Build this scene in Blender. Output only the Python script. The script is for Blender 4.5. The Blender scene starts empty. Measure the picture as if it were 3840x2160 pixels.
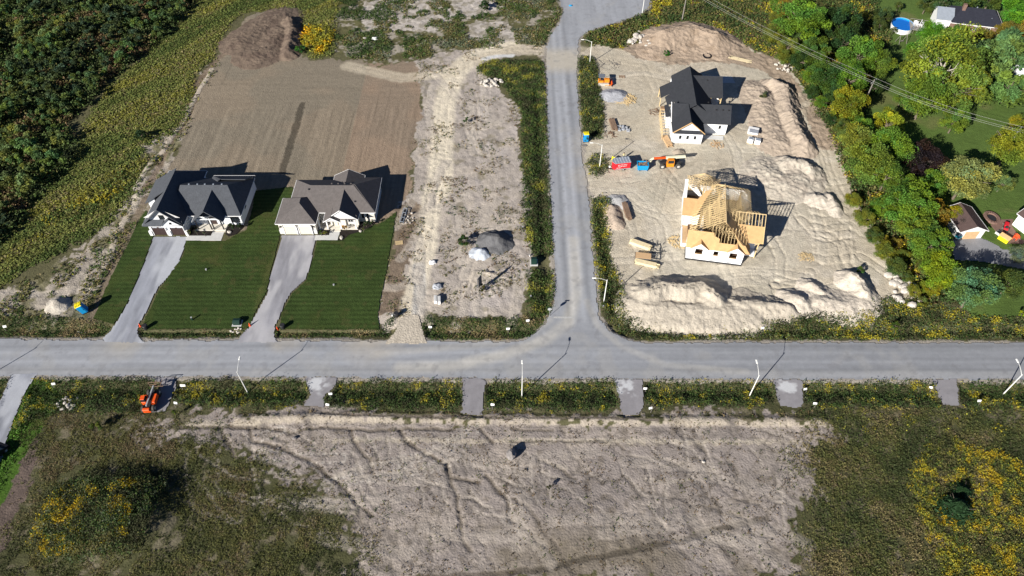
import bpy, bmesh, math, random
import numpy as np
from mathutils import Vector, Matrix

# ------------------------------------------------------------------ camera, world, sun
F, TH, HC, CX, CY = 2640.0, math.radians(49.3), 100.0, 1920.0, 1080.0
S_, C_ = math.sin(TH), math.cos(TH)
SUN_AZ, SUN_EL = 43.0, 25.8          # direction the shadows fall (clockwise from +Y), height of the sun
scene = bpy.context.scene
cd = bpy.data.cameras.new("camera"); cam = bpy.data.objects.new("camera", cd)
scene.collection.objects.link(cam); scene.camera = cam
cam.location = (0, 0, HC); cam.rotation_euler = (math.pi/2-TH, 0, 0)
cd.sensor_width = 36; cd.lens = F/3840*36; cd.clip_start = 1; cd.clip_end = 6000
w = bpy.data.worlds.new("World"); scene.world = w; w.use_nodes = True
nt = w.node_tree; bg = nt.nodes["Background"]
sky = nt.nodes.new("ShaderNodeTexSky"); sky.sky_type = 'NISHITA'; sky.sun_disc = False
sky.sun_elevation = math.radians(SUN_EL); sky.sun_rotation = math.radians(SUN_AZ+180)
sky.air_density = 0.5; sky.dust_density = 0.1; sky.ozone_density = 4.5
nt.links.new(sky.outputs[0], bg.inputs[0]); bg.inputs[1].default_value = 0.05
sl = bpy.data.lights.new("sun", 'SUN'); so = bpy.data.objects.new("sun", sl)
scene.collection.objects.link(so); sl.energy = 5.0; sl.angle = math.radians(0.5); sl.color = (1, 0.945, 0.86)
az = math.radians(SUN_AZ); el = math.radians(SUN_EL)
so.rotation_euler = Vector((math.sin(az)*math.cos(el), math.cos(az)*math.cos(el), -math.sin(el))).to_track_quat('-Z', 'Y').to_euler()
so.location = (-60, -60, 80)
vs = scene.view_settings; vs.view_transform = 'Standard'; vs.look = 'None'; vs.gamma = 1; vs.exposure = 0.66
vs.use_curve_mapping = False
scene.cycles.max_bounces = 5; scene.cycles.diffuse_bounces = 2; scene.cycles.transparent_max_bounces = 4

R = random.Random(7); NR = np.random.RandomState(11)

# ------------------------------------------------------------------ helpers: photo measurements -> metres on the ground
def G(x, y, z=0.0):
    u = x-CX; v = y-CY; t = (HC-z)/(F*S_+v*C_)
    return (u*t, (F*C_-v*S_)*t)
def G3(x, y, z=0.0): return G(x, y, z)+(z,)
def PW(pts, o=(0, 0), s=1.0, z=0): return [G(o[0]+p[0]/s, o[1]+p[1]/s, z) for p in pts]
def mpp(y, z=0): return (HC-z)/(F*S_+(y-CY)*C_)      # metres per pixel at a row

_T = NR.rand(257, 257)
def vn(x, y, sc, seed=0):
    x = np.asarray(x)/sc+seed*17.31; y = np.asarray(y)/sc+seed*9.77
    xi = np.floor(x).astype(int); yi = np.floor(y).astype(int); fx = x-xi; fy = y-yi
    fx = fx*fx*(3-2*fx); fy = fy*fy*(3-2*fy)
    a = _T[xi % 256, yi % 256]; b = _T[(xi+1) % 256, yi % 256]; c = _T[xi % 256, (yi+1) % 256]; d = _T[(xi+1) % 256, (yi+1) % 256]
    return (a*(1-fx)+b*fx)*(1-fy)+(c*(1-fx)+d*fx)*fy
def fbm(x, y, sc, seed=0, n=3):
    r = 0; a = 1; t = 0
    for i in range(n):
        r = r+a*vn(x, y, sc/2**i, seed+i*3); t += a; a *= .55
    return r/t
def inside(poly, X, Y):
    m = np.zeros(X.shape, bool); n = len(poly)
    xs = [p[0] for p in poly]; ys = [p[1] for p in poly]
    bb = (X >= min(xs)) & (X <= max(xs)) & (Y >= min(ys)) & (Y <= max(ys))
    x = X[bb]; y = Y[bb]; r = np.zeros(x.shape, bool)
    for i in range(n):
        x1, y1 = poly[i]; x2, y2 = poly[(i+1) % n]
        if y1 == y2: continue
        r ^= ((y1 > y) != (y2 > y)) & (x < (x2-x1)*(y-y1)/(y2-y1)+x1)
    m[bb] = r; return m
def dline(pts, X, Y, cut=1e9):
    """distance to a polyline and the running length along it"""
    D = np.full(X.shape, 1e9); L = np.zeros(X.shape); acc = 0
    for (x1, y1), (x2, y2) in zip(pts[:-1], pts[1:]):
        l = math.hypot(x2-x1, y2-y1)
        t = np.clip(((X-x1)*(x2-x1)+(Y-y1)*(y2-y1))/(l*l+1e-9), 0, 1)
        d = np.hypot(X-x1-t*(x2-x1), Y-y1-t*(y2-y1))
        k = d < D; D = np.where(k, d, D); L = np.where(k, acc+t*l, L); acc += l
    return D, L
def smooth(e0, e1, v):
    t = np.clip((v-e0)/(e1-e0), 0, 1); return t*t*(3-2*t)

# ------------------------------------------------------------------ helpers: objects
COL = scene.collection
def tag(o, label=None, cat=None, group=None, kind=None):
    if label: o['label'] = label
    if cat: o['category'] = cat
    if group: o['group'] = group
    if kind: o['kind'] = kind
    return o
def thing(name, label, cat, loc=(0, 0, 0), rz=0, group=None):
    o = bpy.data.objects.new(name, None); COL.objects.link(o)
    o.empty_display_size = .5
    o.location = (loc[0], loc[1], loc[2] if len(loc) > 2 else 0); o.rotation_euler = (0, 0, rz)
    return tag(o, label, cat, group)
def dup(root, loc, rz=None, label=None, group=None, scale=None):
    r = root.copy(); COL.objects.link(r); r.location = (loc[0], loc[1], loc[2] if len(loc) > 2 else 0)
    if rz is not None: r.rotation_euler = (0, 0, rz)
    if scale: r.scale = scale
    if label: r['label'] = label
    if group: r['group'] = group
    for ch in root.children:
        c = ch.copy(); COL.objects.link(c); c.parent = r
        for g in ch.children:
            d = g.copy(); COL.objects.link(d); d.parent = c
    return r
class MB:
    def __init__(s): s.v = []; s.f = []
    def add(s, vs, fs):
        n = len(s.v); s.v += [tuple(v) for v in vs]; s.f += [tuple(i+n for i in f) for f in fs]; return s
    def box(s, x0, x1, y0, y1, z0, z1, M=None):
        v = [(x, y, z) for z in (z0, z1) for x, y in ((x0, y0), (x1, y0), (x1, y1), (x0, y1))]
        if M is not None: v = [M @ Vector(p) for p in v]
        return s.add(v, [(3, 2, 1, 0), (4, 5, 6, 7), (0, 1, 5, 4), (1, 2, 6, 5), (2, 3, 7, 6), (3, 0, 4, 7)])
    def bevbox(s, x0, x1, y0, y1, z0, z1, b=.05, M=None):
        v = []
        for z, i in ((z0, b), (z0+b, 0), (z1-b, 0), (z1, b)):
            v += [(x0+i, y0+b, z), (x0+b, y0+i, z), (x1-b, y0+i, z), (x1-i, y0+b, z), (x1-i, y1-b, z), (x1-b, y1-i, z), (x0+b, y1-i, z), (x0+i, y1-b, z)]
        if M is not None: v = [M @ Vector(p) for p in v]
        f = [tuple(range(7, -1, -1)), tuple(range(24, 32))]
        for k in range(3):
            for i in range(8): f.append((k*8+i, k*8+(i+1) % 8, k*8+8+(i+1) % 8, k*8+8+i))
        return s.add(v, f)
    def tube(s, pts, r, n=8, cap=True):
        rs = r if isinstance(r, (list, tuple)) else [r]*len(pts)
        P = [Vector(p) for p in pts]; ring = []
        for i, p in enumerate(P):
            d = (P[min(i+1, len(P)-1)]-P[max(i-1, 0)]).normalized()
            a = d.cross(Vector((0, 0, 1)) if abs(d.z) < .9 else Vector((1, 0, 0))).normalized(); b = d.cross(a)
            ring += [p+(a*math.cos(2*math.pi*k/n)+b*math.sin(2*math.pi*k/n))*rs[i] for k in range(n)]
        f = [(i*n+k, i*n+(k+1) % n, (i+1)*n+(k+1) % n, (i+1)*n+k) for i in range(len(P)-1) for k in range(n)]
        if cap: f += [tuple(range(n-1, -1, -1)), tuple(range((len(P)-1)*n, len(P)*n))]
        return s.add(ring, f)
    def bar(s, a, b, w=.05, h=.05):
        a = Vector(a); b = Vector(b); d = (b-a).normalized()
        u = d.cross(Vector((0, 0, 1)) if abs(d.z) < .95 else Vector((0, 1, 0))).normalized(); t = u.cross(d)
        v = [p+u*i*w/2+t*j*h/2 for p in (a, b) for i, j in ((-1, -1), (1, -1), (1, 1), (-1, 1))]
        return s.add(v, [(3, 2, 1, 0), (4, 5, 6, 7), (0, 1, 5, 4), (1, 2, 6, 5), (2, 3, 7, 6), (3, 0, 4, 7)])
    def slab(s, pts, th):
        n = len(pts); v = list(pts)+[(p[0], p[1], p[2]-th) for p in pts]
        return s.add(v, [tuple(range(n)), tuple(range(2*n-1, n-1, -1))]+[(i, (i+1) % n, n+(i+1) % n, n+i) for i in range(n)])
    def prism(s, pts, z0, z1):
        n = len(pts); v = [(p[0], p[1], z0) for p in pts]+[(p[0], p[1], z1) for p in pts]
        return s.add(v, [tuple(range(n-1, -1, -1)), tuple(range(n, 2*n))]+[(i, (i+1) % n, n+(i+1) % n, n+i) for i in range(n)])
    def build(s, name, mat, parent=None, smooth=False, label=None):
        me = bpy.data.meshes.new(name); me.from_pydata(s.v, [], s.f); me.update()
        bm = bmesh.new(); bm.from_mesh(me); bmesh.ops.recalc_face_normals(bm, faces=bm.faces); bm.to_mesh(me); bm.free()
        if smooth: me.shade_smooth()
        me.materials.append(mat)
        o = bpy.data.objects.new(name, me); COL.objects.link(o)
        if parent: o.parent = parent
        if label: o['label'] = label
        return o
def each(name, mat_, parent, boxes):
    for b_ in boxes: MB().box(*b_).build(name, mat_, parent)
def npmesh(name, V, Q, mat, col=None, smooth=False):
    """mesh from numpy: V (n,3), Q (m,4)"""
    me = bpy.data.meshes.new(name); V = np.ascontiguousarray(V, dtype=np.float32); Q = np.ascontiguousarray(Q, dtype=np.int32)
    me.vertices.add(len(V)); me.vertices.foreach_set('co', V.ravel())
    k = Q.shape[1]; me.loops.add(Q.size); me.loops.foreach_set('vertex_index', Q.ravel())
    me.polygons.add(len(Q)); me.polygons.foreach_set('loop_start', np.arange(0, Q.size, k, dtype=np.int32))
    try: me.polygons.foreach_set('loop_total', np.full(len(Q), k, np.int32))
    except Exception: pass
    me.update(calc_edges=True)
    if col is not None:
        a = me.color_attributes.new('Col', 'FLOAT_COLOR', 'POINT')
        c = np.ones((len(V), 4), np.float32); c[:, :3] = col; a.data.foreach_set('color', c.ravel())
    if smooth: me.polygons.foreach_set('use_smooth', np.ones(len(Q), bool))
    me.materials.append(mat)
    return me
def link(name, me, parent=None):
    o = bpy.data.objects.new(name, me); COL.objects.link(o)
    if parent: o.parent = parent
    return o

# ------------------------------------------------------------------ materials
def mat(name, c, rough=.8, var=.15, sc=2.0, metal=0, bump=0, bsc=20, spec=.3, objcol=False, attr=False, stretch=None, trans=0, grit=0, gsc=8):
    m = bpy.data.materials.new(name); m.use_nodes = True; n = m.node_tree.nodes; l = m.node_tree.links
    p = n['Principled BSDF']; p.inputs['Roughness'].default_value = rough; p.inputs['Metallic'].default_value = metal
    p.inputs['Specular IOR Level'].default_value = spec
    tc = n.new('ShaderNodeTexCoord'); src = tc.outputs['Object']
    if stretch:
        mp = n.new('ShaderNodeMapping'); mp.inputs['Scale'].default_value = stretch; l.new(src, mp.inputs[0]); src = mp.outputs[0]
    if attr:
        a = n.new('ShaderNodeVertexColor'); a.layer_name = 'Col'; base = a.outputs[0]
    else:
        rgb = n.new('ShaderNodeRGB'); rgb.outputs[0].default_value = (*c, 1); base = rgb.outputs[0]
    if objcol:
        oi = n.new('ShaderNodeObjectInfo'); mx = n.new('ShaderNodeMix'); mx.data_type = 'RGBA'; mx.blend_type = 'MULTIPLY'; mx.inputs[0].default_value = 1
        l.new(base, mx.inputs[6]); l.new(oi.outputs['Color'], mx.inputs[7]); base = mx.outputs[2]
    def mul(base, scale, amt, det):
        nz = n.new('ShaderNodeTexNoise'); nz.inputs['Scale'].default_value = scale; nz.inputs['Detail'].default_value = det; l.new(src, nz.inputs['Vector'])
        mr = n.new('ShaderNodeMapRange'); mr.inputs[1].default_value = .25; mr.inputs[2].default_value = .75
        mr.inputs[3].default_value = 1-amt; mr.inputs[4].default_value = 1+amt; l.new(nz.outputs[0], mr.inputs[0])
        mx = n.new('ShaderNodeMix'); mx.data_type = 'RGBA'; mx.blend_type = 'MULTIPLY'; mx.inputs[0].default_value = 1
        l.new(base, mx.inputs[6]); l.new(mr.outputs[0], mx.inputs[7]); return mx.outputs[2]
    if var: base = mul(base, sc, var, 5)
    if grit: base = mul(base, gsc, grit, 3)
    l.new(base, p.inputs['Base Color'])
    if bump:
        nb = n.new('ShaderNodeTexNoise'); nb.inputs['Scale'].default_value = bsc; nb.inputs['Detail'].default_value = 4
        l.new(src, nb.inputs['Vector']); bp = n.new('ShaderNodeBump'); bp.inputs['Strength'].default_value = bump; bp.inputs['Distance'].default_value = .15
        l.new(nb.outputs[0], bp.inputs['Height']); l.new(bp.outputs[0], p.inputs['Normal'])
    if trans:
        tr = n.new('ShaderNodeBsdfTranslucent'); l.new(base, tr.inputs[0]); ms = n.new('ShaderNodeMixShader'); ms.inputs[0].default_value = trans
        l.new(p.outputs[0], ms.inputs[1]); l.new(tr.outputs[0], ms.inputs[2]); l.new(ms.outputs[0], n['Material Output'].inputs[0])
    return m
M_ground = mat('ground_soil', (1, 1, 1), .95, .13, 1.1, attr=True, bump=.8, bsc=3.2, spec=.1, grit=.16, gsc=5)
M_road = mat('road_gravel', (1, 1, 1), .9, .05, .6, attr=True, bump=.15, bsc=12, spec=.15, grit=.07, gsc=9)
M_lawn = mat('lawn_grass', (1, 1, 1), .9, .16, 1.2, attr=True, bump=.9, bsc=7, spec=.1, grit=.30, gsc=8)
M_leaf = mat('leaf', (1, 1, 1), .7, 0, attr=True, spec=.15, trans=.2)
M_tree = mat('tree_leaf', (1, 1, 1), .65, 0, attr=True, objcol=True, spec=.2, trans=.35)
M_bark = mat('bark', (.16, .13, .10), .9, .3, 3)
M_bough = mat('grey_bough', (.38, .35, .30), .9, .2, 3)
def shingle(name, c):
    m = mat(name, c, .9, .12, 1.5, bump=.0, spec=.08, grit=.22, gsc=7)
    return m
M_shA = shingle('shingle_charcoal', (.085, .092, .105)); M_shB = shingle('shingle_taupe', (.135, .122, .118)); M_shC = shingle('shingle_black', (.042, .045, .052))
M_shN = shingle('shingle_neighbour', (.03, .032, .045)); M_shR = shingle('shingle_brown', (.10, .07, .065))
M_white = mat('white_siding', (.74, .76, .78), .7, .04, 1, spec=.2); M_cream = mat('cream_siding', (.70, .66, .58), .7, .04, 1)
M_stone = mat('pale_stone', (.62, .61, .60), .8, .15, 3); M_trim = mat('white_trim', (.82, .82, .82), .5, .02, 1)
M_wrap = mat('house_wrap', (.86, .88, .90), .6, .06, .8, stretch=(.4, .4, 3)); M_black = mat('black_frame', (.015, .015, .018), .4, .05, 2)
M_glass = mat('window_glass', (.02, .025, .03), .12, .1, 1, spec=.6); M_gdoor = mat('dark_garage_door', (.05, .032, .03), .5, .1, 2, stretch=(1, 1, 6))
M_cdoor = mat('cream_garage_door', (.66, .62, .52), .6, .03, 2); M_conc = mat('concrete', (.58, .58, .57), .85, .07, 1.5)
M_slab = mat('porch_slab', (.68, .64, .56), .85, .05, 1.5); M_mulch = mat('mulch', (.018, .014, .012), .95, .4, 6)
M_osb = mat('plywood_sheathing', (.56, .36, .17), .8, .12, 1.2, grit=.06, gsc=4); M_lum = mat('lumber', (.66, .50, .27), .75, .14, 2)
M_lump = mat('pale_lumber', (.78, .66, .42), .75, .1, 2); M_old = mat('weathered_lumber', (.24, .16, .11), .85, .3, 2)
M_dfl = mat('brown_decking', (.30, .19, .11), .8, .15, 2)
M_pole = mat('lamp_white_paint', (.82, .82, .78), .45, .03, 2); M_galv = mat('galvanised', (.52, .53, .54), .5, .1, 3, metal=.3)
M_orange = mat('orange_paint', (.78, .27, .02), .45, .12, 2); M_ored = mat('red_orange_paint', (.80, .10, .015), .45, .12, 2)
M_cream2 = mat('cream_boom_paint', (.72, .70, .52), .5, .08, 2); M_tyre = mat('tyre_rubber', (.07, .065, .06), .9, .3, 3); M_rim = mat('wheel_rim', (.55, .53, .48), .5, .1, 3)
M_dark = mat('dark_metal', (.03, .03, .033), .5, .2, 3); M_cab = mat('dusty_cab_roof', (.16, .18, .22), .5, .1, 2)
M_red = mat('red_paint', (.60, .02, .03), .4, .06, 1.5); M_alu = mat('aluminium_roof', (.42, .47, .54), .35, .1, 1.5, metal=.4)
M_blue = mat('blue_plastic', (.01, .26, .66), .4, .05, 2); M_bin = mat('blue_bin_paint', (.01, .30, .62), .5, .1, 3); M_yel = mat('yellow_plastic', (.80, .68, .02), .45, .05, 2)
M_green = mat('green_cabinet', (.012, .04, .03), .5, .1, 2); M_rock = mat('pale_rock', (.52, .48, .43), .9, .2, 2, bump=.4, bsc=3)
M_rockg = mat('grey_rock', (.25, .23, .22), .9, .25, 1.5, bump=.6, bsc=3); M_flag = mat('orange_marker', (.85, .10, .03), .6, .05, 2)
M_wood = mat('weathered_wood', (.22, .20, .18), .9, .15, 2); M_hide = mat('dark_sign_back', (.10, .11, .13), .6, .1, 2)
M_steel = mat('steel_frame', (.12, .13, .14), .5, .15, 3, metal=.3); M_skin = mat('skin', (.45, .27, .19), .6, .03, 2)
M_denim = mat('denim', (.10, .14, .22), .9, .1, 3); M_vest = mat('pale_vest', (.55, .52, .28), .9, .1, 3); M_cap = mat('dark_cap', (.03, .025, .02), .9, .1, 3)
M_water = mat('pool_water', (.01, .16, .62), .08, .06, 1.2, spec=.5); M_deck = mat('deck_boards', (.30, .29, .27), .9, .1, 1, stretch=(1, 8, 1))
M_patio = mat('patio_pavers', (.20, .125, .10), .9, .15, 3); M_wire = mat('bright_wire', (.36, .36, .33), .5, 0)
M_tarp = mat('grey_wrap', (.36, .38, .42), .5, .25, 3); M_board = mat('fibreboard', (.60, .40, .22), .8, .1, 2)
# ------------------------------------------------------------------ ground sheets
TA, TB, TC, TD = (0, 0), (960, 0), (1920, 0), (2880, 0)
TE, TF, TG, THH = (0, 720), (960, 720), (1920, 720), (2880, 720)
TI, TJ, TK, TL = (0, 1440), (960, 1440), (1920, 1440), (2880, 1440)
Q = 2.0125
def cells(X, Y, m, allc=True):
    a, b, c, d = m[:-1, :-1], m[:-1, 1:], m[1:, 1:], m[1:, :-1]
    k = (a & b & c & d) if allc else (a | b | c | d)
    ny, nx = X.shape; idx = np.arange(ny*nx).reshape(ny, nx)
    q = np.stack([idx[:-1, :-1][k], idx[:-1, 1:][k], idx[1:, 1:][k], idx[1:, :-1][k]], 1)
    used = np.unique(q); mp = np.zeros(ny*nx, int); mp[used] = np.arange(len(used)); return used, mp[q]
def gridpatch(name, polys, res, zf, cf, m, jag=0.0, allc=True, pad=0, smooth=True):
    xs = [p[0] for P in polys for p in P]; ys = [p[1] for P in polys for p in P]
    gx = np.arange(min(xs)-pad, max(xs)+pad+res, res); gy = np.arange(min(ys)-pad, max(ys)+pad+res, res)
    X, Y = np.meshgrid(gx, gy)
    jx = X+jag*(fbm(X, Y, 1.2, 31)-.5)*2; jy = Y+jag*(fbm(X, Y, 1.2, 37)-.5)*2
    msk = np.zeros(X.shape, bool)
    for P in polys: msk |= inside(P, jx, jy)
    u, q = cells(X, Y, msk, allc); Z = zf(X, Y)*np.ones_like(X)
    V = np.stack([X.ravel()[u], Y.ravel()[u], Z.ravel()[u]], 1); c = cf(X, Y).reshape(-1, 3)[u]
    o = link(name, npmesh(name, V, q, m, c, smooth)); return o
def C3(X, c): return np.ones(X.shape+(3,))*np.array(c)
def blend(col, m, c): return col*(1-m[..., None])+np.array(c)*m[..., None]

# --- roads and drives (outlines in metres)
r_main = [(-175, 74.35), (-100, 74.2), (-60, 74.0), (0.5, 73.6)]
west_edge = PW([(1990, 1262), (2040, 1215), (2072, 1150), (2082, 1080), (2063, 720), (2056, 600), (2047, 300), (2047, 180), (2065, 130), (2100, 80), (2112, 40), (2095, 0), (2080, -90)])
east_edge = PW([(2470, -90), (2440, 0), (2432, 30), (2390, 60), (2300, 90), (2240, 105), (2190, 130), (2172, 150), (2168, 200), (2164, 300), (2185, 600), (2207, 720), (2238, 1110), (2250, 1190), (2290, 1240), (2360, 1275), (2430, 1285)])
road_poly = r_main+west_edge+east_edge+[(60, 73.45), (175, 73.1), (175, 65.4), (60, 65.6), (0, 65.75), (-60, 66.2), (-175, 66.5)]
W4 = lambda pts, t: PW(pts, t, Q)
drv1 = W4([(1160, 335), (1130, 420), (1070, 580), (1020, 700), (960, 840), (900, 950), (830, 1050), (770, 1105), (790, 1140), (1100, 1140), (1060, 1100), (1040, 1060), (1050, 1000), (1100, 920), (1150, 810), (1200, 720), (1300, 610), (1350, 540), (1390, 430), (1415, 335)], TE)
drv2 = W4([(195, 325), (160, 450), (105, 640), (80, 770), (0, 920), (-60, 1020), (-130, 1095), (-140, 1140), (180, 1140), (140, 1090), (150, 1010), (190, 920), (220, 840), (270, 760), (380, 660), (410, 560), (430, 460), (465, 325)], TF)
drv3 = W4([(1080, 960), (1050, 1050), (980, 1130), (970, 1150), (1300, 1150), (1275, 1090), (1250, 1000), (1235, 930), (1190, 920), (1120, 935)], TF)
drvN = PW([(3560, 905), (3600, 875), (3660, 880), (3760, 930), (3840, 960), (3960, 1010), (3960, 1100), (3840, 1010), (3700, 985), (3580, 975)])
path_left = PW([(145, 1400), (115, 1440), (85, 1500), (50, 1580), (25, 1660), (10, 1720), (-60, 1900), (-260, 1900), (-160, 1700), (-40, 1560), (0, 1500), (30, 1430), (50, 1400)])
stubs = [PW(p) for p in ([(560, 1412), (660, 1412), (660, 1455), (640, 1500), (620, 1545), (560, 1550), (600, 1480), (600, 1440)],
    [(1140, 1415), (1270, 1415), (1250, 1460), (1215, 1490), (1215, 1530), (1135, 1525), (1160, 1480)],
    [(1730, 1418), (1820, 1418), (1818, 1470), (1810, 1560), (1725, 1550), (1735, 1490)],
    [(2300, 1420), (2410, 1420), (2412, 1480), (2415, 1520), (2400, 1558), (2335, 1560), (2325, 1520), (2315, 1470)],
    [(2895, 1422), (3010, 1422), (3012, 1480), (3010, 1530), (2925, 1525), (2910, 1480)],
    [(3490, 1422), (3590, 1422), (3597, 1480), (3600, 1525), (3535, 1520), (3515, 1480)])]
lawn1a = W4([(1105, 130), (1150, 230), (1175, 320), (1160, 335), (1130, 420), (1070, 580), (1020, 700), (960, 840), (900, 950), (862, 1000), (700, 960), (830, 650), (950, 420), (1040, 230)], TE)
lawn1b = PW([(700, 890), (760, 905), (845, 904), (880, 882), (925, 862), (940, 800), (958, 715), (1095, 700), (1110, 720), (1075, 800), (1052, 880), (1020, 1000), (1000, 1095), (955, 1180), (935, 1235), (900, 1236), (540, 1236), (530, 1225), (565, 1150), (600, 1080), (655, 1000), (685, 960)])
lawn2 = PW([(1190, 890), (1270, 900), (1340, 865), (1440, 830), (1490, 790), (1489, 795), (1460, 960), (1418, 1175), (1425, 1237), (1050, 1237), (1052, 1180), (1095, 1100), (1150, 1050), (1175, 960)])

def zr(v): return lambda X, Y: v
DUST = np.array((.46, .42, .35))
sb = [PW(p) for p in ([(1500, 1380), (1700, 1372), (1900, 1330), (2050, 1270), (2130, 1210), (2160, 1100), (2150, 900)], [(1400, 1330), (1600, 1310), (1850, 1290), (2010, 1240), (2060, 1200)],
      [(2200, 1130), (2240, 1220), (2330, 1300), (2500, 1370), (2800, 1395)], [(-200, 1390), (800, 1395), (1500, 1385), (1900, 1388), (2600, 1400), (3900, 1405)])]
def road_col(X, Y):
    side = smooth(76, 80, Y)*1.0
    sm = fbm(X/14, Y, .8, 5)*(1-side)+fbm(X, Y/14, .8, 6)*side
    c = C3(X, (.292, .304, .330))*(0.86+.28*sm[..., None])*(1+.10*side)[..., None]
    c = c*(1-.16*smooth(10, 60, X)*(1-side)*smooth(66, 69, Y)+.06*(1-smooth(-10, 20, X)))[..., None]
    for i, p in enumerate(sb):
        d, L = dline(p, X, Y); m = (1-smooth(.2, (1.9, 1.2, 1.0, 1.3)[i], d))*(1.0, .5, .5, .2)[i]*(.5+fbm(X, Y, 2, 9+i))
        c = blend(c, np.clip(m, 0, 1), (.44, .43, .41))
    for xx in (10.2, 11.2, 13.0, 14.2):                       # wheel paths polished into the side road
        m = np.exp(-((X-xx)/.45)**2)*side*.32; c = c*(1-m[..., None]*(.6 if xx in (10.2, 14.2) else -.6))
    for yy in (67.6, 69.3, 71.2, 72.6):
        m = np.exp(-((Y-yy)/.35)**2)*(1-side)*.15; c = c*(1+m[..., None]*(1 if yy in (69.3, 71.2) else -1))
    dx = smooth(0, .7, np.maximum(0, 1-np.abs(Y-164)/8))*smooth(.25, .5, fbm(X, Y, 3, 12)+.2); c = blend(c, np.clip(dx*.85, 0, 1)*side, DUST*1.05)       # dirt tracked over the road
    for (cx_, cy_, r) in ((20, 129, 9), (17, 117, 6), (-25, 74.5, 7), (-68, 74.5, 5), (-40, 74.5, 4)):
        m = np.clip(1-np.hypot(X-cx_, (Y-cy_))/r, 0, 1)*(.5+fbm(X, Y, 1.5, 14)); c = blend(c, np.clip(m*.9, 0, .8), (.43, .39, .33))
    c = blend(c, smooth(.55, .72, fbm(X, Y, 4, 16))*.35, (.36, .355, .345)); c = blend(c, smooth(.66, .74, fbm(X, Y, 1.4, 17))*.3, (.20, .20, .21))
    e = fbm(X, Y, .5, 15, 2); c = c*(.93+.14*e[..., None])
    return c
tag(gridpatch('road', [road_poly], .22, zr(.035), road_col, M_road, .42), kind='structure')
def drv_col(X, Y):
    s = fbm(X, Y/6, .8, 21); c = C3(X, (.31, .325, .37))*(.66+.6*s[..., None]); k = smooth(.42, .66, fbm(X, Y/3, 2.5, 23))
    return blend(c, k*.7, (.50, .52, .56))
tag(gridpatch('driveway', [drv1], .2, zr(.05), drv_col, M_road, .1), kind='structure')
tag(gridpatch('driveway', [drv2], .2, zr(.052), lambda X, Y: drv_col(X, Y)*np.array((1.0, .95, .91)), M_road, .1), kind='structure')
tag(gridpatch('dirt_driveway', [drv3], .2, zr(.054), lambda X, Y: C3(X, (.50, .445, .365))*(.8+.4*fbm(X*2, Y/3, .7, 25)[..., None]), M_ground, .15), kind='structure')
tag(gridpatch('neighbour_driveway', [drvN], .25, zr(.05), lambda X, Y: C3(X, (.25, .255, .275))*(.85+.3*fbm(X, Y, 1.5, 26)[..., None]), M_road, .35), kind='structure')
tag(gridpatch('gravel_path', [path_left], .2, zr(.056), lambda X, Y: drv_col(X, Y)*.95, M_road, .15), kind='structure')
def stub_col(X, Y):
    c = C3(X, (.27, .26, .275))*(.85+.3*fbm(X, Y, 1, 27)[..., None])
    for cx_, cy_ in ((G(2345, 1455)), (G(2950, 1455)), (G(1185, 1445))):
        m = smooth(.5, .68, fbm(X, Y, 1.1, 29)+.35*np.clip(1-np.hypot(X-cx_, Y-cy_)/2.2, 0, 1)-.05)*np.clip(1.6-np.hypot(X-cx_, Y-cy_)/1.8, 0, 1); c = blend(c, m, (.55, .56, .58))
    return c
for s_ in stubs: tag(gridpatch('gravel_entrance', [s_], .18, zr(.045), stub_col, M_road, .35), kind='structure')
def lawn_col(X, Y):
    c = C3(X, (.040, .066, .017))*(.75+.5*fbm(X, Y, 3, 41)[..., None])
    st = np.sin(Y*2*math.pi/1.05)*.20*(.4+fbm(X, Y, 6, 42)); c = c*(1+st[..., None])
    k = smooth(.5, .75, fbm(X, Y, 5, 43)); c = blend(c, k*.45, (.062, .078, .020)); k = smooth(.66, .76, fbm(X, Y, 1.6, 45)); c = blend(c, k*.4, (.085, .082, .03)); seam = (np.abs((X+Y*.0)/.6-np.round(X/.6)) < .06)*.06; c = c*(1-seam[..., None]); e_ = dline(PW([(1105, 705), (1062, 900), (1010, 1000), (955, 1180)]), X, Y)[0]; return blend(c, (1-smooth(.3, 1.6, e_+vn(X, Y, .8, 46)))*.6, (.085, .095, .03))
def zlawn(X, Y): return .03+.05*fbm(X, Y, .6, 44)
tag(gridpatch('lawn', [lawn1a], .15, zlawn, lawn_col, M_lawn, .16), kind='structure')
tag(gridpatch('lawn', [lawn1b], .15, zlawn, lawn_col, M_lawn, .16), kind='structure')
tag(gridpatch('lawn', [lawn2], .15, zlawn, lawn_col, M_lawn, .16), kind='structure')

# --- the ground itself: one sheet, fine where the place is, coarse out to the horizon
def axis(a, b, s0, s1):
    o = [a]
    while o[-1] < b: t = (o[-1]-a)/(b-a); o.append(o[-1]+s0+(s1-s0)*t)
    return o
ys = axis(24, 222, .19, .36); xs = list(np.arange(-166, 166, .27))
ext = [1, 3, 7, 15, 30, 60, 130, 300, 700, 1500, 3000]
ys = [ys[0]-e for e in ext[::-1]]+ys+[ys[-1]+e for e in ext]; xs = [xs[0]-e for e in ext[::-1]]+xs+[xs[-1]+e for e in ext]
X, Y = np.meshgrid(np.array(xs), np.array(ys)); col = C3(X, (.11, .105, .055))
WX = X+(fbm(X, Y, 3.5, 51)-.5)*3.0+(vn(X, Y, .6, 52)-.5)*.9; WY = Y+(fbm(X, Y, 3.5, 53)-.5)*3.0+(vn(X, Y, .6, 54)-.5)*.9
VX = X+(fbm(X, Y, 2, 55)-.5)*1.0; VY = Y+(fbm(X, Y, 2, 56)-.5)*1.0
n1 = fbm(X, Y, 5, 61); n2 = fbm(X, Y, 1.3, 62); n3 = vn(X, Y, .5, 63)
HZ = np.zeros_like(X); ROUGH = np.full(X.shape, .10)
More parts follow.
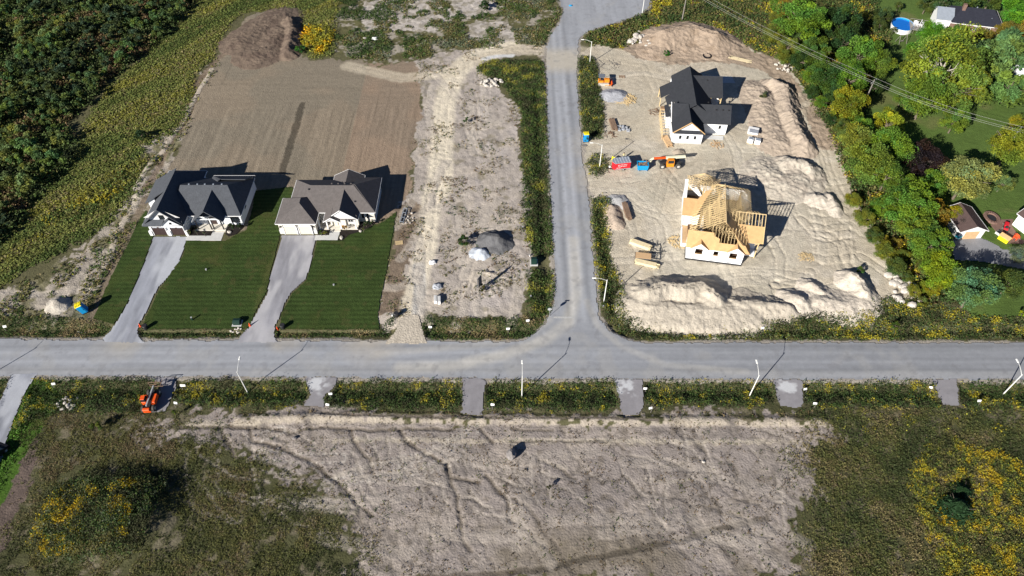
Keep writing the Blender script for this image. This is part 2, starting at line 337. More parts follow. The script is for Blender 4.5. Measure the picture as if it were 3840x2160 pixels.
thicket = PW([(-200, -60), (790, -60), (700, 40), (640, 130), (500, 230), (400, 310), (330, 390), (240, 470), (300, 560), (250, 640), (160, 720), (60, 850), (0, 920), (-300, 1100)])
meadow = PW([(790, -60), (1290, -60), (1260, 60), (1250, 215), (1170, 215), (1110, 160), (1110, 60), (1040, 35), (900, 50), (830, 130), (800, 220), (730, 290), (720, 350), (690, 450), (640, 500), (560, 520), (540, 560), (540, 640), (470, 760), (400, 840), (300, 900), (200, 960), (100, 1010), (0, 1080), (-150, 1150), (-150, 900), (60, 850), (250, 600), (400, 330), (640, 130)])
lot = PW([(1050, 30), (1110, 60), (1115, 200), (1170, 225), (1560, 232), (1600, 260), (1570, 330), (1590, 420), (1560, 480), (1545, 600), (1530, 740), (1500, 800), (1489, 795), (1400, 860), (560, 860), (550, 790), (600, 690), (650, 590), (700, 470), (750, 340), (810, 250), (850, 160), (930, 60)])
rough_w = PW([(800, 225), (810, 260), (750, 350), (700, 480), (650, 600), (600, 700), (552, 790), (480, 910), (400, 1050), (340, 1195), (0, 1200), (-80, 1200), (-80, 1100), (0, 1085), (150, 1040), (300, 960), (420, 830), (500, 740), (560, 640), (520, 570), (600, 500), (700, 450), (750, 330)])
midlot = PW([(1560, 232), (1700, 185), (1830, 175), (2050, 165), (2160, 165), (2160, 215), (2050, 230), (1990, 200), (1830, 225), (1790, 260), (1940, 400), (1960, 600), (1985, 800), (1985, 1000), (1975, 1140), (1960, 1190), (1780, 1195), (1600, 1170), (1590, 1185), (1420, 1240), (1418, 1175), (1460, 960), (1489, 795), (1545, 700), (1560, 480), (1600, 400), (1570, 330)])
brownstrip = PW([(1489, 795), (1540, 740), (1600, 760), (1590, 860), (1545, 900), (1525, 1000), (1540, 1060), (1560, 1180), (1500, 1185), (1420, 1180), (1460, 960)])
topmid = PW([(1260, -60), (2100, -60), (2110, 40), (2060, 130), (2045, 175), (1960, 165), (1800, 180), (1680, 190), (1560, 230), (1250, 218)])
bright = PW([(2160, 215), (2230, 165), (2330, 190), (2420, 170), (2440, 130), (2560, 92), (2700, 112), (2830, 190), (2950, 235), (3060, 400), (3140, 560), (3200, 740), (3330, 960), (3440, 1060), (3440, 1120), (3260, 1150), (3200, 1185), (2900, 1190), (2600, 1238), (2440, 1225), (2340, 1130), (2300, 1000), (2275, 830), (2280, 740), (2180, 745), (2165, 500), (2260, 520), (2265, 430), (2240, 215)])
browntop = PW([(2300, 180), (2430, 165), (2440, 130), (2560, 92), (2700, 112), (2830, 190), (2950, 235), (3060, 400), (3140, 560), (3080, 560), (2960, 330), (2850, 260), (2700, 235), (2560, 240), (2400, 225)])
hedge = PW([(2900, -60), (3250, -60), (3300, 60), (3330, 150), (3260, 330), (3230, 430), (3240, 560), (3350, 700), (3480, 960), (3560, 1080), (3600, 1140), (3440, 1130), (3330, 960), (3200, 740), (3140, 560), (3060, 400), (2970, 240)])
nlawn = PW([(3250, -60), (3950, -60), (4100, 500), (4100, 1190), (3640, 1190), (3560, 1080), (3480, 960), (3350, 700), (3240, 560), (3230, 430), (3260, 330), (3330, 150)])
sfield = PW([(430, 1580), (620, 1535), (1000, 1530), (2000, 1545), (3080, 1545), (3130, 1600), (3030, 1680), (3060, 1850), (2990, 2000), (2960, 2200), (1500, 2200), (1350, 2060), (1200, 1850), (1000, 1760), (880, 1690), (800, 1640)])
leftsoil = PW([(60, 1600), (150, 1610), (155, 1720), (110, 1850), (60, 1960), (-80, 2200), (-250, 2200), (-100, 1900), (0, 1800)])
ZX = X+(fbm(X, Y, 8, 57)-.5)*9+(vn(X, Y, .7, 58)-.5)*4.5; ZY = Y+(fbm(X, Y, 8, 59)-.5)*9+(vn(X, Y, .7, 60)-.5)*4.5
def pm(P, warp=1):
    return inside(P, (VX, WX, ZX)[warp], (VY, WY, ZY)[warp])
def soft(m): return m.astype(float)
col = blend(col, soft(pm(thicket)), (.040, .045, .020))
m = pm(meadow); col = blend(col, soft(m), (.125, .125, .045)); col = blend(col, soft(m)*smooth(.5, .7, n1), (.19, .15, .07))
m = pm(nlawn); nl = C3(X, (.088, .140, .034))*(.8+.4*n1[..., None]); k = smooth(.56, .75, fbm(X, Y, 8, 66)); nl = blend(nl, k*.5, (.17, .155, .07)); col = np.where(m[..., None], nl, col); ROUGH[m] = .04
m = pm(hedge); col = blend(col, soft(m), (.07, .065, .03))
# sandy rough by the western lot
m = pm(rough_w, 2); c = blend(C3(X, (.36, .32, .27))*(.8+.4*n2[..., None]), smooth(.48, .62, fbm(X, Y, 3, 67))*.8, (.12, .115, .05)); col = np.where(m[..., None], c, col); ROUGH[m] = .25
# graded lot
m = pm(lot); c = C3(X, (.262, .214, .162))
c = blend(c, smooth(.45, .6, fbm(X, Y, 14, 68)), (.235, .20, .155)); gl = dline(PW([(1134, 390), (1059, 645)]), X, Y)[0]
c = np.where((X > -37)[..., None], c*np.array((1.08, 1.0, .96)), c*np.array((.97, .98, .96)))
gr = (vn(X, np.zeros_like(Y), .55, 69)-.5)*.22+(vn(X, Y/12, .3, 70)-.5)*.2; gr = gr*smooth(0, 8, 148-Y)+((vn(X/16, Y, .6, 71)-.5)*.14)*smooth(-6, 3, Y-145)
c = c*(1+gr[..., None]); c = c*(1-.55*(1-smooth(.65, .95, gl+(n3-.5)*.5)))[..., None]
c = blend(c, (1-smooth(3, 12, np.hypot(X+95, Y-160)))*.6, (.15, .115, .09))
for xg in (-93, -88, -80, -73, -55, -47, -43.2, -38, -33, -30.5): c = c*(1-.22*np.exp(-((X-xg-(Y-125)*.02)/.14)**2)*smooth(.35, .6, vn(X*0+xg, Y, 9, 75)))[..., None]
col = np.where(m[..., None], c, col); ROUGH[m] = .035; HZ = np.where(m, HZ+gr*.12, HZ)
# middle lot: grey sand, pale haul road
m = pm(midlot); st_ = vn(X*1.0+Y*.25, Y/7, .8, 82); c = C3(X, (.40, .355, .315))*(.82+.36*n2[..., None])*(.86+.28*st_[..., None]); c = blend(c, smooth(.45, .7, fbm(X, Y, 6, 92))*.6*(X > -8), (.47, .425, .40)); c = blend(c, smooth(.5, .72, n1)*.6, (.50, .44, .37)); c = blend(c, smooth(.62, .78, fbm(X, Y, 2, 72))*.55, (.17, .15, .09))
col = np.where(m[..., None], c, col); ROUGH[m] = .14
m = pm(brownstrip); col = np.where(m[..., None], C3(X, (.20, .155, .115))*(.75+.5*n2[..., None]), col)
m = pm(topmid, 2); c = C3(X, (.115, .11, .052))*(.7+.6*n2[..., None]); c = blend(c, smooth(.50, .60, fbm(X, Y, 3.2, 78)*.6+n3*.25+n2*.15)*.75, (.40, .36, .31))
for P, kk in (([(1370, 10), (1600, -40), (1720, 60), (1640, 120), (1370, 115), (1340, 60)], 1), ([(1780, 75), (1900, 85), (1960, 150), (1820, 170), (1740, 130)], 1), ([(1640, -30), (1850, -30), (1900, 40), (1760, 70)], .7)):
    e = pm(PW(P)); c = np.where(e[..., None], blend(C3(X, (.46, .42, .38))*(.8+.4*n3[..., None]), smooth(.5, .6, n2)*.5, (.16, .14, .08)), c)
col = np.where(m[..., None], c, col); ROUGH[m] = .15
# bright building site
m = pm(bright, 0) | pm(bright); c = C3(X, (.50, .443, .350))*(.86+.28*n2[..., None])
c = blend(c, smooth(.45, .65, fbm(X, Y, 7, 73))*.5, (.46, .43, .35)); c = blend(c, smooth(.55, .75, fbm(X, Y, 4, 74))*.5, (.60, .545, .46)); c = blend(c, smooth(.6, .72, fbm(X, Y, 2.4, 83))*.5, (.38, .335, .265)); c = c*(1+.35*(vn(X, Y, .35, 84)-.5)[..., None]*smooth(.4, .6, n1)[..., None])
col = np.where(m[..., None], c, col); ROUGH[m] = .07; site = m.copy()
m = pm(browntop); col = np.where(m[..., None], C3(X, (.335, .265, .20))*(.75+.5*n2[..., None]), col); ROUGH[m] = .3
# south field
m = pm(sfield, 2); c = C3(X, (.300, .262, .238))*(.80+.4*n2[..., None]); c = blend(c, smooth(.46, .66, n1)*.6, (.38, .33, .285)); c = blend(c, smooth(.58, .74, fbm(X, Y, 6, 85))*.5, (.22, .195, .175))
for ang, sc_, sd, wd_, dp in ((-52, 3.2, 86, .05, .10), (-75, 4.0, 87, .04, .07), (-30, 2.6, 88, .035, .05)):       # fine branching rills
    a_ = math.radians(ang); u_ = X*math.cos(a_)+Y*math.sin(a_); b_ = -X*math.sin(a_)+Y*math.cos(a_)+(fbm(X, Y, 5, sd)-.5)*6+(fbm(X, Y, 1.3, sd+1)-.5)*.9
    r_ = 1-smooth(wd_*.4, wd_*1.6, np.abs(vn(u_/7, b_, sc_, sd)-.5)); r_ = r_*smooth(.35, .55, fbm(X, Y, 9, sd+2)); c = blend(c, r_*.55, (.16, .14, .12)); HZ = HZ-np.where(m, r_*dp, 0)
c = c*(1+(.5*(vn(X, Y, .33, 89)-.5)*smooth(.4, .6, n1))[..., None]); c = blend(c, smooth(.60, .75, fbm(X, Y, 1.1, 76))*.45, (.15, .125, .095))
for k2, (P, wd) in enumerate((([(960, 1570), (2000, 1578), (3100, 1585)], 1.0), ([(1240, 1650), (1900, 1655), (3000, 1660)], .5), ([(700, 1585), (960, 1590)], .8))):
    d, L = dline(PW(P), X, Y); c = blend(c, (1-smooth(wd*.5, wd, d+(n3-.5)*.9))*.6*smooth(.3, .5, n2+.1), (.47, .41, .32))
sm_ = fbm(X, Y, 9, 77); c = blend(c, smooth(.5, .7, sm_)*(1-smooth(36, 44, Y))*.8, (.17, .145, .11))
col = np.where(m[..., None], c, col); ROUGH[m] = .10; south = m
m = pm(leftsoil); col = np.where(m[..., None], C3(X, (.13, .10, .085))*(.7+.6*n2[..., None]), col)
m = (X < -62) & (Y < 66) & inside(PW([(30, 1560), (110, 1420), (290, 1460), (200, 1560), (100, 1700), (0, 1900), (-100, 1900)]), WX, WY); col = blend(col, soft(m), (.06, .12, .018))
m = pm(PW([(200, 1560), (330, 1545), (350, 1600), (300, 1640), (170, 1635)])); col = blend(col, soft(m), (.26, .235, .17))
# bottom corners: soil showing between the weeds
m = (Y < 62.5) & ~south & ~pm(leftsoil); c = blend(C3(X, (.075, .076, .036)), smooth(.50, .64, fbm(X, Y, 2.4, 79)*.6+n3*.25+n2*.15)*.7, (.18, .155, .11)); k = m & ((X < -14) | (X > 20)) & (Y < 61) & (Y > 22); col = np.where(k[..., None], c, col)
m = inside(PW([(30, 1560), (110, 1420), (290, 1460), (200, 1560), (100, 1700), (0, 1900), (-100, 1900)]), WX, WY); col = blend(col, soft(m), (.06, .12, .018))
# haul tracks, wheel ruts, rills
def track(P, o, wd, c, amt, dep=0, rut=True, s=Q):
    global col, HZ
    pts = PW(P, o, s); bx = [p[0] for p in pts]; by = [p[1] for p in pts]
    iy = np.where((Y[:, 0] > min(by)-4) & (Y[:, 0] < max(by)+4))[0]; ix = np.where((X[0] > min(bx)-4) & (X[0] < max(bx)+4))[0]
    if not len(iy) or not len(ix): return
    s2 = np.s_[iy[0]:iy[-1]+1, ix[0]:ix[-1]+1]; x = X[s2]; y = Y[s2]
    d, L = dline(pts, x+(fbm(x, y, 1.5, 80)-.5)*.7, y+(fbm(x, y, 1.5, 81)-.5)*.7)
    k = (1-smooth(wd*.55, wd, d))
    if c is not None: col[s2] = blend(col[s2], k*amt*(.75+.5*n2[s2]), c)
    if dep:
        if rut: k = np.exp(-((d-.95)/.16)**2)
        HZ[s2] -= dep*k
HAUL = (.67, .60, .475)
track([(1150, 1000), (1200, 760), (1290, 400), (1330, 0)], TF, 2.6, HAUL, .9, .05)
track([(1380, 1440), (1400, 1100), (1420, 800), (1480, 600), (1600, 450), (1760, 380), (1930, 350)], TB, 3.4, HAUL, .95, .05)
track([(700, 500), (1100, 590), (1400, 560), (1600, 470), (1900, 380), (2150, 385)], TB, 2.6, (.52, .455, .35), .7, .05)
track([(1720, 445), (1800, 425), (1930, 420)], TB, 1.0, (.62, .63, .64), .8, 0, False)
track([(1230, 560), (1240, 700), (1220, 900)], TF, 1.6, (.36, .37, .39), .6, 0, False)
track([(1290, 580), (1450, 540), (1600, 470)], TB, 2, HAUL, .5, .05)
track([(0, 370), (260, 380), (500, 380), (700, 440), (1000, 500), (1100, 700), (1000, 900), (800, 1050), (520, 1090)], TC, 3.2, (.50, .44, .34), .6, .06)
track([(500, 1340), (900, 1350), (1250, 1150), (1600, 1100), (2000, 1200)], TC, 3, (.55, .50, .40), .6, .06)
track([(560, 20), (900, 20), (1100, 200), (1150, 450), (1250, 600), (1600, 640), (1900, 620)], TG, 3, (.57, .52, .43), .5, .07)
track([(0, 600), (150, 500), (200, 200), (100, -100)], THH, 3, (.56, .51, .42), .5, .07)
for P in ([(300, 1000), (400, 1200), (450, 1400)], [(150, 600), (300, 900), (420, 1150), (500, 1400), (560, 1500)], [(230, 1250), (380, 1300), (520, 1500)]): track(P, TD, 1.6, None, 0, .13)
for P in ([(0, 300), (100, 500), (90, 650)], [(350, 100), (400, 300), (560, 400), (600, 560), (720, 640)], [(250, 200), (340, 300), (480, 330)], [(60, 700), (300, 690), (330, 600)], [(700, 480), (850, 580), (930, 640)], [(100, 800), (60, 700)], [(580, 260), (590, 500), (640, 600)]): track(P, THH, 1.5, None, 0, .16)
for y_ in (90, 140, 200, 260, 320, 390, 440, 500): track([(330+y_*.1, y_), (430, y_+20), (540+y_*.2, y_-5)], THH, 1.2, None, 0, -.16, False)

def gully(P, o, wd=.36, dep=.15, c=.9): track(P, o, wd, (.17, .145, .12), c, dep, False)
for P in ([(0, 325), (200, 345), (260, 380), (400, 330), (700, 330), (860, 352), (1060, 335), (1500, 345)], [(715, 340), (735, 420), (780, 490), (870, 580), (890, 680)], [(1080, 340), (1140, 420), (1230, 490), (1340, 560), (1440, 600), (1460, 690), (1510, 830), (1530, 960)],
          [(1440, 600), (1480, 700), (1600, 730), (1680, 745)], [(1690, 345), (1740, 395), (1790, 440)], [(0, 430), (100, 450), (180, 480), (300, 530), (430, 590), (560, 700), (640, 760), (740, 870), (880, 1000)],
          [(1730, 690), (1840, 820), (1900, 900), (1930, 1050)], [(1540, 960), (1550, 1150), (1620, 1260)], [(500, 225), (900, 240), (1300, 245), (1930, 262)]): gully(P, TJ)
for P in ([(1360, 325), (1500, 330), (1800, 325), (1930, 330)], [(1665, 335), (1700, 420), (1740, 500), (1780, 560)], [(1880, 340), (1900, 430)]): gully(P, TI)
for P in ([(0, 330), (110, 345), (300, 350)], [(0, 250), (400, 260), (800, 262), (1100, 275)], [(0, 430), (350, 432), (700, 436)], [(200, 560), (330, 620), (400, 660), (450, 715), (490, 720)], [(0, 870), (120, 930), (190, 1030), (260, 1160), (330, 1200), (380, 1280)], [(740, 380), (800, 450), (850, 490)]): gully(P, TK, .28, .08)
track([(0, 1420), (200, 1395), (400, 1360), (800, 1280), (1200, 1190), (1500, 1110), (1930, 1010)], TK, .55, (.07, .06, .045), .7, .06, False)
track([(-900, 1480), (0, 1420)], TK, .5, (.09, .075, .055), .65, .05, False)
track([(570, 750), (590, 1000), (590, 1250)], TK, .35, (.14, .12, .10), .45, .04, False)
for P in ([(1000, 720), (1200, 735), (1380, 715)], [(300, 610), (430, 640)], [(0, 420), (700, 425), (1900, 440)], [(750, 415), (1500, 418)]): track(P, TK if P[0][0] in (1000, 300, 0) else TJ, .35, (.46, .41, .34), .45, 0, False)
for P in ([(600, 690), (880, 610), (1200, 560), (1420, 480), (1570, 370)], [(650, 740), (900, 690), (1300, 640), (1480, 570)], [(500, 760), (640, 690)]): track(P, TJ, .5, (.40, .36, .31), .6, .07, False)
_q = random.Random(17)
for i in range(60):                                              # small rills running down from the trench, some forking
    x0 = _q.uniform(650, 3000); y0 = _q.uniform(1600, 1900); P = [(x0, y0)]; a = _q.uniform(.5, 1.35); n_s = _q.randint(4, 9)
    for k in range(n_s): a = min(1.6, max(.2, a+_q.uniform(-.5, .5))); l = _q.uniform(14, 30); P.append((P[-1][0]+math.cos(a)*l*1.2, P[-1][1]+math.sin(a)*l))
    track(P, (0, 0), .20, (.15, .13, .11), .6, .05, False, 1); track([(p[0]+5, p[1]-3) for p in P], (0, 0), .25, (.46, .41, .36), .45, 0, False, 1)
    if _q.random() < .5:
        m_ = P[len(P)//2]; Bq = [m_, (m_[0]-_q.uniform(15, 30), m_[1]+_q.uniform(20, 40)), (m_[0]-_q.uniform(20, 50), m_[1]+_q.uniform(50, 80))]; track(Bq, (0, 0), .18, (.16, .14, .12), .55, .04, False, 1)
for i in range(16):                                              # long faint tyre lines over the field
    x0 = _q.uniform(900, 2900); y0 = _q.uniform(1620, 2050); a = _q.choice((.1, -.15, .5, 1.2)); P = [(x0, y0)]
    for k in range(5): a += _q.uniform(-.2, .2); P.append((P[-1][0]+math.cos(a)*70, P[-1][1]+math.sin(a)*40))
    track(P, (0, 0), 1.25, (.40, .355, .31), .45, .035, True, 1)
# caterpillar prints: short pale bars along the machine's path
def tread(P, o, gauge=1.5, wd=.42):
    global col
    pts = PW(P, o, Q); bx = [p[0] for p in pts]; by = [p[1] for p in pts]
    iy = np.where((Y[:, 0] > min(by)-3) & (Y[:, 0] < max(by)+3))[0]; ix = np.where((X[0] > min(bx)-3) & (X[0] < max(bx)+3))[0]; s2 = np.s_[iy[0]:iy[-1]+1, ix[0]:ix[-1]+1]
    d, L = dline(pts, X[s2], Y[s2]); k = ((np.abs(d-gauge/2) < wd/2)*(np.sin(L*2*math.pi/.95) > 0)*smooth(.35, .5, n1[s2]+.1)).astype(float); col[s2] = blend(col[s2], k*.55, (.50, .46, .41)); HZ[s2] -= .03*(np.abs(d-gauge/2) < wd/2)
for P in ([(600, 690), (880, 610), (1200, 560), (1420, 480), (1570, 370)], [(500, 760), (900, 690), (1300, 640), (1480, 570), (1640, 350), (1640, 200)], [(0, 530), (300, 560), (640, 560)], [(30, 400), (100, 380), (180, 350)], [(280, 860), (420, 870)]): tread(P, TJ)
for P in ([(1300, 660), (1480, 800), (1470, 1000), (1330, 1200), (1150, 1330)], [(1230, 700), (1330, 850), (1300, 1050), (1180, 1250)]): track(P, TI, .8, (.19, .165, .12), .55, .05)
# edges of the graded lot and the western lawn
track([(2230, 90), (1640, 440), (1500, 620), (1480, 720), (1400, 900), (1320, 1020), (1240, 1130), (1190, 1280), (1100, 1420)], TA, 1.1, (.20, .15, .11), .8, .10, False)
track([(1600, 520), (1470, 740), (1380, 920), (1290, 1040), (1230, 1140), (1100, 1280), (1020, 1420)], TA, .7, (.52, .46, .38), .8, -.15, False)
track([(1110, 40), (1010, 230), (900, 440), (830, 620), (740, 850), (690, 960)], TE, 1.1, (.20, .16, .12), .85, .08, False)
track([(1060, 0), (960, 190), (860, 330), (850, 480), (790, 560)], TE, .8, (.50, .44, .36), .7, -.12, False)
track([(0, 755), (300, 770), (700, 740)], TE, .9, (.46, .41, .35), .8, 0, False)
_r = random.Random(4)
for i in range(46):                                              # wheel ruts all over the building site
    x0 = _r.uniform(2300, 3250); y0 = _r.uniform(250, 1120)
    if not inside(bright, np.array([G(x0, y0)[0]]), np.array([G(x0, y0)[1]]))[0]: continue
    a = _r.choice((0.15, -.2, 1.2, 1.5, -1.3, .6)); P = [(x0, y0)]
    for k in range(5): a += _r.uniform(-.35, .35); P.append((P[-1][0]+math.cos(a)*55, P[-1][1]+math.sin(a)*40))
    track(P, (0, 0), 1.3, (.57, .52, .43) if i % 3 else (.43, .39, .31), .35, .09, True, 1)
for i in range(26):                                              # and over the vacant lot
    x0 = _r.uniform(1560, 1960); y0 = _r.uniform(260, 1150); a = _r.choice((1.5, 1.3, 1.8, .4, 2.4)); P = [(x0, y0)]
    for k in range(4): a += _r.uniform(-.4, .4); P.append((P[-1][0]+math.cos(a)*35, P[-1][1]+math.sin(a)*45))
    if all(p[0] < 1970 for p in P): track(P, (0, 0), 1.2, (.48, .43, .37), .5, .07, True, 1)
for k in range(12):                                              # fan of ruts below the white gravel pile
    a = math.radians(-20+k*14); track([(1690+math.cos(a)*60, 620-math.sin(a)*20), (1690+math.cos(a)*230, 640+math.sin(a)*150)], TF, .35, (.52, .46, .38), .5, -.12, False)
# low raised crest along the south trench
crest, _ = dline(PW([(900, 1572), (1300, 1560), (2000, 1573), (3080, 1580)]), X, Y); HZ += .35*(1-smooth(.1, 1.3, crest))
# broad relief
HZ += ROUGH*(fbm(X, Y, 2.2, 90)-.5)*1.1+ROUGH*(fbm(X, Y, .9, 91, 2)-.5)*1.1
tuss = pm(PW([(300, 1850), (700, 1780), (1230, 1820), (1260, 1780), (1240, 2160)])); 
mnd = np.clip(1-np.hypot((X-G(430, 1950)[0])/13, (Y-G(430, 1950)[1])/8), 0, 1); HZ += 2.2*smooth(0, 1, mnd)
mnd2 = np.clip(1-np.hypot((X-G(2150, 1950)[0])/18, (Y-G(2150, 1950)[1])/9), 0, 1); HZ += .5*smooth(0, 1, mnd2)
for yd, dep, wd in ((75.9, .55, 1.3), (63.4, .7, 1.6)): HZ -= dep*np.exp(-((Y-yd+(X*.002))/wd)**2)*((X < 8) | (X > 17) | (yd < 70))      # roadside ditches
HZ -= .45*np.exp(-((X-6.2)/1.1)**2)*((Y > 77) & (Y < 150)); HZ -= .45*np.exp(-((X-18.3)/1.1)**2)*((Y > 77) & (Y < 108))
# keep the ground under the hard surfaces
flat = np.zeros(X.shape, bool)
for P in [road_poly, drv1, drv2, drv3, drvN, path_left]+stubs+[lawn1a, lawn1b, lawn2]:
    for dx, dy in ((0, 0), (.35, 0), (-.35, 0), (0, .35), (0, -.35)): flat |= inside(P, X+dx, Y+dy)
for cx_, cy_, r in ((-63, 108, 13), (-37, 108, 12), (43, 140, 0)): pass
HZ[flat] = -.05
road_edge = np.zeros(X.shape, bool)
for dx, dy in ((.55, 0), (-.55, 0), (0, .55), (0, -.55)): road_edge |= inside(road_poly, WX*.4+X*.6+dx, WY*.4+Y*.6+dy)
col = blend(col, soft(road_edge)*.9, (.33, .30, .265))
far = (np.abs(X) > 168) | (Y > 224) | (Y < 22); HZ[far] = 0
site_flat = np.zeros(X.shape)
GX, GY = X[0].copy(), Y[:, 0].copy()
def hz(x, y):
    x = np.asarray(x, float); y = np.asarray(y, float)
    i = np.clip(np.searchsorted(GY, y)-1, 0, len(GY)-2); j = np.clip(np.searchsorted(GX, x)-1, 0, len(GX)-2)
    fy = (y-GY[i])/(GY[i+1]-GY[i]); fx = (x-GX[j])/(GX[j+1]-GX[j])
    return (HZ[i, j]*(1-fx)+HZ[i, j+1]*fx)*(1-fy)+(HZ[i+1, j]*(1-fx)+HZ[i+1, j+1]*fx)*fy
col = np.clip(col, .004, .9)
ny, nx = X.shape; idx = np.arange(ny*nx).reshape(ny, nx)
q = np.stack([idx[:-1, :-1], idx[:-1, 1:], idx[1:, 1:], idx[1:, :-1]], -1).reshape(-1, 4)
tag(link('ground', npmesh('ground', np.stack([X.ravel(), Y.ravel(), HZ.ravel()], 1), q, M_ground, col.reshape(-1, 3), True)), kind='structure')

# --- piles of soil and sand: things standing on the ground
def mound(name, label, cat, ridges, c, rough=.25, res=.24, group=None, m=None, dark=None, rills=0, seed=0):
    """ridges: list of (pixel polyline traced along the crest, height, foot width)"""
    R3 = [([G(px_, py_, h*.9) for px_, py_ in P], h, wd) for P, h, wd in ridges]
    xs = [p[0] for r in R3 for p in r[0]]; ys = [p[1] for r in R3 for p in r[0]]; pad = max(r[2] for r in R3)+1.5
    gx = np.arange(min(xs)-pad, max(xs)+pad, res); gy = np.arange(min(ys)-pad, max(ys)+pad, res)
    X, Y = np.meshgrid(gx, gy); Z = np.zeros_like(X)
    x = X+(fbm(X, Y, 3, 100+seed)-.5)*1.0+(vn(X, Y, .7, 7)-.5)*.5; y = Y+(fbm(X, Y, 3, 101+seed)-.5)*1.0+(vn(X, Y, .7, 6)-.5)*.5
    for P, h, wd in R3:
        d, L = dline(P, x, y); t = np.clip(1-d/wd, 0, 1); hh = h*(.9+.3*vn(L, L*0+seed, 5, 7))
        z = hh*(t**1.15)*(1-.12*(t > .93)); Z = np.maximum(Z, z)
        if rills: Z = np.where(z >= Z, Z-rills*np.abs(np.sin(L*5.5+fbm(X, Y, 2, 8)*6))*t*(1-t)*2, Z)
    k = smooth(0, .5, Z); Z = Z+rough*k*((fbm(X, Y, 1.2, 110+seed)-.5)*.9+(fbm(X, Y, .5, 111, 2)-.5)*1.3)
    msk = Z > .04; u, q_ = cells(X, Y, msk, False); Z = np.where(msk, Z, -.12)+hz(X, Y)*(1-k)
    cc = C3(X, c)*(.8+.4*fbm(X, Y, 1.2, 120+seed)[..., None])
    if dark: cc = blend(cc, smooth(.5, .66, fbm(X, Y, 2.2, 121+seed))*.6, dark)
    V = np.stack([X.ravel()[u], Y.ravel()[u], Z.ravel()[u]], 1)
    o = link(name, npmesh(name, V, q_, m or M_ground, np.clip(cc, .004, .9).reshape(-1, 3)[u], True)); return tag(o, label, cat, group)
SAND = (.47, .42, .345)
mound('soil_mound', 'dark brown mound of topsoil at the top corner of the graded lot', 'dirt pile', [([(1085, 60), (1090, 110), (1075, 180)], 2.1, 3.4), ([(1060, 50), (980, 90), (900, 150)], 1.1, 6.5), ([(1050, 110), (1000, 180), (950, 200)], 1.2, 6.5)], (.17, .130, .10), .22, dark=(.11, .08, .065), seed=1)
mound('soil_mound', 'wide brown dirt mound behind the black roofed house beside the weeds', 'dirt pile', [([(2500, 115), (2600, 95), (2680, 120)], 3.2, 8), ([(2450, 180), (2560, 170), (2700, 180)], 1.0, 5)], (.37, .29, .22), .22, dark=(.28, .21, .15), seed=2)
mound('soil_mound', 'long curved brown spoil bank east of the black roofed house', 'dirt pile', [([(2900, 295), (2945, 320), (2965, 400), (2990, 470), (3025, 530)], 2.5, 3.6), ([(2850, 330), (2890, 430), (2920, 520)], 1.3, 5.5)], (.41, .34, .27), .30, dark=(.34, .28, .23), seed=3)
mound('sand_mound', 'sandy mound with a bright face between the two unfinished houses and the hedge', 'dirt pile', [([(2960, 600), (3010, 605), (3040, 625)], 1.9, 3.6), ([(2880, 640), (2950, 680), (3000, 650)], 1.1, 6.5)], (.50, .45, .375), .35, dark=(.36, .31, .26), seed=4)
mound('sand_mound', 'small ragged spoil heap with two humps near the hedge', 'dirt pile', [([(3060, 730), (3090, 740)], 1.3, 2.6), ([(3110, 730), (3140, 780)], 1.3, 2.0)], (.50, .45, .38), .3, seed=5)
mound('sand_mound', 'big pale sand bank with a rilled face in the street corner', 'dirt pile', [([(2440, 1085), (2490, 1066), (2560, 1074), (2640, 1068), (2690, 1110)], 2.9, 4.6), ([(2420, 1130), (2550, 1155), (2680, 1155), (2800, 1150)], 1.6, 6.0), ([(2760, 1130), (2860, 1140), (2960, 1145)], 1.7, 3.4)], SAND, .16, rills=.30, seed=6)
mound('sand_mound', 'grooved sand bank running towards the boulders at the hedge corner', 'dirt pile', [([(3200, 1030), (3235, 1055), (3250, 1090)], 2.0, 3.2), ([(3080, 1125), (3180, 1140), (3240, 1120)], 1.1, 4.6), ([(2980, 1110), (3010, 1120)], 1.6, 3.6), ([(3040, 1060), (3080, 1090)], 1.0, 2.5)], (.56, .50, .42), .22, rills=.2, seed=7)
mound('gravel_pile', 'large dark grey gravel pile on the vacant lot', 'gravel pile', [([(1842, 885), (1866, 885)], 1.9, 3.4)], (.13, .13, .135), .10, seed=8)
mound('gravel_pile', 'small white gravel pile leaning on the dark grey one', 'gravel pile', [([(1796, 936), (1798, 936)], 1.3, 1.9)], (.50, .54, .60), .05, seed=9)
mound('gravel_pile', 'round pale sand pile beside the left portable toilet', 'sand pile', [([(208, 1130), (212, 1130)], 1.3, 2.3)], (.46, .42, .36), .06, seed=10)
mound('gravel_pile', 'bluish grey gravel pile behind the bulldozer', 'gravel pile', [([(2290, 348), (2320, 346)], 1.0, 3.0)], (.36, .37, .40), .05, seed=11)
mound('gravel_pile', 'low grey gravel heap at the drive of the framed house', 'gravel pile', [([(2310, 742), (2325, 745)], .8, 2.4)], (.42, .42, .42), .06, seed=12)
mound('soil_mound', 'tiny clod heap in front of the black roofed house', 'dirt pile', [([(2547, 564), (2552, 562)], .9, 1.6)], (.40, .34, .27), .2, seed=13)
mound('soil_mound', 'brown bank of dug soil along the lane verge by the framed house', 'dirt pile', [([(2295, 770), (2310, 830)], 1.0, 1.9)], (.42, .34, .27), .12, seed=14)
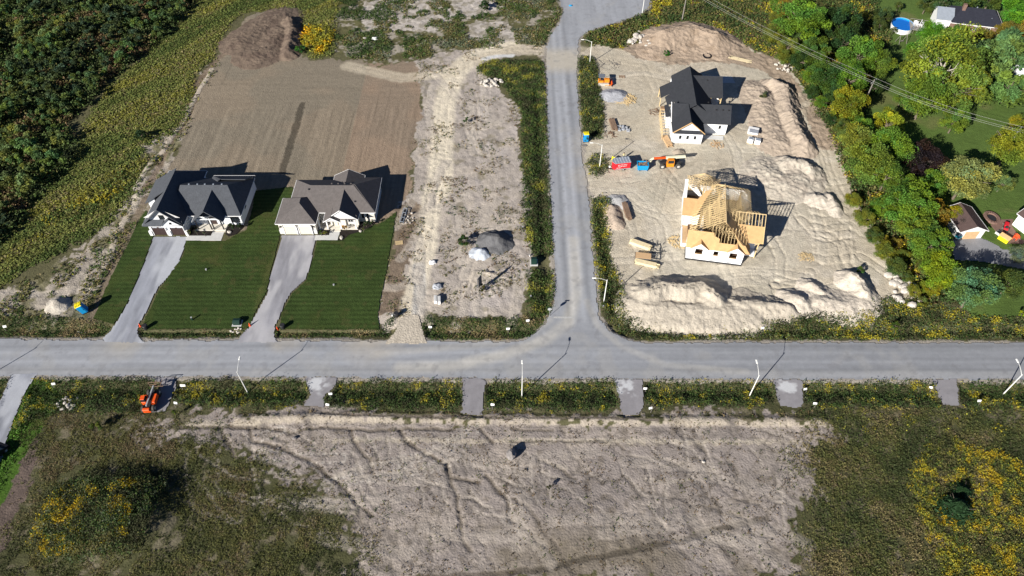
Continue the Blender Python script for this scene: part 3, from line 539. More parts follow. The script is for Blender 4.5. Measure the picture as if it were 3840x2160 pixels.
# ------------------------------------------------------------------ houses
def wing_planes(ax, x0, x1, y0, y1, ze, zr, rc, h0=0, h1=0, zl=None, zrt=None):
    zl = ze if zl is None else zl; zrt = ze if zrt is None else zrt
    if ax == 'y':
        P = [[(x0, y0, zl), (rc, y0+h0, zr), (rc, y1-h1, zr), (x0, y1, zl)], [(rc, y0+h0, zr), (x1, y0, zrt), (x1, y1, zrt), (rc, y1-h1, zr)]]
        if h0: P.append([(x0, y0, zl), (x1, y0, zrt), (rc, y0+h0, zr)])
        if h1: P.append([(x0, y1, zl), (rc, y1-h1, zr), (x1, y1, zrt)])
    else:
        P = [[(x0, y0, zl), (x1, y0, zl), (x1-h1, rc, zr), (x0+h0, rc, zr)], [(x0+h0, rc, zr), (x1-h1, rc, zr), (x1, y1, zrt), (x0, y1, zrt)]]
        if h0: P.append([(x0, y0, zl), (x0+h0, rc, zr), (x0, y1, zrt)])
        if h1: P.append([(x1, y0, zl), (x1, y1, zrt), (x1-h1, rc, zr)])
    return P
def roofmb(wings, th=.2):
    b = MB()
    for w_ in wings:
        for p in wing_planes(**w_): b.slab(p, th)
    return b
def W_(ax, x0, x1, y0, y1, ze, zr, rc, h0=0, h1=0, zl=None, zrt=None): return dict(ax=ax, x0=x0, x1=x1, y0=y0, y1=y1, ze=ze, zr=zr, rc=rc, h0=h0, h1=h1, zl=zl, zrt=zrt)
def fascia(wings, parent, m, rake=True, back=True):
    b = MB()
    for w_ in wings:
        zl = w_['zl'] or w_['ze']; zt = w_['zrt'] or w_['ze']; x0, x1, y0, y1, rc, zr = (w_[k] for k in ('x0', 'x1', 'y0', 'y1', 'rc', 'zr')); e = .05
        a = [(x0-e, y0, zl), (x0-e, y1, zl), (x1+e, y0, zt), (x1+e, y1, zt)] if w_['ax'] == 'y' else [(x0, y0-e, zl), (x1, y0-e, zl), (x0, y1+e, zt), (x1, y1+e, zt)]
        for p, q_ in ((a[0], a[1]), (a[2], a[3])): b.bar((p[0], p[1], p[2]-.08), (q_[0], q_[1], q_[2]-.08), .07, .16)
        if w_['ax'] == 'y':
            for h, yy in ((w_['h0'], y0-e), (w_['h1'], y1+e))[:2 if back or w_['h1'] else 1]:
                if h: b.bar((x0, yy, zl-.08), (x1, yy, zt-.08), .07, .16)
                elif rake: b.bar((x0, yy, zl-.07), (rc, yy, zr-.07), .06, .16); b.bar((rc, yy, zr-.07), (x1, yy, zt-.07), .06, .16)
        else:
            for h, xx in ((w_['h0'], x0-e), (w_['h1'], x1+e)):
                if h: b.bar((xx, y0, zl-.08), (xx, y1, zt-.08), .07, .16)
                elif rake: b.bar((xx, y0, zl-.07), (xx, rc, zr-.07), .06, .16); b.bar((xx, rc, zr-.07), (xx, y1, zt-.07), .06, .16)
    return b.build('fascia', m, parent)
def wallw(b, ax, x0, x1, y0, y1, z0, ze, zr=None, rc=None, zt=None):
    """a block of wall, with gable tops when zr is given"""
    zt = ze if zt is None else zt
    if zr is None: return b.box(x0, x1, y0, y1, z0, ze)
    if ax == 'y':
        pr = [(x0, z0), (x1, z0), (x1, zt), (rc, zr), (x0, ze)]; v = [(x, y0, z) for x, z in pr]+[(x, y1, z) for x, z in pr]
    else:
        pr = [(y0, z0), (y1, z0), (y1, zt), (rc, zr), (y0, ze)]; v = [(x0, y, z) for y, z in pr]+[(x1, y, z) for y, z in pr]
    n = 5; return b.add(v, [tuple(range(n)), tuple(range(2*n-1, n-1, -1))]+[(i, (i+1) % n, n+(i+1) % n, n+i) for i in range(n)])
def window(parent, side, a0, a1, z0, z1, p, fm=M_black, gm=M_glass, name='window', bars=1):
    """framed window on a wall: side 's','n','w','e'; a0..a1 along the wall at plane p"""
    d = {'s': -1, 'n': 1, 'w': -1, 'e': 1}[side]; f = MB(); t = .07
    def bx(mb, u0, u1, w0, w1, k0, k1):
        lo, hi = sorted((p+d*k0, p+d*k1))
        if side in 'sn': mb.box(u0, u1, lo, hi, w0, w1)
        else: mb.box(lo, hi, u0, u1, w0, w1)
    bx(f, a0, a0+t, z0, z1, -.05, .07); bx(f, a1-t, a1, z0, z1, -.05, .07); bx(f, a0+t, a1-t, z0, z0+t, -.05, .07); bx(f, a0+t, a1-t, z1-t, z1, -.05, .07)
    for i in range(bars): u = a0+(a1-a0)*(i+1)/(bars+1); bx(f, u-.025, u+.025, z0+t, z1-t, .022, .05)
    o = f.build(name, fm, parent); g = MB(); bx(g, a0+t, a1-t, z0+t, z1-t, -.03, .02); g.build('pane', gm, o); return o
class VB:
    def __init__(s): s.l = []
    def box(s, *a): s.l.append(a)
    def build(s, name, m, parent): each('roof_vent', m, parent, s.l)
def roofvent(b, x, y, z): b.box(x-.14, x+.14, y-.12, y+.12, z-.1, z+.13)

# --- house 1: charcoal roof, white walls
h = thing('house', 'finished white house with charcoal shingle roof and two dark garage doors', 'house')
g = [W_('y', -72.6, -64.6, 99.55, 116.0, 3.2, 7.2, -68.4, 0, 5.2, zl=3.2, zrt=3.2)]
main = [W_('x', -67.5, -53.95, 102.2, 113.7, 3.2, 6.55, 107.6, 1, 3.1)]
fg = [W_('y', -63.15, -57.05, 100.45, 107.4, 3.25, 6.05, -60.05)]
rf = roofmb(g+main+fg)
rf.slab([(-68.5, 105.6, 7.12), (-68.5, 112.2, 7.12), (-74.2, 112.6, 3.5), (-74.0, 105.6, 3.5)], .18)          # shallow side slope
rf.slab([(-62.7, 114.35, 3.25), (-54.0, 114.35, 3.25), (-54.6, 110.8, 5.3), (-59.6, 110.8, 5.35)], .2)         # rear slope over the family room
rf.slab([(-62.7, 114.35, 3.25), (-59.6, 110.8, 5.35), (-60.1, 110.3, 5.3), (-62.9, 113.5, 3.25)], .2)
roof = rf.build('roof', M_shA, h)
v = VB()
for x in (-64.8, -63.1, -61.6, -59.9, -58.2): roofvent(v, x, 107.85, 6.5)
roofvent(v, -69.4, 110.4, 6.3); v.build('roof_vents', M_alu, roof)
fascia(g+fg, h, M_trim, False)
for a_, b_ in (((-64.6, 102.15, 3.12), (-53.95, 102.15, 3.12)), ((-62.7, 114.42, 3.18), (-54, 114.42, 3.18)), ((-53.9, 102.2, 3.12), (-53.9, 113.7, 3.12))): MB().bar(a_, b_, .08, .14).build('gutter', M_trim, h)
wl = MB(); wallw(wl, 'y', -72.1, -65.1, 100.2, 106, 0, 3.1, 6.95, -68.4, 3.1); wl.box(-72.1, -65.1, 106, 115.5, 0, 3.1); wallw(wl, 'x', -66, -54.5, 102.9, 113.3, 0, 3.1)
wl.box(-62.2, -54.45, 113.3, 113.95, 0, 3.05); wallw(wl, 'y', -62.75, -57.45, 103.0, 105.5, 0, 3.1, 5.75, -60.05); wl.add([(-73.6, 106, 0), (-72.1, 106, 0), (-72.1, 106, 4.6), (-73.6, 106, 3.6), (-73.6, 112, 0), (-72.1, 112, 0), (-72.1, 112, 4.6), (-73.6, 112, 3.6)], [(0, 1, 2, 3), (7, 6, 5, 4), (0, 4, 5, 1), (1, 5, 6, 2), (2, 6, 7, 3), (3, 7, 4, 0)])
wl.build('wall', M_white, h)
MB().add([(-72.1, 100.17, 4.6), (-64.9, 100.17, 4.6), (-68.4, 100.17, 6.98)], [(0, 1, 2)]).add([(-70.6, 100.16, 4.75), (-66.2, 100.16, 4.75), (-68.4, 100.16, 6.9)], [(0, 1, 2)]).build('gable_board', M_stone, h)
# pent roofs over the garage doors and the little gable on the right
MB().slab([(-72.6, 99.3, 3.2), (-68.9, 99.3, 3.2), (-68.2, 100.2, 4.1), (-72.1, 100.2, 4.1)], .16).slab([(-66.9, 99.5, 3.2), (-64.7, 99.5, 3.2), (-64.9, 100.1, 3.8), (-66.9, 100.1, 3.8)], .16).slab([(-68.95, 99.25, 3.18), (-66.9, 99.25, 5.0), (-66.9, 100.6, 5.0), (-68.95, 100.6, 3.18)], .14).slab([(-66.9, 99.25, 5.0), (-64.65, 99.25, 3.18), (-64.65, 100.6, 3.18), (-66.9, 100.6, 5.0)], .14).build('pent_roof', M_shA, h)
MB().add([(-68.8, 99.45, 3.2), (-64.8, 99.45, 3.2), (-66.9, 99.45, 4.9)], [(0, 1, 2)]).box(-68.8, -64.8, 99.5, 100.2, 2.6, 3.2).build('front_gable', M_white, h)
for x0 in (-71.45, -67.85):
    d = MB(); d.box(x0, x0+2.6, 100.0, 100.16, .05, 2.35)
    for k in range(1, 4): d.box(x0+.03, x0+2.57, 99.97, 100.0, .05+k*.575-.02, .05+k*.575+.02)
    o = d.build('garage_door', M_gdoor, h); MB().box(x0+.2, x0+1.1, 99.96, 99.995, 2.0, 2.25).box(x0+1.5, x0+2.4, 99.96, 99.995, 2.0, 2.25).build('door_window', M_tarp, o)
    MB().box(x0-.12, x0, 99.9, 100.19, 0, 2.5).box(x0+2.6, x0+2.72, 99.9, 100.19, 0, 2.5).box(x0-.12, x0+2.72, 99.88, 100.19, 2.36, 2.5).build('door_frame', M_trim, h)
each('stone_pier', M_trim, h, ((-72.3, -71.7, 99.75, 100.19, 0, 1.25), (-68.6, -68.0, 99.75, 100.19, 0, 1.25), (-65.1, -64.65, 99.75, 100.19, 0, 1.25)))
window(h, 's', -69.0, -68.0, 4.2, 5.3, 100.17); window(h, 's', -67.15, -66.7, 3.5, 4.0, 99.45); window(h, 's', -60.55, -59.65, 3.9, 4.95, 102.98)
window(h, 's', -56.6, -54.9, .8, 2.7, 102.9, bars=2); window(h, 'e', 105.9, 106.9, 1.6, 2.7, -54.5)
MB().slab([(-62.9, 102.0, 3.3), (-57.2, 102.0, 3.3), (-57.4, 103.0, 3.9), (-62.7, 103.0, 3.9)], .14).build('pent_roof', M_shA, h)
MB().box(-60.9, -59.6, 102.86, 102.99, .3, 2.5).build('front_door', M_gdoor, h)
p = MB().box(-63.4, -57.6, 101.15, 103.3, 0, .30).box(-60.2, -57.6, 100.75, 101.15, 0, .15).build('porch', M_slab, h)
for x in (-63.0, -60.35, -59.85, -57.95): MB().box(x-.09, x+.09, 101.25, 101.43, .3, 3.2).build('post', M_black, h)
MB().box(-63.1, -57.1, 101.2, 101.5, 3.0, 3.2).build('beam', M_white, h)
o = MB().box(-64.95, -57.84, 98.45, 99.75, .0, .09).box(-60.2, -57.84, 99.75, 100.75, .0, .09).build('front_walk', M_conc); tag(o, 'white concrete walk in front of the charcoal roofed house', 'walkway', kind='structure')
# --- house 2: taupe roof
h = thing('house', 'finished cream house with taupe roof and two pale garage doors', 'house')
main = [W_('x', -45.0, -27.4, 103.25, 113.2, 3.1, 5.95, 108.2, 4.4, 4.5)]
gw = [W_('y', -46.7, -38.65, 100.05, 107.5, 3.05, 5.4, -42.1, 3.5, 2.4)]
eg = [W_('y', -37.0, -30.55, 101.25, 107.6, 3.1, 5.55, -33.78)]
sg = [W_('y', -37.35, -34.05, 100.6, 103.5, 3.05, 4.15, -35.7)]
bw = [W_('y', -37.3, -30.95, 108, 114.6, 3.1, 4.75, -34.1)]
rr = [W_('x', -32.5, -27.4, 103.3, 113.9, 3.15, 5.9, 108.5, 0.2, 4.3)]
rf = roofmb(main+gw+eg+sg+bw+rr)
for i in range(4): roofvent(rf, -36.6+i*1.3, 109.3, 5.4)
roof = rf.build('roof', M_shB, h)
v = VB(); roofvent(v, -40.9, 107.4, 5.6); roofvent(v, -31.5, 105.2, 4.3); v.build('roof_vents', M_dark, roof)
fascia(gw+bw, h, M_trim)
fascia(eg+sg, h, M_trim, True, False)
for a_, b_ in (((-38.6, 103.2, 3.02), (-27.35, 103.2, 3.02)), ((-27.33, 103.25, 3.02), (-27.33, 113.9, 3.02)), ((-45.05, 107.5, 3.02), (-45.05, 113.2, 3.02))): MB().bar(a_, b_, .08, .14).build('gutter', M_trim, h)
wl = MB(); wl.box(-46.35, -39.0, 100.4, 107.2, 0, 3.0); wl.box(-44.6, -27.8, 103.9, 112.9, 0, 3.05); wallw(wl, 'y', -36.6, -30.95, 102.6, 105, 0, 3.05, 5.3, -33.78); wl.box(-31.0, -27.8, 112.9, 113.5, 0, 3.05)
wl.build('wall', M_cream, h)
each('stone_skirt', M_stone, h, ((-46.45, -38.95, 100.3, 100.395, 0, 1.2), (-27.9, -27.72, 103.75, 113, 0, .9)))
MB().add([(-36.9, 101.45, 3.0), (-30.7, 101.45, 3.0), (-33.78, 101.45, 5.35)], [(0, 1, 2)]).build('front_gable', M_trim, h)
MB().add([(-37.2, 100.75, 3.0), (-34.2, 100.75, 3.0), (-35.7, 100.75, 4.0)], [(0, 1, 2)]).build('porch_gable', M_stone, h)
MB().slab([(-36.4, 101.3, 3.05), (-30.6, 101.3, 3.05), (-30.9, 102.0, 3.55), (-35.0, 102.0, 3.55)], .12).build('pent_roof', M_shB, h)
for x0 in (-45.35, -42.35):
    d = MB(); d.box(x0, x0+2.45, 100.18, 100.3, .03, 2.3)
    for k in range(1, 4): d.box(x0+.03, x0+2.42, 100.15, 100.18, k*.575-.015, k*.575+.015)
    d.build('garage_door', M_cdoor, h); MB().box(x0-.13, x0, 100.1, 100.29, 0, 2.45).box(x0+2.45, x0+2.58, 100.1, 100.29, 0, 2.45).box(x0-.13, x0+2.58, 100.1, 100.29, 2.31, 2.45).build('door_frame', M_trim, h)
for x in (-46.0, -39.5): MB().box(x-.1, x+.1, 100.05, 100.3, 1.9, 2.25).build('wall_lamp', M_black, h)
for x in (-30.15, -29.2): window(h, 's', x-.33, x+.33, .9, 2.7, 103.9, fm=M_trim, bars=0)
window(h, 's', -33.0, -31.9, 1.1, 2.6, 102.6, fm=M_trim); window(h, 'e', 106, 107.2, 1.2, 2.5, -27.8, fm=M_trim)
MB().box(-36.2, -35.1, 102.48, 102.59, .3, 2.5).build('front_door', M_cdoor, h)
MB().box(-38.9, -31.05, 101.5, 103.9, 0, .3).box(-36.6, -34.5, 100.9, 101.5, 0, .2).build('porch', M_slab, h)
for x in (-38.6, -37.0, -34.3, -31.3): MB().box(x-.12, x+.12, 101.4, 101.64, .3, 3.05).build('post', M_trim, h)
o = MB().box(-39.3, -34.7, 98.55, 99.9, 0, .09).box(-36.6, -34.6, 99.9, 100.95, 0, .09).build('front_walk', M_conc); tag(o, kind='structure')
# planting beds
for nm, lab, P in (('planting_bed', None, [(-64.6, 99.8), (-60.3, 99.8), (-60.3, 101.1), (-63.5, 101.1), (-64.6, 102.4)]), ('planting_bed', None, [(-57.5, 100.3), (-56.6, 99.6), (-55.3, 100.2), (-54.2, 102.3), (-54.5, 102.9), (-57.3, 103.0)]),
                   ('planting_bed', None, [(-34.5, 98.4), (-33.6, 98.5), (-32.6, 100.1), (-30.6, 100.9), (-28.5, 102.3), (-27.6, 103.8), (-31, 103.7), (-31, 101.4), (-34.4, 101.3)]), ('planting_bed', None, [(-38.8, 99.95), (-36.7, 99.95), (-36.7, 101.4), (-38.8, 101.4)])):
    tag(MB().prism(P, 0, .085).build(nm, M_mulch), kind='structure')

# --- house 3: black roof, house wrap walls, still under construction
h = thing('house_under_construction', 'unfinished house with black roof and white house wrap walls', 'house', (36.21, 129.65, 0), math.radians(-4))
A = [W_('y', -.25, 6.95, -.75, 6.4, 3.4, 6.3, 3.4)]; B = [W_('x', -.35, 13.05, 2.9, 9.9, 3.6, 6.3, 6.35)]
Cc = [W_('y', .9, 9.5, 5, 20.65, 4.2, 7.05, 4.9, zl=4.3, zrt=3.9)]; D = [W_('x', 5, 12.3, 12.2, 21.0, 4.25, 6.7, 17.3)]
rf = roofmb(A+B+Cc+D); rf.slab([(.95, 13.8, 4.33), (.95, 18.2, 4.33), (-1.8, 18.2, 2.6), (-1.8, 13.8, 2.6)], .18); rf.slab([(.95, 10, 4.3), (.95, 13.8, 4.3), (-.9, 13.4, 3.1), (-.6, 10.4, 3.1)], .18)
rf.slab([(-.3, 5.6, 3.3), (-.3, 10.4, 3.3), (-1.25, 10.2, 2.9), (-1.25, 5.8, 2.9)], .16)
roof = rf.build('roof', M_shC, h)
v = VB()
for x, y, z in ((8.2, 8.3, 5.5), (9.6, 5.3, 5.6), (11.1, 5.3, 5.6), (12.4, 5.3, 5.6), (8.7, 16.2, 6.2), (4.4, 8, 6.5)): roofvent(v, x, y, z)
v.build('roof_vents', M_dark, roof)
MB().bar((-.3, 2.9, 3.6), (-.42, 6.35, 6.35), .1, .3).bar((-.42, 6.35, 6.35), (-.4, 6.9, 6.1), .1, .3).build('rake_board', M_trim, h)
MB().bar((-.25, -.8, 3.3), (3.4, -.8, 6.2), .09, .2).bar((3.4, -.8, 6.2), (6.95, -.8, 3.3), .09, .2).build('rake_board', M_osb, h)
MB().slab([(0, -.8, 3.25), (6.7, -.8, 3.25), (6.6, -.2, 3.75), (.2, -.2, 3.75)], .12).build('pent_roof', M_shC, h)
wl = MB(); wallw(wl, 'y', 0, 6.7, -.1, 5, 0, 3.3, 6.1, 3.4, 3.3); wallw(wl, 'x', .1, 12.6, 3.7, 9, 0, 3.5, 6.1, 6.35, 3.5); wallw(wl, 'y', 1.1, 9.2, 8, 20.3, 0, 4.2, 6.8, 4.9, 3.9); wl.box(9, 12.0, 14.6, 20.5, 0, 4.3)
wl.box(-.9, 1, 5.5, 10.2, 0, 2.7).box(.9, 1.1, 18.3, 20.3, 0, 3.8).build('wall', M_wrap, h)
MB().box(.0, 6.72, -.14, -.1, .05, .75).box(6.75, 12.62, 3.66, 3.7, .05, .5).build('foundation', M_conc, h)
for x in (1.75, 3.4, 5.05): window(h, 's', x-.26, x+.26, 1.3, 2.2, -.1, bars=0)
window(h, 's', 10.7, 11.2, 1.7, 2.6, 3.7, bars=0)
for x, y in ((12.0, 12.5), (9.6, 12.5)): MB().box(x-.1, x+.1, y-.1, y+.1, 0, 4.1).build('post', M_lum, h)
MB().bar((12.0, 12.5, 3.1), (11.2, 12.5, 4.0), .12, .12).box(9.3, 12.2, 12.4, 12.6, 3.95, 4.2).build('beam', M_lum, h)
MB().box(-1.8, -1.65, 13.9, 18.1, 2.25, 2.45).build('beam', M_lum, h)
for y in (13.95, 17.9): MB().box(-1.8, -1.62, y, y+.18, 0, 2.3).build('post', M_lum, h)
each('porch', M_dfl, h, ((-1.5, .9, 12.5, 13.4, .0, .5), (7.6, 12.4, 10.4, 13.4, 0, .2)))
sc = MB()
for i in range(9): y = 1+i*1.1; sc.bar((-2.1, y, 0), (-2.05, y, 2.2), .08, .08); sc.bar((-2.2, y, 1.9), (-.9, y+.2, 1.9), .06, .1)
for z in (.9, 1.9): sc.bar((-2.1, .8, z), (-2.0, 10.5, z), .05, .14)
sc.build('scaffold', M_lum, h)
o = MB().slab([(48.0, 157.0, .06), (55.6, 156.4, .06), (55.8, 153.5, .06), (48.3, 153.8, .06)], .06).build('site_pad', M_conc); tag(o, kind='structure')
o = MB().slab([(43.6, 132.6, .07), (48.6, 132.0, .07), (48.3, 130.6, .07), (43.7, 131.2, .07)], .06).build('site_pad', M_conc); tag(o, kind='structure')

# --- house 4: framing
h = thing('framed_house', 'timber framed house with open roof trusses and plywood sheathing', 'house', (33.63, 93.49, 0), math.radians(-10))
zf = 1.2; M_floor = mat('subfloor', (.10, .055, .032), .9, .2, 1)
wl = MB(); t = .18
def ring(x0, x1, y0, y1, z0, z1):
    wl.box(x0, x1, y0, y0+t, z0, z1); wl.box(x0, x1, y1-t, y1, z0, z1); wl.box(x0, x0+t, y0+t, y1-t, z0, z1); wl.box(x1-t, x1, y0+t, y1-t, z0, z1)
# front wall with openings
def wall_front(y, x0, x1, z0, z1, ops):
    xs_ = sorted(set([x0, x1]+[o[0] for o in ops]+[o[1] for o in ops]))
    for a, b_ in zip(xs_[:-1], xs_[1:]):
        zz = z0; 
        for o_ in sorted([o for o in ops if o[0] <= a and o[1] >= b_], key=lambda o: o[2]):
            wl.box(a, b_, y, y+t, zz, o_[2]); zz = o_[3]
        wl.box(a, b_, y, y+t, zz, z1)
ops = [(1.45, 2.85, 1.9, 3.1), (4.9, 5.8, 2.0, 3.0), (7.9, 9.3, 1.8, 3.05), (1.3, 2.1, .35, .62), (4.5, 5.4, .35, .62), (7.8, 8.6, .35, .62)]
wall_front(0, 0, 10.5, 0, 3.85, ops)
wl.box(0, t, t, 4.2, 0, 3.9); wl.box(10.5-t, 10.5, t, 4.6, 0, 3.9); wl.box(-.9, -.9+t, 8.6, 17.5, 0, 3.9); wl.box(-.9, 2, 8.6, 8.6+t, 0, 3.9); wl.box(11.8, 11.98, 9, 17.6, 0, 3.9); wl.box(10.5, 13.2, 4.6, 4.78, 0, 3.9); wl.box(13.05, 13.23, 4.8, 9, 0, 3.9)
wl.box(-.9, 11.98, 17.5, 17.68, 0, 3.9); wl.box(2.6, 2.78, 4.2, 8.6, 0, 3.9); wl.box(.2, 2.6, 4.2, 4.38, 0, 1.6); wl.box(-1.0, -.82, 3.4, 8.0, 0, .9); wl.box(-1.0, .1, 3.2, 3.38, 0, .9)
for xc in (2.05, 8.75): wl.add([(xc-1.6, -.05, 3.85), (xc+1.6, -.05, 3.85), (xc, -.05, 5.15), (xc-1.6, 0.1, 3.85), (xc+1.6, 0.1, 3.85), (xc, 0.1, 5.15)], [(0, 1, 2), (5, 4, 3), (0, 3, 4, 1), (1, 4, 5, 2), (2, 5, 3, 0)])
wl.build('wall', M_wrap, h)
MB().box(-.12, -.02, -.1, 4, 0, .32).box(-.12, 10.6, -.12, -.02, 0, .30).build('foundation_membrane', M_dark, h)
MB().box(.2, 10.3, .2, 17.4, 1.0, 1.2).box(-.7, .2, 8.8, 17.4, 1.0, 1.2).box(10.3, 13.0, 4.8, 9, 1.0, 1.2).build('floor_deck', M_floor, h)
MB().box(-.85, 2.5, 3.5, 8.5, .6, .85).build('porch_deck', M_board, h)
for i, op in enumerate(ops[:3]): MB().box(op[0]-.05, op[1]+.05, -.08, .22, op[2]-.12, op[2]).build('window_sill', M_osb, h)
sm = MB()
for (x0, y0, x1, y1) in ((.3, 5, 10.2, 5), (4, 5, 4, 17), (7.5, .4, 7.5, 9), (.3, 11.5, 11.6, 11.5), (.3, .4, .3, 4), (10.2, 5, 10.2, 17), (2.8, 8.8, 2.8, 17), (6, 11.5, 6, 17), (4, 8.5, 10, 8.5), (12.8, 5, 12.8, 8.8), (10.6, 5.1, 12.8, 5.1)):
    L = math.hypot(x1-x0, y1-y0); n = int(L/.4)
    for i in range(n+1): a = i/n; x = x0+(x1-x0)*a; y = y0+(y1-y0)*a; sm.box(x-.03, x+.03, y-.06, y+.06, 1.2, 3.85)
    sm.bar((x0, y0, 3.85), (x1, y1, 3.85), .12, .08)
sm.build('stud_wall', M_lum, h)
def truss(pts, webs=True, w=.05):
    """rafter polyline in one vertical plane + bottom chord + webs"""
    b = MB()
    for a, c in zip(pts[:-1], pts[1:]): b.bar(a, c, w, .10)
    a, c = Vector(pts[0]), Vector(pts[-1]); z = min(a.z, c.z); a.z = c.z = z
    n = 5
    if webs or len(pts) == 2: b.bar(a, c, .04, .07)
    if webs and len(pts) == 3:
        apex = Vector(pts[1]); base = [a.lerp(c, k/n) for k in range(n+1)]
        def top(p): 
            f = (p-a).length/max(.01, (c-a).length); fa = ((apex-a).dot((c-a))/((c-a).length_squared)); 
            zt = a.z+(apex.z-a.z)*(f/fa if f < fa else (1-f)/(1-fa)); return Vector((p.x, p.y, zt))
        for k in range(1, n): b.bar(base[k], top(base[min(n-1, k+1)] if k < n/2 else base[max(1, k-1)]), .04, .04)
    return b.build('roof_truss', M_lum, h)
ZR = 8.05; XR = 6.1
def zright(x): return ZR-(ZR-3.9)*(x-XR)/(12.2-XR)
ysr = np.arange(3.3, 13.9, .60)
for y in ysr:                                                   # main trusses across the ridge
    xl = .1 if y < 9 else .1+(y-9)*.75; xr = 12.2 if y > 6.6 else 11.3
    zl = ZR-(ZR-3.95)*(XR-xl)/(XR-.1); truss([(xl, y, zl), (XR, y, ZR), (xr, y, 3.9)], int(y*10) % 3 == 0, .12)
for k in range(6):                                              # hip trusses at the back
    f = (k+1)/7; y = 13.7+(18.0-13.7)*f; z = ZR-(ZR-3.9)*f; truss([(XR-.1-2.5*f, y, z), (XR, y, z), (XR+.2+6.0*f, y, z-.1)] if f < .05 else [(4, y, 4.2), (XR-1.5, y, z), (XR+6.1*f, y, z), (12.2, y, 3.9)], False, .10)
for x in np.arange(7.6, 13.6, .62):                             # east wing trusses
    if x > 10.8: truss([(x, 2.2, 4.2), (x, 6.85, 7.45), (x, 11.3, 4.2)], False, .11)
    else: truss([(x, 6.85-(x-6.6)*1.05, 7.45-(x-6.6)*.74), (x, 6.85, 7.45)], False, .09)
for x in np.arange(-.6, 5.2, .55): truss([(x, 13.2, 6.3), (x, 15.1, 7.05), (x, 20, 4.4)], False)
for y in np.arange(15.6, 20.4, .6): f = max(0, (y-18.3)/2.7); truss([(-.6, y, 4.2), (2.7, y, 6.5-2*f), (6.2, y, 4.2)], True)
for x in np.arange(3.9, 10.6, .6): truss([(x, -.4, 4.2), (x, 2.2 if x > 3 else 1.2, 7.5 if x < 8.6 else 7.5-(x-8.6)*1.3), (x, 3.2, 4.2)], False, .05)
# sheathing sheets, each plane a part
def sheet(pts, m=M_osb, th=.05, name='roof_sheathing'): return MB().slab(pts, th).build(name, m, h)
def fz(y): return 3.95+1.27*(y+.7)                              # front slope
sheet([(-.6, -.7, fz(-.7)), (11.25, -.7, fz(-.7)), (10.2, .25, fz(.25)), (-.6, .25, fz(.25))])
sheet([(-.6, .25, fz(.25)), (4.7, .25, fz(.25)), (4.2, 1.35, fz(1.35)), (-.6, 1.35, fz(1.35))]); sheet([(4.7, .25, fz(.25)), (5.4, .25, fz(.25)), (5.4, .7, fz(.7)), (4.4, .95, fz(.95))])
sheet([(9.2, .0, fz(.0)+.06), (11.1, -.7, fz(-.7)+.06), (8.2, 1.2, fz(1.2)+.06)])
sheet([(XR+.02, 2.7, ZR+.12), (11.35, -.75, 4.0), (11.35, 1.7, 4.0), (XR+.02, 6.5, ZR+.12)])             # east slope, south end
ez = lambda y: 4.2+.70*(y-2.2)+.12
sheet([(10.6, 2.2, ez(2.2)), (13.75, 2.2, ez(2.2)), (13.75, 4.9, ez(4.9)), (8.9, 4.9, ez(4.9))]); MB().bar((8.2, 6.85, 7.6), (13.8, 6.85, 7.6), .12, .14).bar((13.75, 2.2, 4.3), (13.75, 6.85, 7.55), .1, .16).build('ridge_beam', M_lum, h)
MB().bar((XR, 2.6, ZR+.1), (XR, 13.9, ZR+.1), .12, .14).build('ridge_beam', M_lum, h)
wz = lambda y: 3.95+.44*(y-7.9)+.12                              # west wing, south facing slope
sheet([(-1.5, 7.9, wz(7.9)), (.1, 7.9, wz(7.9)), (1.3, 11.4, wz(11.4)), (-1.5, 11.4, wz(11.4))]); sheet([(2.3, 11.4, wz(11.4)), (1.3, 11.4, wz(11.4)), (3.1, 13.6, wz(13.6)+.02), (2.3, 12.5, wz(12.5))]); sheet([(-1.5, 11.4, wz(11.4)), (-.9, 11.4, wz(11.4)), (-.9, 15.1, wz(15.1)), (-1.5, 15.1, wz(15.1))], M_wrap)
sheet([(.1, 7.9, wz(7.9)+.03), (1.2, 7.7, wz(7.9)+.35), (1.9, 9.2, 5.2), (2.6, 11.0, 5.7), (3.9, 13.3, 6.65), (2.8, 13.2, wz(13.2)+.03), (1.2, 11.2, wz(11.2)+.03)])
for xc in (2.05, 8.75):
    sheet([(xc-1.75, -.95, 3.95), (xc, -.95, 5.4), (xc, .55, 5.4), (xc-1.75, -.55, 3.95)], th=.06, name='dormer_sheathing'); sheet([(xc, -.95, 5.4), (xc+1.75, -.95, 3.95), (xc+1.75, -.55, 3.95), (xc, .55, 5.4)], th=.06, name='dormer_sheathing')
    MB().add([(xc-1.6, -.7, 3.9), (xc+1.6, -.7, 3.9), (xc, -.7, 5.25)], [(0, 1, 2)]).build('dormer_face', M_wrap, h)
MB().box(13.0, 13.18, 2.5, 2.68, 0, 4.2).build('post', M_lum, h); MB().box(10.6, 13.2, 2.4, 2.6, 3.95, 4.2).bar((12.4, 2.55, 3.4), (13.05, 2.55, 4.0), .1, .1).build('beam', M_lum, h)
MB().box(10.6, 13.2, 2.6, 4.6, .3, .5).build('porch_deck', M_wrap, h)

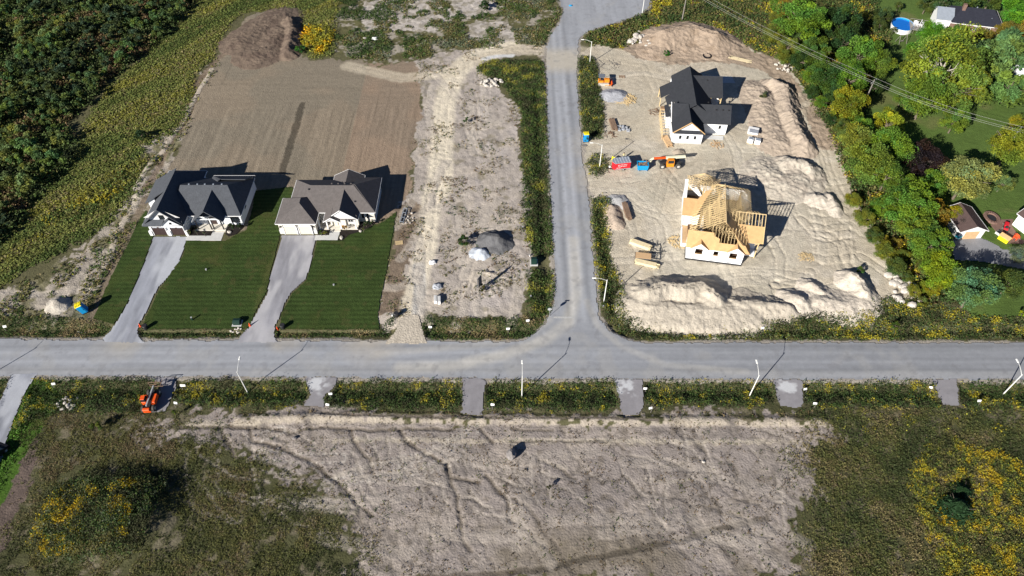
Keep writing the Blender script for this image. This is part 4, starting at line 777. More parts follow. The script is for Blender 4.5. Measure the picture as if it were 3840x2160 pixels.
# --- neighbours beyond the hedge
def simple_house(name, label, cat, px, py, w_, d_, ze, zr, rz, rm, wm, ax='x', hip=0, chim=None):
    x, y = G(px, py, ze*.5); t_ = thing(name, label, cat, (x, y), math.radians(rz))
    if ax == 'x': r_ = [W_('x', -w_/2-.3, w_/2+.3, -d_/2-.4, d_/2+.4, ze, zr, 0, hip, hip)]
    else: r_ = [W_('y', -w_/2-.4, w_/2+.4, -d_/2-.3, d_/2+.3, ze, zr, 0, hip, hip)]
    rf_ = roofmb(r_).build('roof', rm, t_); b = MB(); wallw(b, ax, -w_/2, w_/2, -d_/2, d_/2, 0, ze-.1, None if hip else zr-.25, 0); b.build('wall', wm, t_)
    fascia(r_, t_, M_trim); return t_, rf_
t_, rf_ = simple_house('house', 'neighbour house with low black roof and brick chimney beyond the garden trees', 'house', 3645, 80, 12.5, 9.0, 2.8, 5.2, -14, M_shN, M_patio, 'x', 2.5)
MB().box(-4.2, -3.4, -1.2, -.2, 3.2, 6.2).build('chimney', M_patio, rf_); v = VB(); roofvent(v, 0, 1.2, 4.8); roofvent(v, 3.4, -2.4, 3.9); v.build('roof_vents', M_alu, rf_)
for x in (-3, 0, 3): window(t_, 's', x-.6, x+.6, 1, 2.3, -4.5, fm=M_trim)
g2 = [W_('x', -10.2, -5.8, -3.9, 2.4, 2.9, 4.7, -.4)]; roofmb(g2).build('annex_roof', M_alu, t_); b = MB(); wallw(b, 'x', -9.9, -6, -3.5, 2, 0, 2.8, 4.5, -.4); b.build('annex_wall', M_trim, t_)
t_, rf_ = simple_house('garage', 'small white gabled garage with brown roof beside the gravel drive', 'garage', 3612, 838, 5.0, 6.4, 2.3, 3.6, 4, M_shR, M_trim, 'y')
MB().box(-1.4, 1.4, -3.27, -3.2, 0, 2.0).build('garage_door', M_board, t_)
t_, rf_ = simple_house('house', 'white house with brown roof and paned windows cut by the right edge', 'house', 3948, 862, 8.2, 10.5, 3.0, 5.4, 25, M_shR, M_trim, 'y')
for y in (-3.9, -1.6, -.3, 2.6): window(t_, 'w', y-.5, y+.5, .9, 2.3, -4.1, fm=M_trim, bars=2)
t_, rf_ = simple_house('shed', 'low grey roofed shed at the right edge under the willows', 'shed', 3850, 250, 6, 5, 2.4, 3.4, -10, M_alu, M_white, 'x')
# ------------------------------------------------------------------ vegetation
def leaves(P, size, colr, up=.35, aspect=1.0, seed=0):
    """quads at P (n,3) with random facing; returns V, Q, C"""
    r = np.random.RandomState(seed+5); n = len(P); nrm = r.normal(size=(n, 3)); nrm[:, 2] = np.abs(nrm[:, 2])+up; nrm /= np.linalg.norm(nrm, axis=1)[:, None]
    a = np.cross(nrm, r.normal(size=(n, 3))); a /= np.linalg.norm(a, axis=1)[:, None]+1e-9; b = np.cross(nrm, a)
    s = np.asarray(size)[:, None]*.5; a = a*s*aspect; b = b*s*(.6+.4*r.rand(n, 1))
    V = np.stack([P-a-b*.6, P+a*.25-b, P+a+b*.5, P-a*.3+b], 1).reshape(-1, 3)
    return V, np.arange(4*n).reshape(n, 4), np.repeat(colr, 4, axis=0)
def pick(n, pal, wts, x, y, sc, seed):
    """palette colour per plant, in drifts"""
    r = np.random.RandomState(seed); f = np.clip(.5+(fbm(x, y, sc, seed)-.5)*2.3+r.normal(0, .16, n), 0, .999); cw = np.cumsum(wts)/sum(wts)
    i = np.searchsorted(cw, f); return np.array(pal)[np.clip(i, 0, len(pal)-1)]*(.8+.4*r.rand(n, 1))*1.5
def cover(name, label, cat, polys, dens, hgt, rad, k, size, pal, wts, seed, sc=4, gap=0, stretch=1, excl=(), zoff=0, warp=1.2, up=.7, patchy=3.0, flow=None):
    """plants that nobody could count: clumps of k leaves"""
    r = np.random.RandomState(seed); xs = [p[0] for P in polys for p in P]; ys = [p[1] for P in polys for p in P]
    n = int((max(xs)-min(xs))*(max(ys)-min(ys))*dens); x = r.uniform(min(xs), max(xs), n); y = r.uniform(min(ys), max(ys), n)
    wx = x+(fbm(x, y, 2.5, 51)-.5)*2*warp; wy = y+(fbm(x, y, 2.5, 53)-.5)*2*warp; wx += r.normal(0, warp*.45, n); wy += r.normal(0, warp*.45, n); m = np.zeros(n, bool)
    for P in polys: m |= inside(P, wx, wy)
    for P in excl: m &= ~inside(P, x, y)
    if gap: m &= fbm(x, y, patchy, seed+2) > gap
    x, y = x[m], y[m]; n = len(x)
    if not n: return
    if flow: a_, q0 = flow; c = pick(n, pal, wts, (x*math.cos(a_)+y*math.sin(a_))/q0, -x*math.sin(a_)+y*math.cos(a_), sc, seed)
    else: c = pick(n, pal, wts, x, y, sc, seed)
    hh = hgt*(.45+1.0*fbm(x, y, 2.2, seed+4))*(.7+.6*r.rand(n)); rr = rad*(.6+.8*r.rand(n))
    th = r.uniform(0, 6.283, (n, k)); q_ = np.sqrt(r.rand(n, k)); u = r.rand(n, k)**.7
    px = x[:, None]+np.cos(th)*q_*rr[:, None]; py = y[:, None]+np.sin(th)*q_*rr[:, None]; pz = hz(x, y)[:, None]+zoff+hh[:, None]*u*(1-.6*q_**2)
    P = np.stack([px, py, pz], -1).reshape(-1, 3); cc = np.repeat(c, k, axis=0)*(.8+.4*r.rand(n*k, 1))
    V, Qd, Cc_ = leaves(P, size*(.6+.8*r.rand(n*k)), cc, up=up, aspect=stretch, seed=seed)
    o = link(name, npmesh(name, V, Qd, M_leaf, np.clip(Cc_, 0, .9))); tag(o, label, cat, kind='stuff'); return o
DG = (.036, .060, .018); MG = (.055, .088, .022); OL = (.095, .092, .032); TAN = (.20, .155, .08); YL = (.25, .215, .02); YG = (.20, .20, .03); BRN = (.11, .075, .04); GG = (.09, .11, .065); SG = (.15, .16, .10); BK = (.036, .040, .018)
x0_, x1_ = -150, 150
def band(y0, y1, xa, xb): return PW([(xa, y0), (xb, y0), (xb, y1), (xa, y1)])
hard = [road_poly, drv1, drv2, drv3, path_left]+stubs
# roadside strips
n_ditch = [PW([(-300, 1195), (240, 1190), (360, 1205), (415, 1215), (400, 1250), (380, 1262), (-300, 1262)]), PW([(525, 1225), (560, 1238), (900, 1238), (930, 1230), (940, 1245), (900, 1262), (560, 1265), (530, 1255)]), PW([(1030, 1225), (1060, 1240), (1420, 1240), (1480, 1180), (1492, 1190), (1455, 1262), (1060, 1264), (1025, 1250)]),
           PW([(1590, 1185), (1780, 1195), (1900, 1192), (1985, 1180), (2030, 1130), (2068, 1100), (2075, 1160), (2040, 1215), (1990, 1262), (1900, 1276), (1620, 1276), (1590, 1240)])]
cover('ditch_grass', 'low green grass and weeds in the ditch along the north side of the main road', 'grass', n_ditch, 22, .4, .25, 4, .16, [DG, DG, MG, OL, TAN], [3, 3, 2, 1.5, .5], 201, 3, excl=hard, warp=.4)
w_verge = [PW([(1985, 224), (2040, 240), (2046, 300), (2056, 600), (2063, 720), (2078, 960), (2000, 960), (1965, 900), (1958, 600), (1955, 420), (1870, 300), (1790, 270), (1790, 245), (1850, 228)]), PW([(1985, 1015), (2075, 1010), (2080, 1110), (2060, 1180), (1985, 1180), (1975, 1130)])]
cover('verge_weeds', 'dark green weed strip along the west side of the lane', 'weeds', w_verge, 17, .6, .3, 5, .20, [BK, DG, MG, OL, YG], [1.2, 3, 2, 2, .6], 202, 2.5, excl=hard+[PW([(1960, 960), (2080, 960), (2080, 1012), (1960, 1012)])], warp=.8)
e_verge = [PW([(2165, 213), (2225, 212), (2242, 260), (2250, 330), (2265, 400), (2262, 470), (2255, 520), (2215, 522), (2185, 490), (2168, 400)]), PW([(2205, 600), (2240, 580), (2275, 600), (2278, 640), (2240, 665), (2205, 650), (2196, 625)]),
           PW([(2215, 745), (2270, 735), (2290, 760), (2275, 830), (2290, 940), (2310, 1030), (2345, 1110), (2400, 1190), (2480, 1225), (2620, 1238), (2850, 1200), (3000, 1175), (3150, 1165), (3280, 1130), (3420, 1120), (3560, 1150), (3640, 1195), (4000, 1195), (4000, 1272), (2430, 1276), (2330, 1250), (2270, 1190), (2240, 1080), (2222, 900)])]
cover('verge_weeds', 'tall weeds and yellow goldenrod around the street corner and along the main road', 'weeds', e_verge, 17, .8, .32, 5, .20, [BK, DG, OL, MG, GG, YG, YL], [1.0, 2.6, 2, 1.8, 1, .7, .15], 203, 1.6, excl=hard, warp=.7)
s_verge = [PW(p) for p in ([(120, 1425), (590, 1418), (600, 1440), (570, 1540), (500, 1560), (300, 1540), (120, 1580), (60, 1620), (90, 1500)], [(690, 1425), (1140, 1425), (1160, 1460), (1130, 1520), (900, 1530), (680, 1510), (650, 1480)], [(1250, 1428), (1730, 1428), (1735, 1520), (1700, 1545), (1250, 1530), (1210, 1505), (1240, 1470)],
            [(1830, 1432), (2305, 1432), (2320, 1520), (2290, 1545), (2000, 1540), (1815, 1530)], [(2425, 1432), (2895, 1432), (2910, 1500), (2880, 1522), (2500, 1520), (2425, 1515)], [(3020, 1432), (3490, 1430), (3520, 1500), (3530, 1530), (3100, 1530), (3020, 1520)], [(3600, 1430), (3950, 1430), (3950, 1530), (3610, 1530)], [(-100, 1418), (40, 1420), (10, 1470), (-20, 1560), (-300, 1560)])]
cover('verge_weeds', 'dense dark weeds with yellow flower heads between the gravel entrances', 'weeds', s_verge, 22, .7, .3, 5, .16, [BK, DG, DG, MG, OL, GG, YG, YL], [1.4, 2.8, 2.2, 1.6, 1.8, .5, .25, .04], 204, 1.4, excl=hard, warp=.7)
# top of the picture
cover('weeds', 'patchy weeds on the rough ground north of the graded lot', 'weeds', [topmid], 9, .45, .4, 4, .28, [DG, MG, OL, TAN, GG], [2.4, 2, 2.6, .8, 1], 205, 5, gap=.43, excl=hard, patchy=5)
cover('weeds', 'olive weeds and goldenrod behind the turning circle and the dirt mound', 'weeds', [PW([(2180, 140), (2210, 118), (2300, 95), (2400, 62), (2440, 40), (2445, -60), (2920, -60), (2960, 60), (3010, 200), (3060, 400), (2950, 232), (2830, 188), (2700, 110), (2560, 90), (2440, 130), (2400, 165), (2320, 180), (2200, 160)])], 6, .8, .45, 5, .36, [DG, OL, MG, BRN, YG, YL], [1.4, 3, 2, 1.2, .9, .1], 206, 4, excl=hard)
cover('hedge_weeds', 'tangled undergrowth with yellow goldenrod along the hedge line', 'undergrowth', [hedge], 6, 1.5, .6, 7, .34, [DG, OL, MG, BRN, YG, (.28, .22, .02)], [2.2, 2.6, 2.4, 1, 1.0, .35], 207, 3.5)
cover('meadow_grass', 'tall yellow green meadow grass sloping beside the graded lot', 'grass', [meadow], 8, .4, .5, 4, .34, [(.065, .09, .024), (.09, .115, .03), (.115, .13, .035), (.13, .145, .04), (.165, .145, .065), (.15, .15, .03)], [1.6, 2.2, 2.6, 2.6, 1.2, .9], 208, 3.2, up=1.6, flow=(.83, 6))
cover('goldenrod', 'bright yellow goldenrod patch beside the dark soil mound', 'flowers', [PW([(1140, 110), (1230, 100), (1245, 150), (1225, 205), (1180, 208), (1145, 170), (1130, 130)])], 9, 1.2, .4, 6, .34, [OL, YG, YL, (.45, .26, .01)], [1, 1.5, 3, 1], 209, 3)
cover('goldenrod', 'band of yellow goldenrod running down the meadow bank on the left', 'flowers', [PW([(470, 640), (520, 590), (500, 680), (420, 760), (330, 810), (230, 850), (130, 900), (70, 930), (90, 890), (200, 810), (330, 720)]), PW([(0, 420), (200, 350), (180, 420), (60, 470), (-100, 520)])], 4, 1.0, .4, 4, .32, [MG, OL, YG, (.26, .21, .02)], [2, 2, 2, 1.4], 210, 3, gap=.45)
cover('thicket_undergrowth', 'dark undergrowth beneath the willow thicket', 'undergrowth', [thicket], 5, 1.7, .7, 6, .4, [(.05, .065, .026), (.06, .085, .028), MG, OL, BRN], [2, 2, 2, 2, 1], 211, 5)
cover('weeds', 'scattered weeds on the sandy rough beside the western lawn', 'weeds', [rough_w], 6, .4, .35, 4, .26, [MG, OL, TAN, YG, DG], [1.5, 3, 1, .6, 1], 212, 2, gap=.48, excl=hard+[lawn1a], patchy=3)
cover('weeds', 'sparse dry weeds over the vacant sandy lot', 'weeds', [midlot], 3.2, .3, .3, 4, .20, [BRN, OL, TAN, DG], [2, 2, 1.2, 1], 213, 2, gap=.56, excl=hard+[PW([(1380, 0), (1400, 1440), (1100, 1440), (1200, 800)], TF, Q)], patchy=3.2)
cover('weeds', 'sparse dark tufts over the grey sand field', 'weeds', [sfield], 3.2, .25, .16, 4, .13, [(.07, .055, .035), BRN, OL, DG], [2.4, 2, 1.6, .5], 214, 2, gap=.50, patchy=1.6)
cover('dry_grass', 'dry grass between the sand field and the south verge', 'grass', [band(1535, 1565, 620, 3080)], 5, .3, .25, 4, .16, [OL, BRN, TAN, DG], [2, 1.5, 1.5, 1], 215, 1.6, gap=.55, patchy=2)
# bottom corners
bl = PW([(60, 1610), (170, 1540), (560, 1560), (640, 1600), (800, 1645), (900, 1720), (1040, 1790), (1190, 1850), (1340, 2060), (1420, 2250), (-80, 2250), (60, 1960), (120, 1850), (155, 1700)])
cover('scrub', 'dark olive scrub filling the bottom left corner', 'scrub', [bl], 24, .28, .25, 5, .13, [(.04, .048, .018), (.06, .068, .022), (.085, .088, .028), (.11, .10, .036), (.12, .092, .05)], [1.6, 2.6, 3, 2.4, 1.4], 216, 4.5, gap=.36, patchy=2.5, warp=4)
cover('goldenrod', 'goldenrod flowering over the rise in the bottom left corner', 'flowers', [PW([(240, 1840), (340, 1800), (390, 1850), (340, 1930), (330, 2040), (250, 2090), (140, 2080), (130, 2000), (180, 1900)]), PW([(450, 1830), (530, 1820), (540, 1900), (480, 2060), (420, 2050), (440, 1940)])], 34, 1.5, .3, 7, .15, [BK, OL, MG, SG, (.30, .24, .016), (.36, .24, .012)], [.6, 1.0, 1, 1, 3, 1.8], 217, 1.4, warp=.8)
cover('tall_weeds', 'tall dark shrubby weeds on the rise in the bottom left corner', 'weeds', [PW([(200, 1830), (300, 1785), (480, 1770), (625, 1795), (615, 1900), (560, 2010), (500, 2090), (380, 2115), (200, 2105), (135, 2050), (150, 1930)])], 20, 2.0, .4, 8, .16, [BK, BK, DG, MG, GG, OL], [2, 2, 2, 1, .7, 1], 218, 2)
br = PW([(2990, 1540), (3950, 1530), (4200, 2260), (2960, 2260), (3030, 2080), (3060, 1960), (3010, 1860), (3040, 1760), (2990, 1680), (3120, 1610)])
cover('scrub', 'dull green and brown scrub filling the bottom right corner', 'scrub', [br], 22, .45, .28, 5, .15, [(.038, .05, .018), (.055, .068, .022), (.08, .086, .028), (.105, .098, .036), (.11, .085, .048), (.16, .135, .06)], [1.4, 2.2, 3, 2.2, 1.4, .9], 219, 4.5, gap=.28, warp=3.5)
cover('goldenrod', 'wide patch of golden yellow goldenrod at the bottom right', 'flowers', [PW([(3480, 1650), (3580, 1640), (3640, 1700), (3750, 1690), (3860, 1780), (3960, 1880), (4200, 2250), (3560, 2250), (3520, 2100), (3470, 1990), (3420, 1850), (3430, 1760)])], 22, .8, .28, 6, .14, [BK, OL, MG, YG, (.26, .22, .018), (.31, .22, .014)], [.9, 1.9, 1.4, 1.8, 1.8, .9], 220, 1.5, gap=.30, patchy=1.8)
cover('goldenrod', 'scattered goldenrod clumps between the entrances and the bottom right field', 'flowers', [band(1440, 1640, 3050, 3950)], 1.2, .9, .4, 7, .18, [OL, YG, YL], [1, 1.5, 2], 221, 3, gap=.6, excl=hard, patchy=2.2)
cover('tall_grass', 'fresh green grass strip beside the gravel path at the left edge', 'grass', [PW([(110, 1440), (180, 1440), (160, 1530), (90, 1640), (30, 1780), (-60, 1950), (-160, 1950), (0, 1740), (40, 1600)])], 12, .3, .25, 4, .2, [(.05, .12, .016), (.07, .15, .02), DG], [2, 2, 1], 222, 2, excl=[path_left])

# woody plants: one mesh of each habit, copied
def crown_mesh(name, nl, seed, lobes=26, leaf=.085, zs=.85, hollow=.0, droop=False, m=M_tree, spread=1.0):
    r = np.random.RandomState(seed); L = r.normal(size=(lobes, 3)); L /= np.linalg.norm(L, axis=1)[:, None]; L[:, 2] = L[:, 2]*.9+.05
    rad = r.uniform(.45, .78, lobes)*spread; C0 = L*rad[:, None]; lr = r.uniform(.12, .36, lobes); br_ = r.uniform(.62, 1.3, lobes); tint = r.uniform(-.22, .22, lobes)
    i = r.randint(0, lobes, nl); d = r.normal(size=(nl, 3)); d /= np.linalg.norm(d, axis=1)[:, None]; d[:, 2] = np.where(r.rand(nl) < .75, np.abs(d[:, 2]), d[:, 2]); rr = lr[i]*(r.rand(nl)**.35)
    P = C0[i]+d*rr[:, None]; P[:, 2] *= zs
    if droop: P[:, 2] -= .5*np.maximum(0, np.hypot(P[:, 0], P[:, 1])-.45)**1.2*(r.rand(nl)*1.6)
    s = leaf*(.6+.8*r.rand(nl)); c = (br_[i]*(.75+.5*r.rand(nl)))[:, None]*(np.ones((nl, 3))+np.stack([tint[i], tint[i]*.3, -tint[i]], 1)*1.4)
    V, Qd, Cc_ = leaves(P, s, c, up=.6, aspect=2.2 if droop else 1.0, seed=seed)
    return npmesh(name, V, Qd, m, Cc_)
CROWN = [crown_mesh('crown', 15000, 300+i, lobes=38+i*6, leaf=.048, zs=1.0) for i in range(4)]
CROWN_OPEN = [crown_mesh('crown', 11000, 320+i, lobes=40, leaf=.044, spread=1.1, zs=1.0) for i in range(2)]
CROWN_W = [crown_mesh('crown', 8000, 330+i, lobes=34, leaf=.055, zs=.8, droop=True) for i in range(2)]
CROWN_S = [crown_mesh('crown', 1500, 340+i, lobes=12, leaf=.13, zs=.85) for i in range(5)]
def spruce_mesh(seed):
    r = np.random.RandomState(seed); n = 1800; u = r.rand(n)**.8; th = r.uniform(0, 6.283, n); rr = (1-u)*(.55+.45*np.abs(np.sin(th*4.5+u*22)))*r.rand(n)**.3
    P = np.stack([np.cos(th)*rr, np.sin(th)*rr, u*1.7-.85], 1); V, Qd, Cc_ = leaves(P, .11*(.6+.8*r.rand(n)), np.ones((n, 3))*(.7+.6*r.rand(n, 1)), up=.3, aspect=1.5, seed=seed); return npmesh('crown', V, Qd, M_tree, Cc_)
SPR = spruce_mesh(350)
def trunk_mesh(seed, bark=M_bark, dead=False):
    """unit tree: trunk from 0 to 1, limbs reaching into a crown centred at z=1"""
    r = random.Random(seed); b = MB(); b.tube([(0, 0, -.1), (r.uniform(-.02, .02), 0, .4), (r.uniform(-.04, .04), r.uniform(-.04, .04), .75), (0, 0, 1.1)], [.055, .045, .035, .02], 7)
    for k in range(9 if not dead else 16):
        a = r.uniform(0, 6.283); z = r.uniform(.5, .95); e = r.uniform(.35, .8); x, y = math.cos(a)*e, math.sin(a)*e
        b.tube([(0, 0, z), (x*.4, y*.4, z+.22), (x, y, z+r.uniform(.25, .55))], [.024, .016, .006], 5)
        if dead: b.tube([(x*.4, y*.4, z+.22), (x*.7+.1, y*.5, z+.5)], [.012, .004], 4)
    me = bpy.data.objects; o = b.build('trunk', bark); m_ = o.data; bpy.data.objects.remove(o); return m_
TRUNK = [trunk_mesh(i) for i in range(3)]; TRUNKD = trunk_mesh(9, M_bough, True)
def tree(px, py, rp, c, lab, cat='tree', name='tree', kind=0, hk=1.25, zs=1.0, group=None, dead=False):
    r_ = rp*mpp(py, 5)*(1.42 if kind < 3 else 1.15); hc = max(1.0, r_*hk); x, y = G(px, py, hc)
    t_ = thing(name, lab, cat, (x, y, 0), R.uniform(0, 6.28), group)
    pool = {0: CROWN, 1: CROWN_OPEN, 2: CROWN_W, 3: CROWN_S, 4: [SPR]}[kind]
    cr = link('crown', pool[R.randrange(len(pool))], t_); cr.location = (0, 0, hc); cr.scale = (r_*R.uniform(.88, 1.15), r_*R.uniform(.88, 1.12), r_*zs*R.uniform(.85, 1.1)); cr.color = (c[0]*1.08, c[1]*1.28, c[2]*1.1, 1)
    tr = link('trunk', TRUNKD if dead else TRUNK[R.randrange(3)], t_); tr.scale = (max(hc*.9, r_), max(hc*.9, r_), hc); return t_
LG = (.13, .20, .025); BG = (.10, .22, .02); YGc = (.22, .22, .025); DGc = (.045, .075, .02); OR = (.27, .17, .03); PU = (.028, .014, .016); OLc = (.10, .12, .03); WIL = (.14, .19, .06); SLV = (.11, .18, .08); CRM = (.26, .25, .09); YLc = (.34, .27, .02)
TR = [ # (zoom x, y, r, colour, kind, label, tile)
 (150, 60, 80, OR, 1, 'orange tinged tree at the top end of the hedge', TD), (265, 170, 150, LG, 0, 'large bright green tree at the top end of the hedge', TD), (535, 190, 130, DGc, 0, 'dark green tree with shadowed crown west of the pool', TD),
 (570, 320, 95, DGc, 0, 'dark olive tree below the big dark crown west of the pool', TD), (480, 200, 60, (.12, .11, .08), 1, 'tree with bare grey top branches inside the hedge', TD), (345, 400, 105, (.10, .15, .03), 0, 'vine covered round tree in the hedge under the power line', TD),
 (690, 420, 125, LG, 0, 'yellow green tree in the hedge above the utility pole', TD), (830, 490, 95, (.15, .19, .03), 0, 'yellowish tree spreading right of the power line beside the dark shade', TD), (430, 580, 115, (.07, .12, .025), 0, 'mid green hedge tree crossed by the power line', TD),
 (610, 610, 120, (.11, .19, .025), 0, 'fresh green hedge tree left of the utility pole', TD), (600, 790, 110, (.24, .22, .02), 0, 'yellow leaved hedge tree below the utility pole', TD), (790, 665, 62, DGc, 0, 'small dark tree right of the utility pole', TD),
 (855, 130, 62, (.075, .095, .03), 0, 'dark bushy cedar left of the blue pool', TD), (840, 190, 42, (.07, .09, .03), 0, 'low end of the cedar row left of the pool', TD), (985, 45, 30, (.09, .11, .03), 0, 'small bush behind the blue pool', TD), (945, 232, 24, (.13, .13, .06), 1, 'grey green bush in front of the blue pool', TD),
 (1240, 275, 92, BG, 0, 'bright green tree in front of the black roofed neighbour house', TD), (1410, 262, 58, (.09, .20, .02), 0, 'vivid green tree touching the black roof', TD), (1140, 390, 95, (.08, .18, .02), 0, 'green tree on the left flank of the big garden tree', TD),
 (1330, 500, 220, (.20, .22, .03), 1, 'huge spreading garden tree with pale bare limbs', TD), (1180, 560, 120, (.17, .20, .03), 0, 'olive green crown left of the huge garden tree', TD), (1440, 660, 150, (.18, .20, .03), 0, 'yellow olive tree right below the huge garden tree', TD), (1190, 740, 140, (.13, .18, .025), 0, 'broad green tree at the lower edge of the garden tree group', TD),
 (1580, 640, 70, YGc, 1, 'thin yellow tree beside the willow shade', TD), (1410, 915, 82, (.14, .19, .03), 0, 'small round tree alone on the lawn under the wires', TD), (1010, 745, 52, (.12, .17, .03), 0, 'small bushy tree at the left tip of the garden tree group', TD),
 (1610, 290, 62, (.20, .15, .03), 0, 'orange olive tree beside the black roof', TD), (1790, 235, 66, (.22, .16, .03), 0, 'rusty tree right of the black roofed house', TD), (1900, 290, 95, OR, 0, 'orange autumn tree at the right edge above the shed', TD),
 (1750, 400, 170, WIL, 2, 'large weeping willow above the grey roofed shed', TD), (1700, 560, 100, WIL, 2, 'willow crown hanging over the dark shade', TD), (1830, 660, 125, (.12, .18, .05), 2, 'lower weeping willow at the right edge of the lawn', TD), (1900, 80, 105, BG, 0, 'bright green tree in the top right corner', TD),
 (1270, 20, 70, (.08, .11, .035), 0, 'dark green tree at the top edge left of the black roof', TD), (1480, -25, 100, (.075, .105, .03), 0, 'dark green tree at the top edge above the chimney', TD), (1680, -15, 95, (.08, .11, .03), 0, 'dark green tree at the top edge right of the chimney', TD), (1200, 30, 60, (.08, .10, .03), 0, 'low dark tree at the top edge over the lawn', TD),
 (900, 940, 92, (.28, .26, .02), 0, 'golden yellow round tree on the lawn below the utility pole', TD), (680, 1080, 110, (.20, .20, .035), 0, 'yellowish green tree at the middle of the hedge', TD), (900, 1110, 140, LG, 0, 'big fresh green tree left of the purple tree', TD), (770, 1240, 140, (.16, .19, .03), 0, 'olive green hedge tree with orange tips left of the purple tree', TD), (900, 1330, 110, (.12, .17, .025), 0, 'green hedge tree below the purple tree', TD),
 (1180, 1210, 118, PU, 0, 'dark purple leaved round tree', TD), (1230, 1400, 100, (.13, .21, .03), 0, 'bright green tree under the purple tree', TD), (1060, 1440, 90, (.13, .20, .03), 0, 'green tree between the hedge and the purple tree', TD), (1490, 1350, 150, CRM, 0, 'wide cream and olive tree on the lawn', TD), (1770, 1385, 62, (.17, .19, .06), 0, 'small pale bush right of the cream tree', TD),
 (1830, 1110, 140, YGc, 0, 'yellow green tree cut by the right edge below the wires', TD), (1880, 960, 70, YLc, 1, 'thin yellow tree at the right edge under the wires', TD), (1500, 1440, 40, YGc, 0, 'small yellow bush in front of the cream tree', TD),
 (1070, 110, 150, LG, 0, 'large bright green tree in the lower hedge', THH), (1255, 170, 85, OR, 0, 'orange crowned tree in the lower hedge', THH), (1130, 300, 125, (.15, .20, .03), 0, 'yellow green tree below the orange crowned tree', THH), (1230, 410, 130, (.12, .18, .025), 0, 'deep green tree beside the grey gravel yard', THH), (1385, 160, 62, YLc, 0, 'yellow tree over the small white garage', THH),
 (1310, 610, 118, (.22, .26, .02), 0, 'yellow green tree near the boulder pile', THH), (1555, 740, 150, SLV, 0, 'silvery green leafy tree by the gravel yard', THH), (1820, 690, 105, OLc, 0, 'dark olive tree right of the silvery tree', THH), (1230, 720, 62, (.28, .24, .02), 0, 'yellow shrub beside the boulder pile', THH), (960, 390, 52, OR, 3, 'orange shrub at the foot of the lower hedge', THH), (880, 360, 42, (.40, .25, .02), 3, 'yellow orange shrub next to the orange one in the hedge', THH),
 (1490, 240, 52, (.07, .05, .04), 1, 'leafless dark shrub beside the small white garage', THH), (1900, 480, 62, (.16, .17, .11), 1, 'grey thin tree at the right edge of the gravel yard', THH), (1860, 740, 55, (.10, .12, .04), 0, 'olive bush at the right edge below the gravel yard', THH), (1915, 920, 28, (.25, .28, .02), 3, 'bright yellow green bush at the right edge of the lower lawn', THH),
 (1240, 60, 70, (.08, .13, .02), 0, 'shaded green tree at the top of the lower hedge', THH), (960, 1010, 40, (.09, .12, .02), 3, 'low green bush in the hedge corner', THH), (1160, 820, 50, (.14, .14, .03), 3, 'olive bush above the roadside weeds near the boulders', THH), (700, 590, 34, (.06, .10, .02), 3, 'small green bush on the site edge', THH)]
for x, y, r_, c, kd, lab, tl in TR:
    tree(tl[0]+x/Q, tl[1]+y/Q, r_/Q, c, lab, cat='bush' if ('bush' in lab or 'shrub' in lab) else 'tree', name='bush' if ('bush' in lab or 'shrub' in lab) else 'tree', kind=kd, hk=(.75 if kd in (2,) else .8 if kd == 3 else .95), dead='bare' in lab)
t_ = tree(3590, 1900, 74, (.032, .062, .028), 'dark green young spruce standing in the goldenrod', name='spruce', kind=4, hk=.5, zs=.5); t_ = tree(3612, 1842, 48, (.03, .06, .025), 'smaller dark spruce just behind the young spruce', name='spruce', kind=4, hk=.5, zs=.5)
for px_, py_, rp, c, lab in ((1738, 905, 26, (.05, .08, .025), 'dark green bush beside the haul road on the vacant lot'), (1805, 1078, 20, (.09, .08, .03), 'brown and green weed clump at the foot of the notice board'), (1748, 448, 14, (.05, .09, .02), 'lone green bush in the middle of the vacant lot'),
        (2500, 200, 15, (.04, .12, .02), 'bright green bush in front of the wide dirt mound'), (2058, 1826, 10, (.06, .06, .03), 'single dry bush on the grey sand field'), (1125, 185, 20, (.05, .13, .03), 'green bush at the foot of the soil mound'), (360, 1600, 26, (.10, .12, .03), 'pale bush by the sandy patch in the bottom left'), (400, 1960, 46, (.05, .09, .025), 'green sumac bush among the goldenrod at bottom left'),
        (2860, 360, 20, (.12, .12, .06), 'dull bush on the curved spoil bank'), (2200, 515, 16, (.05, .06, .025), 'dark bush behind the right portable toilet'), (1820, 20, 22, (.04, .06, .02), 'dark bush at the top edge above the pale gravel'), (530, 505, 26, (.035, .055, .02), 'dark bush at the edge of the meadow above the small washout'), (655, 1545, 12, (.11, .13, .02), 'yellow green bush beside the white lot sign')):
    tree(px_, py_, rp, c, lab, cat='bush', name='bush', kind=3, hk=.7)
_h = random.Random(21)
for (x, y) in ((60, 130), (40, 260), (150, 360), (240, 470), (330, 700), (400, 770), (480, 900), (560, 960), (260, 300), (700, 960), (120, 430), (330, 560), (520, 740), (640, 880), (470, 660), (60, 40), (560, 420)):
    tree(2880+x/Q, y/Q, _h.uniform(40, 75)/Q, _h.choice((LG, OLc, (.10, .15, .03), (.17, .17, .03), DGc)), 'young tree in the mixed hedge between the building site and the gardens', 'tree', 'young_tree', 0, 1.0, group='young trees in the mixed hedge')
for (x, y) in ((640, 60), (720, 200), (800, 330), (880, 450), (960, 560), (1050, 640), (1100, 750), (850, 120), (1010, 480), (1180, 560)):
    tree(2880+x/Q, 720+y/Q, _h.uniform(40, 70)/Q, _h.choice((LG, OLc, (.10, .15, .03), (.17, .17, .03), (.22, .2, .03))), 'young tree in the mixed hedge between the building site and the gardens', 'tree', 'young_tree', 0, 1.0, group='young trees in the mixed hedge')
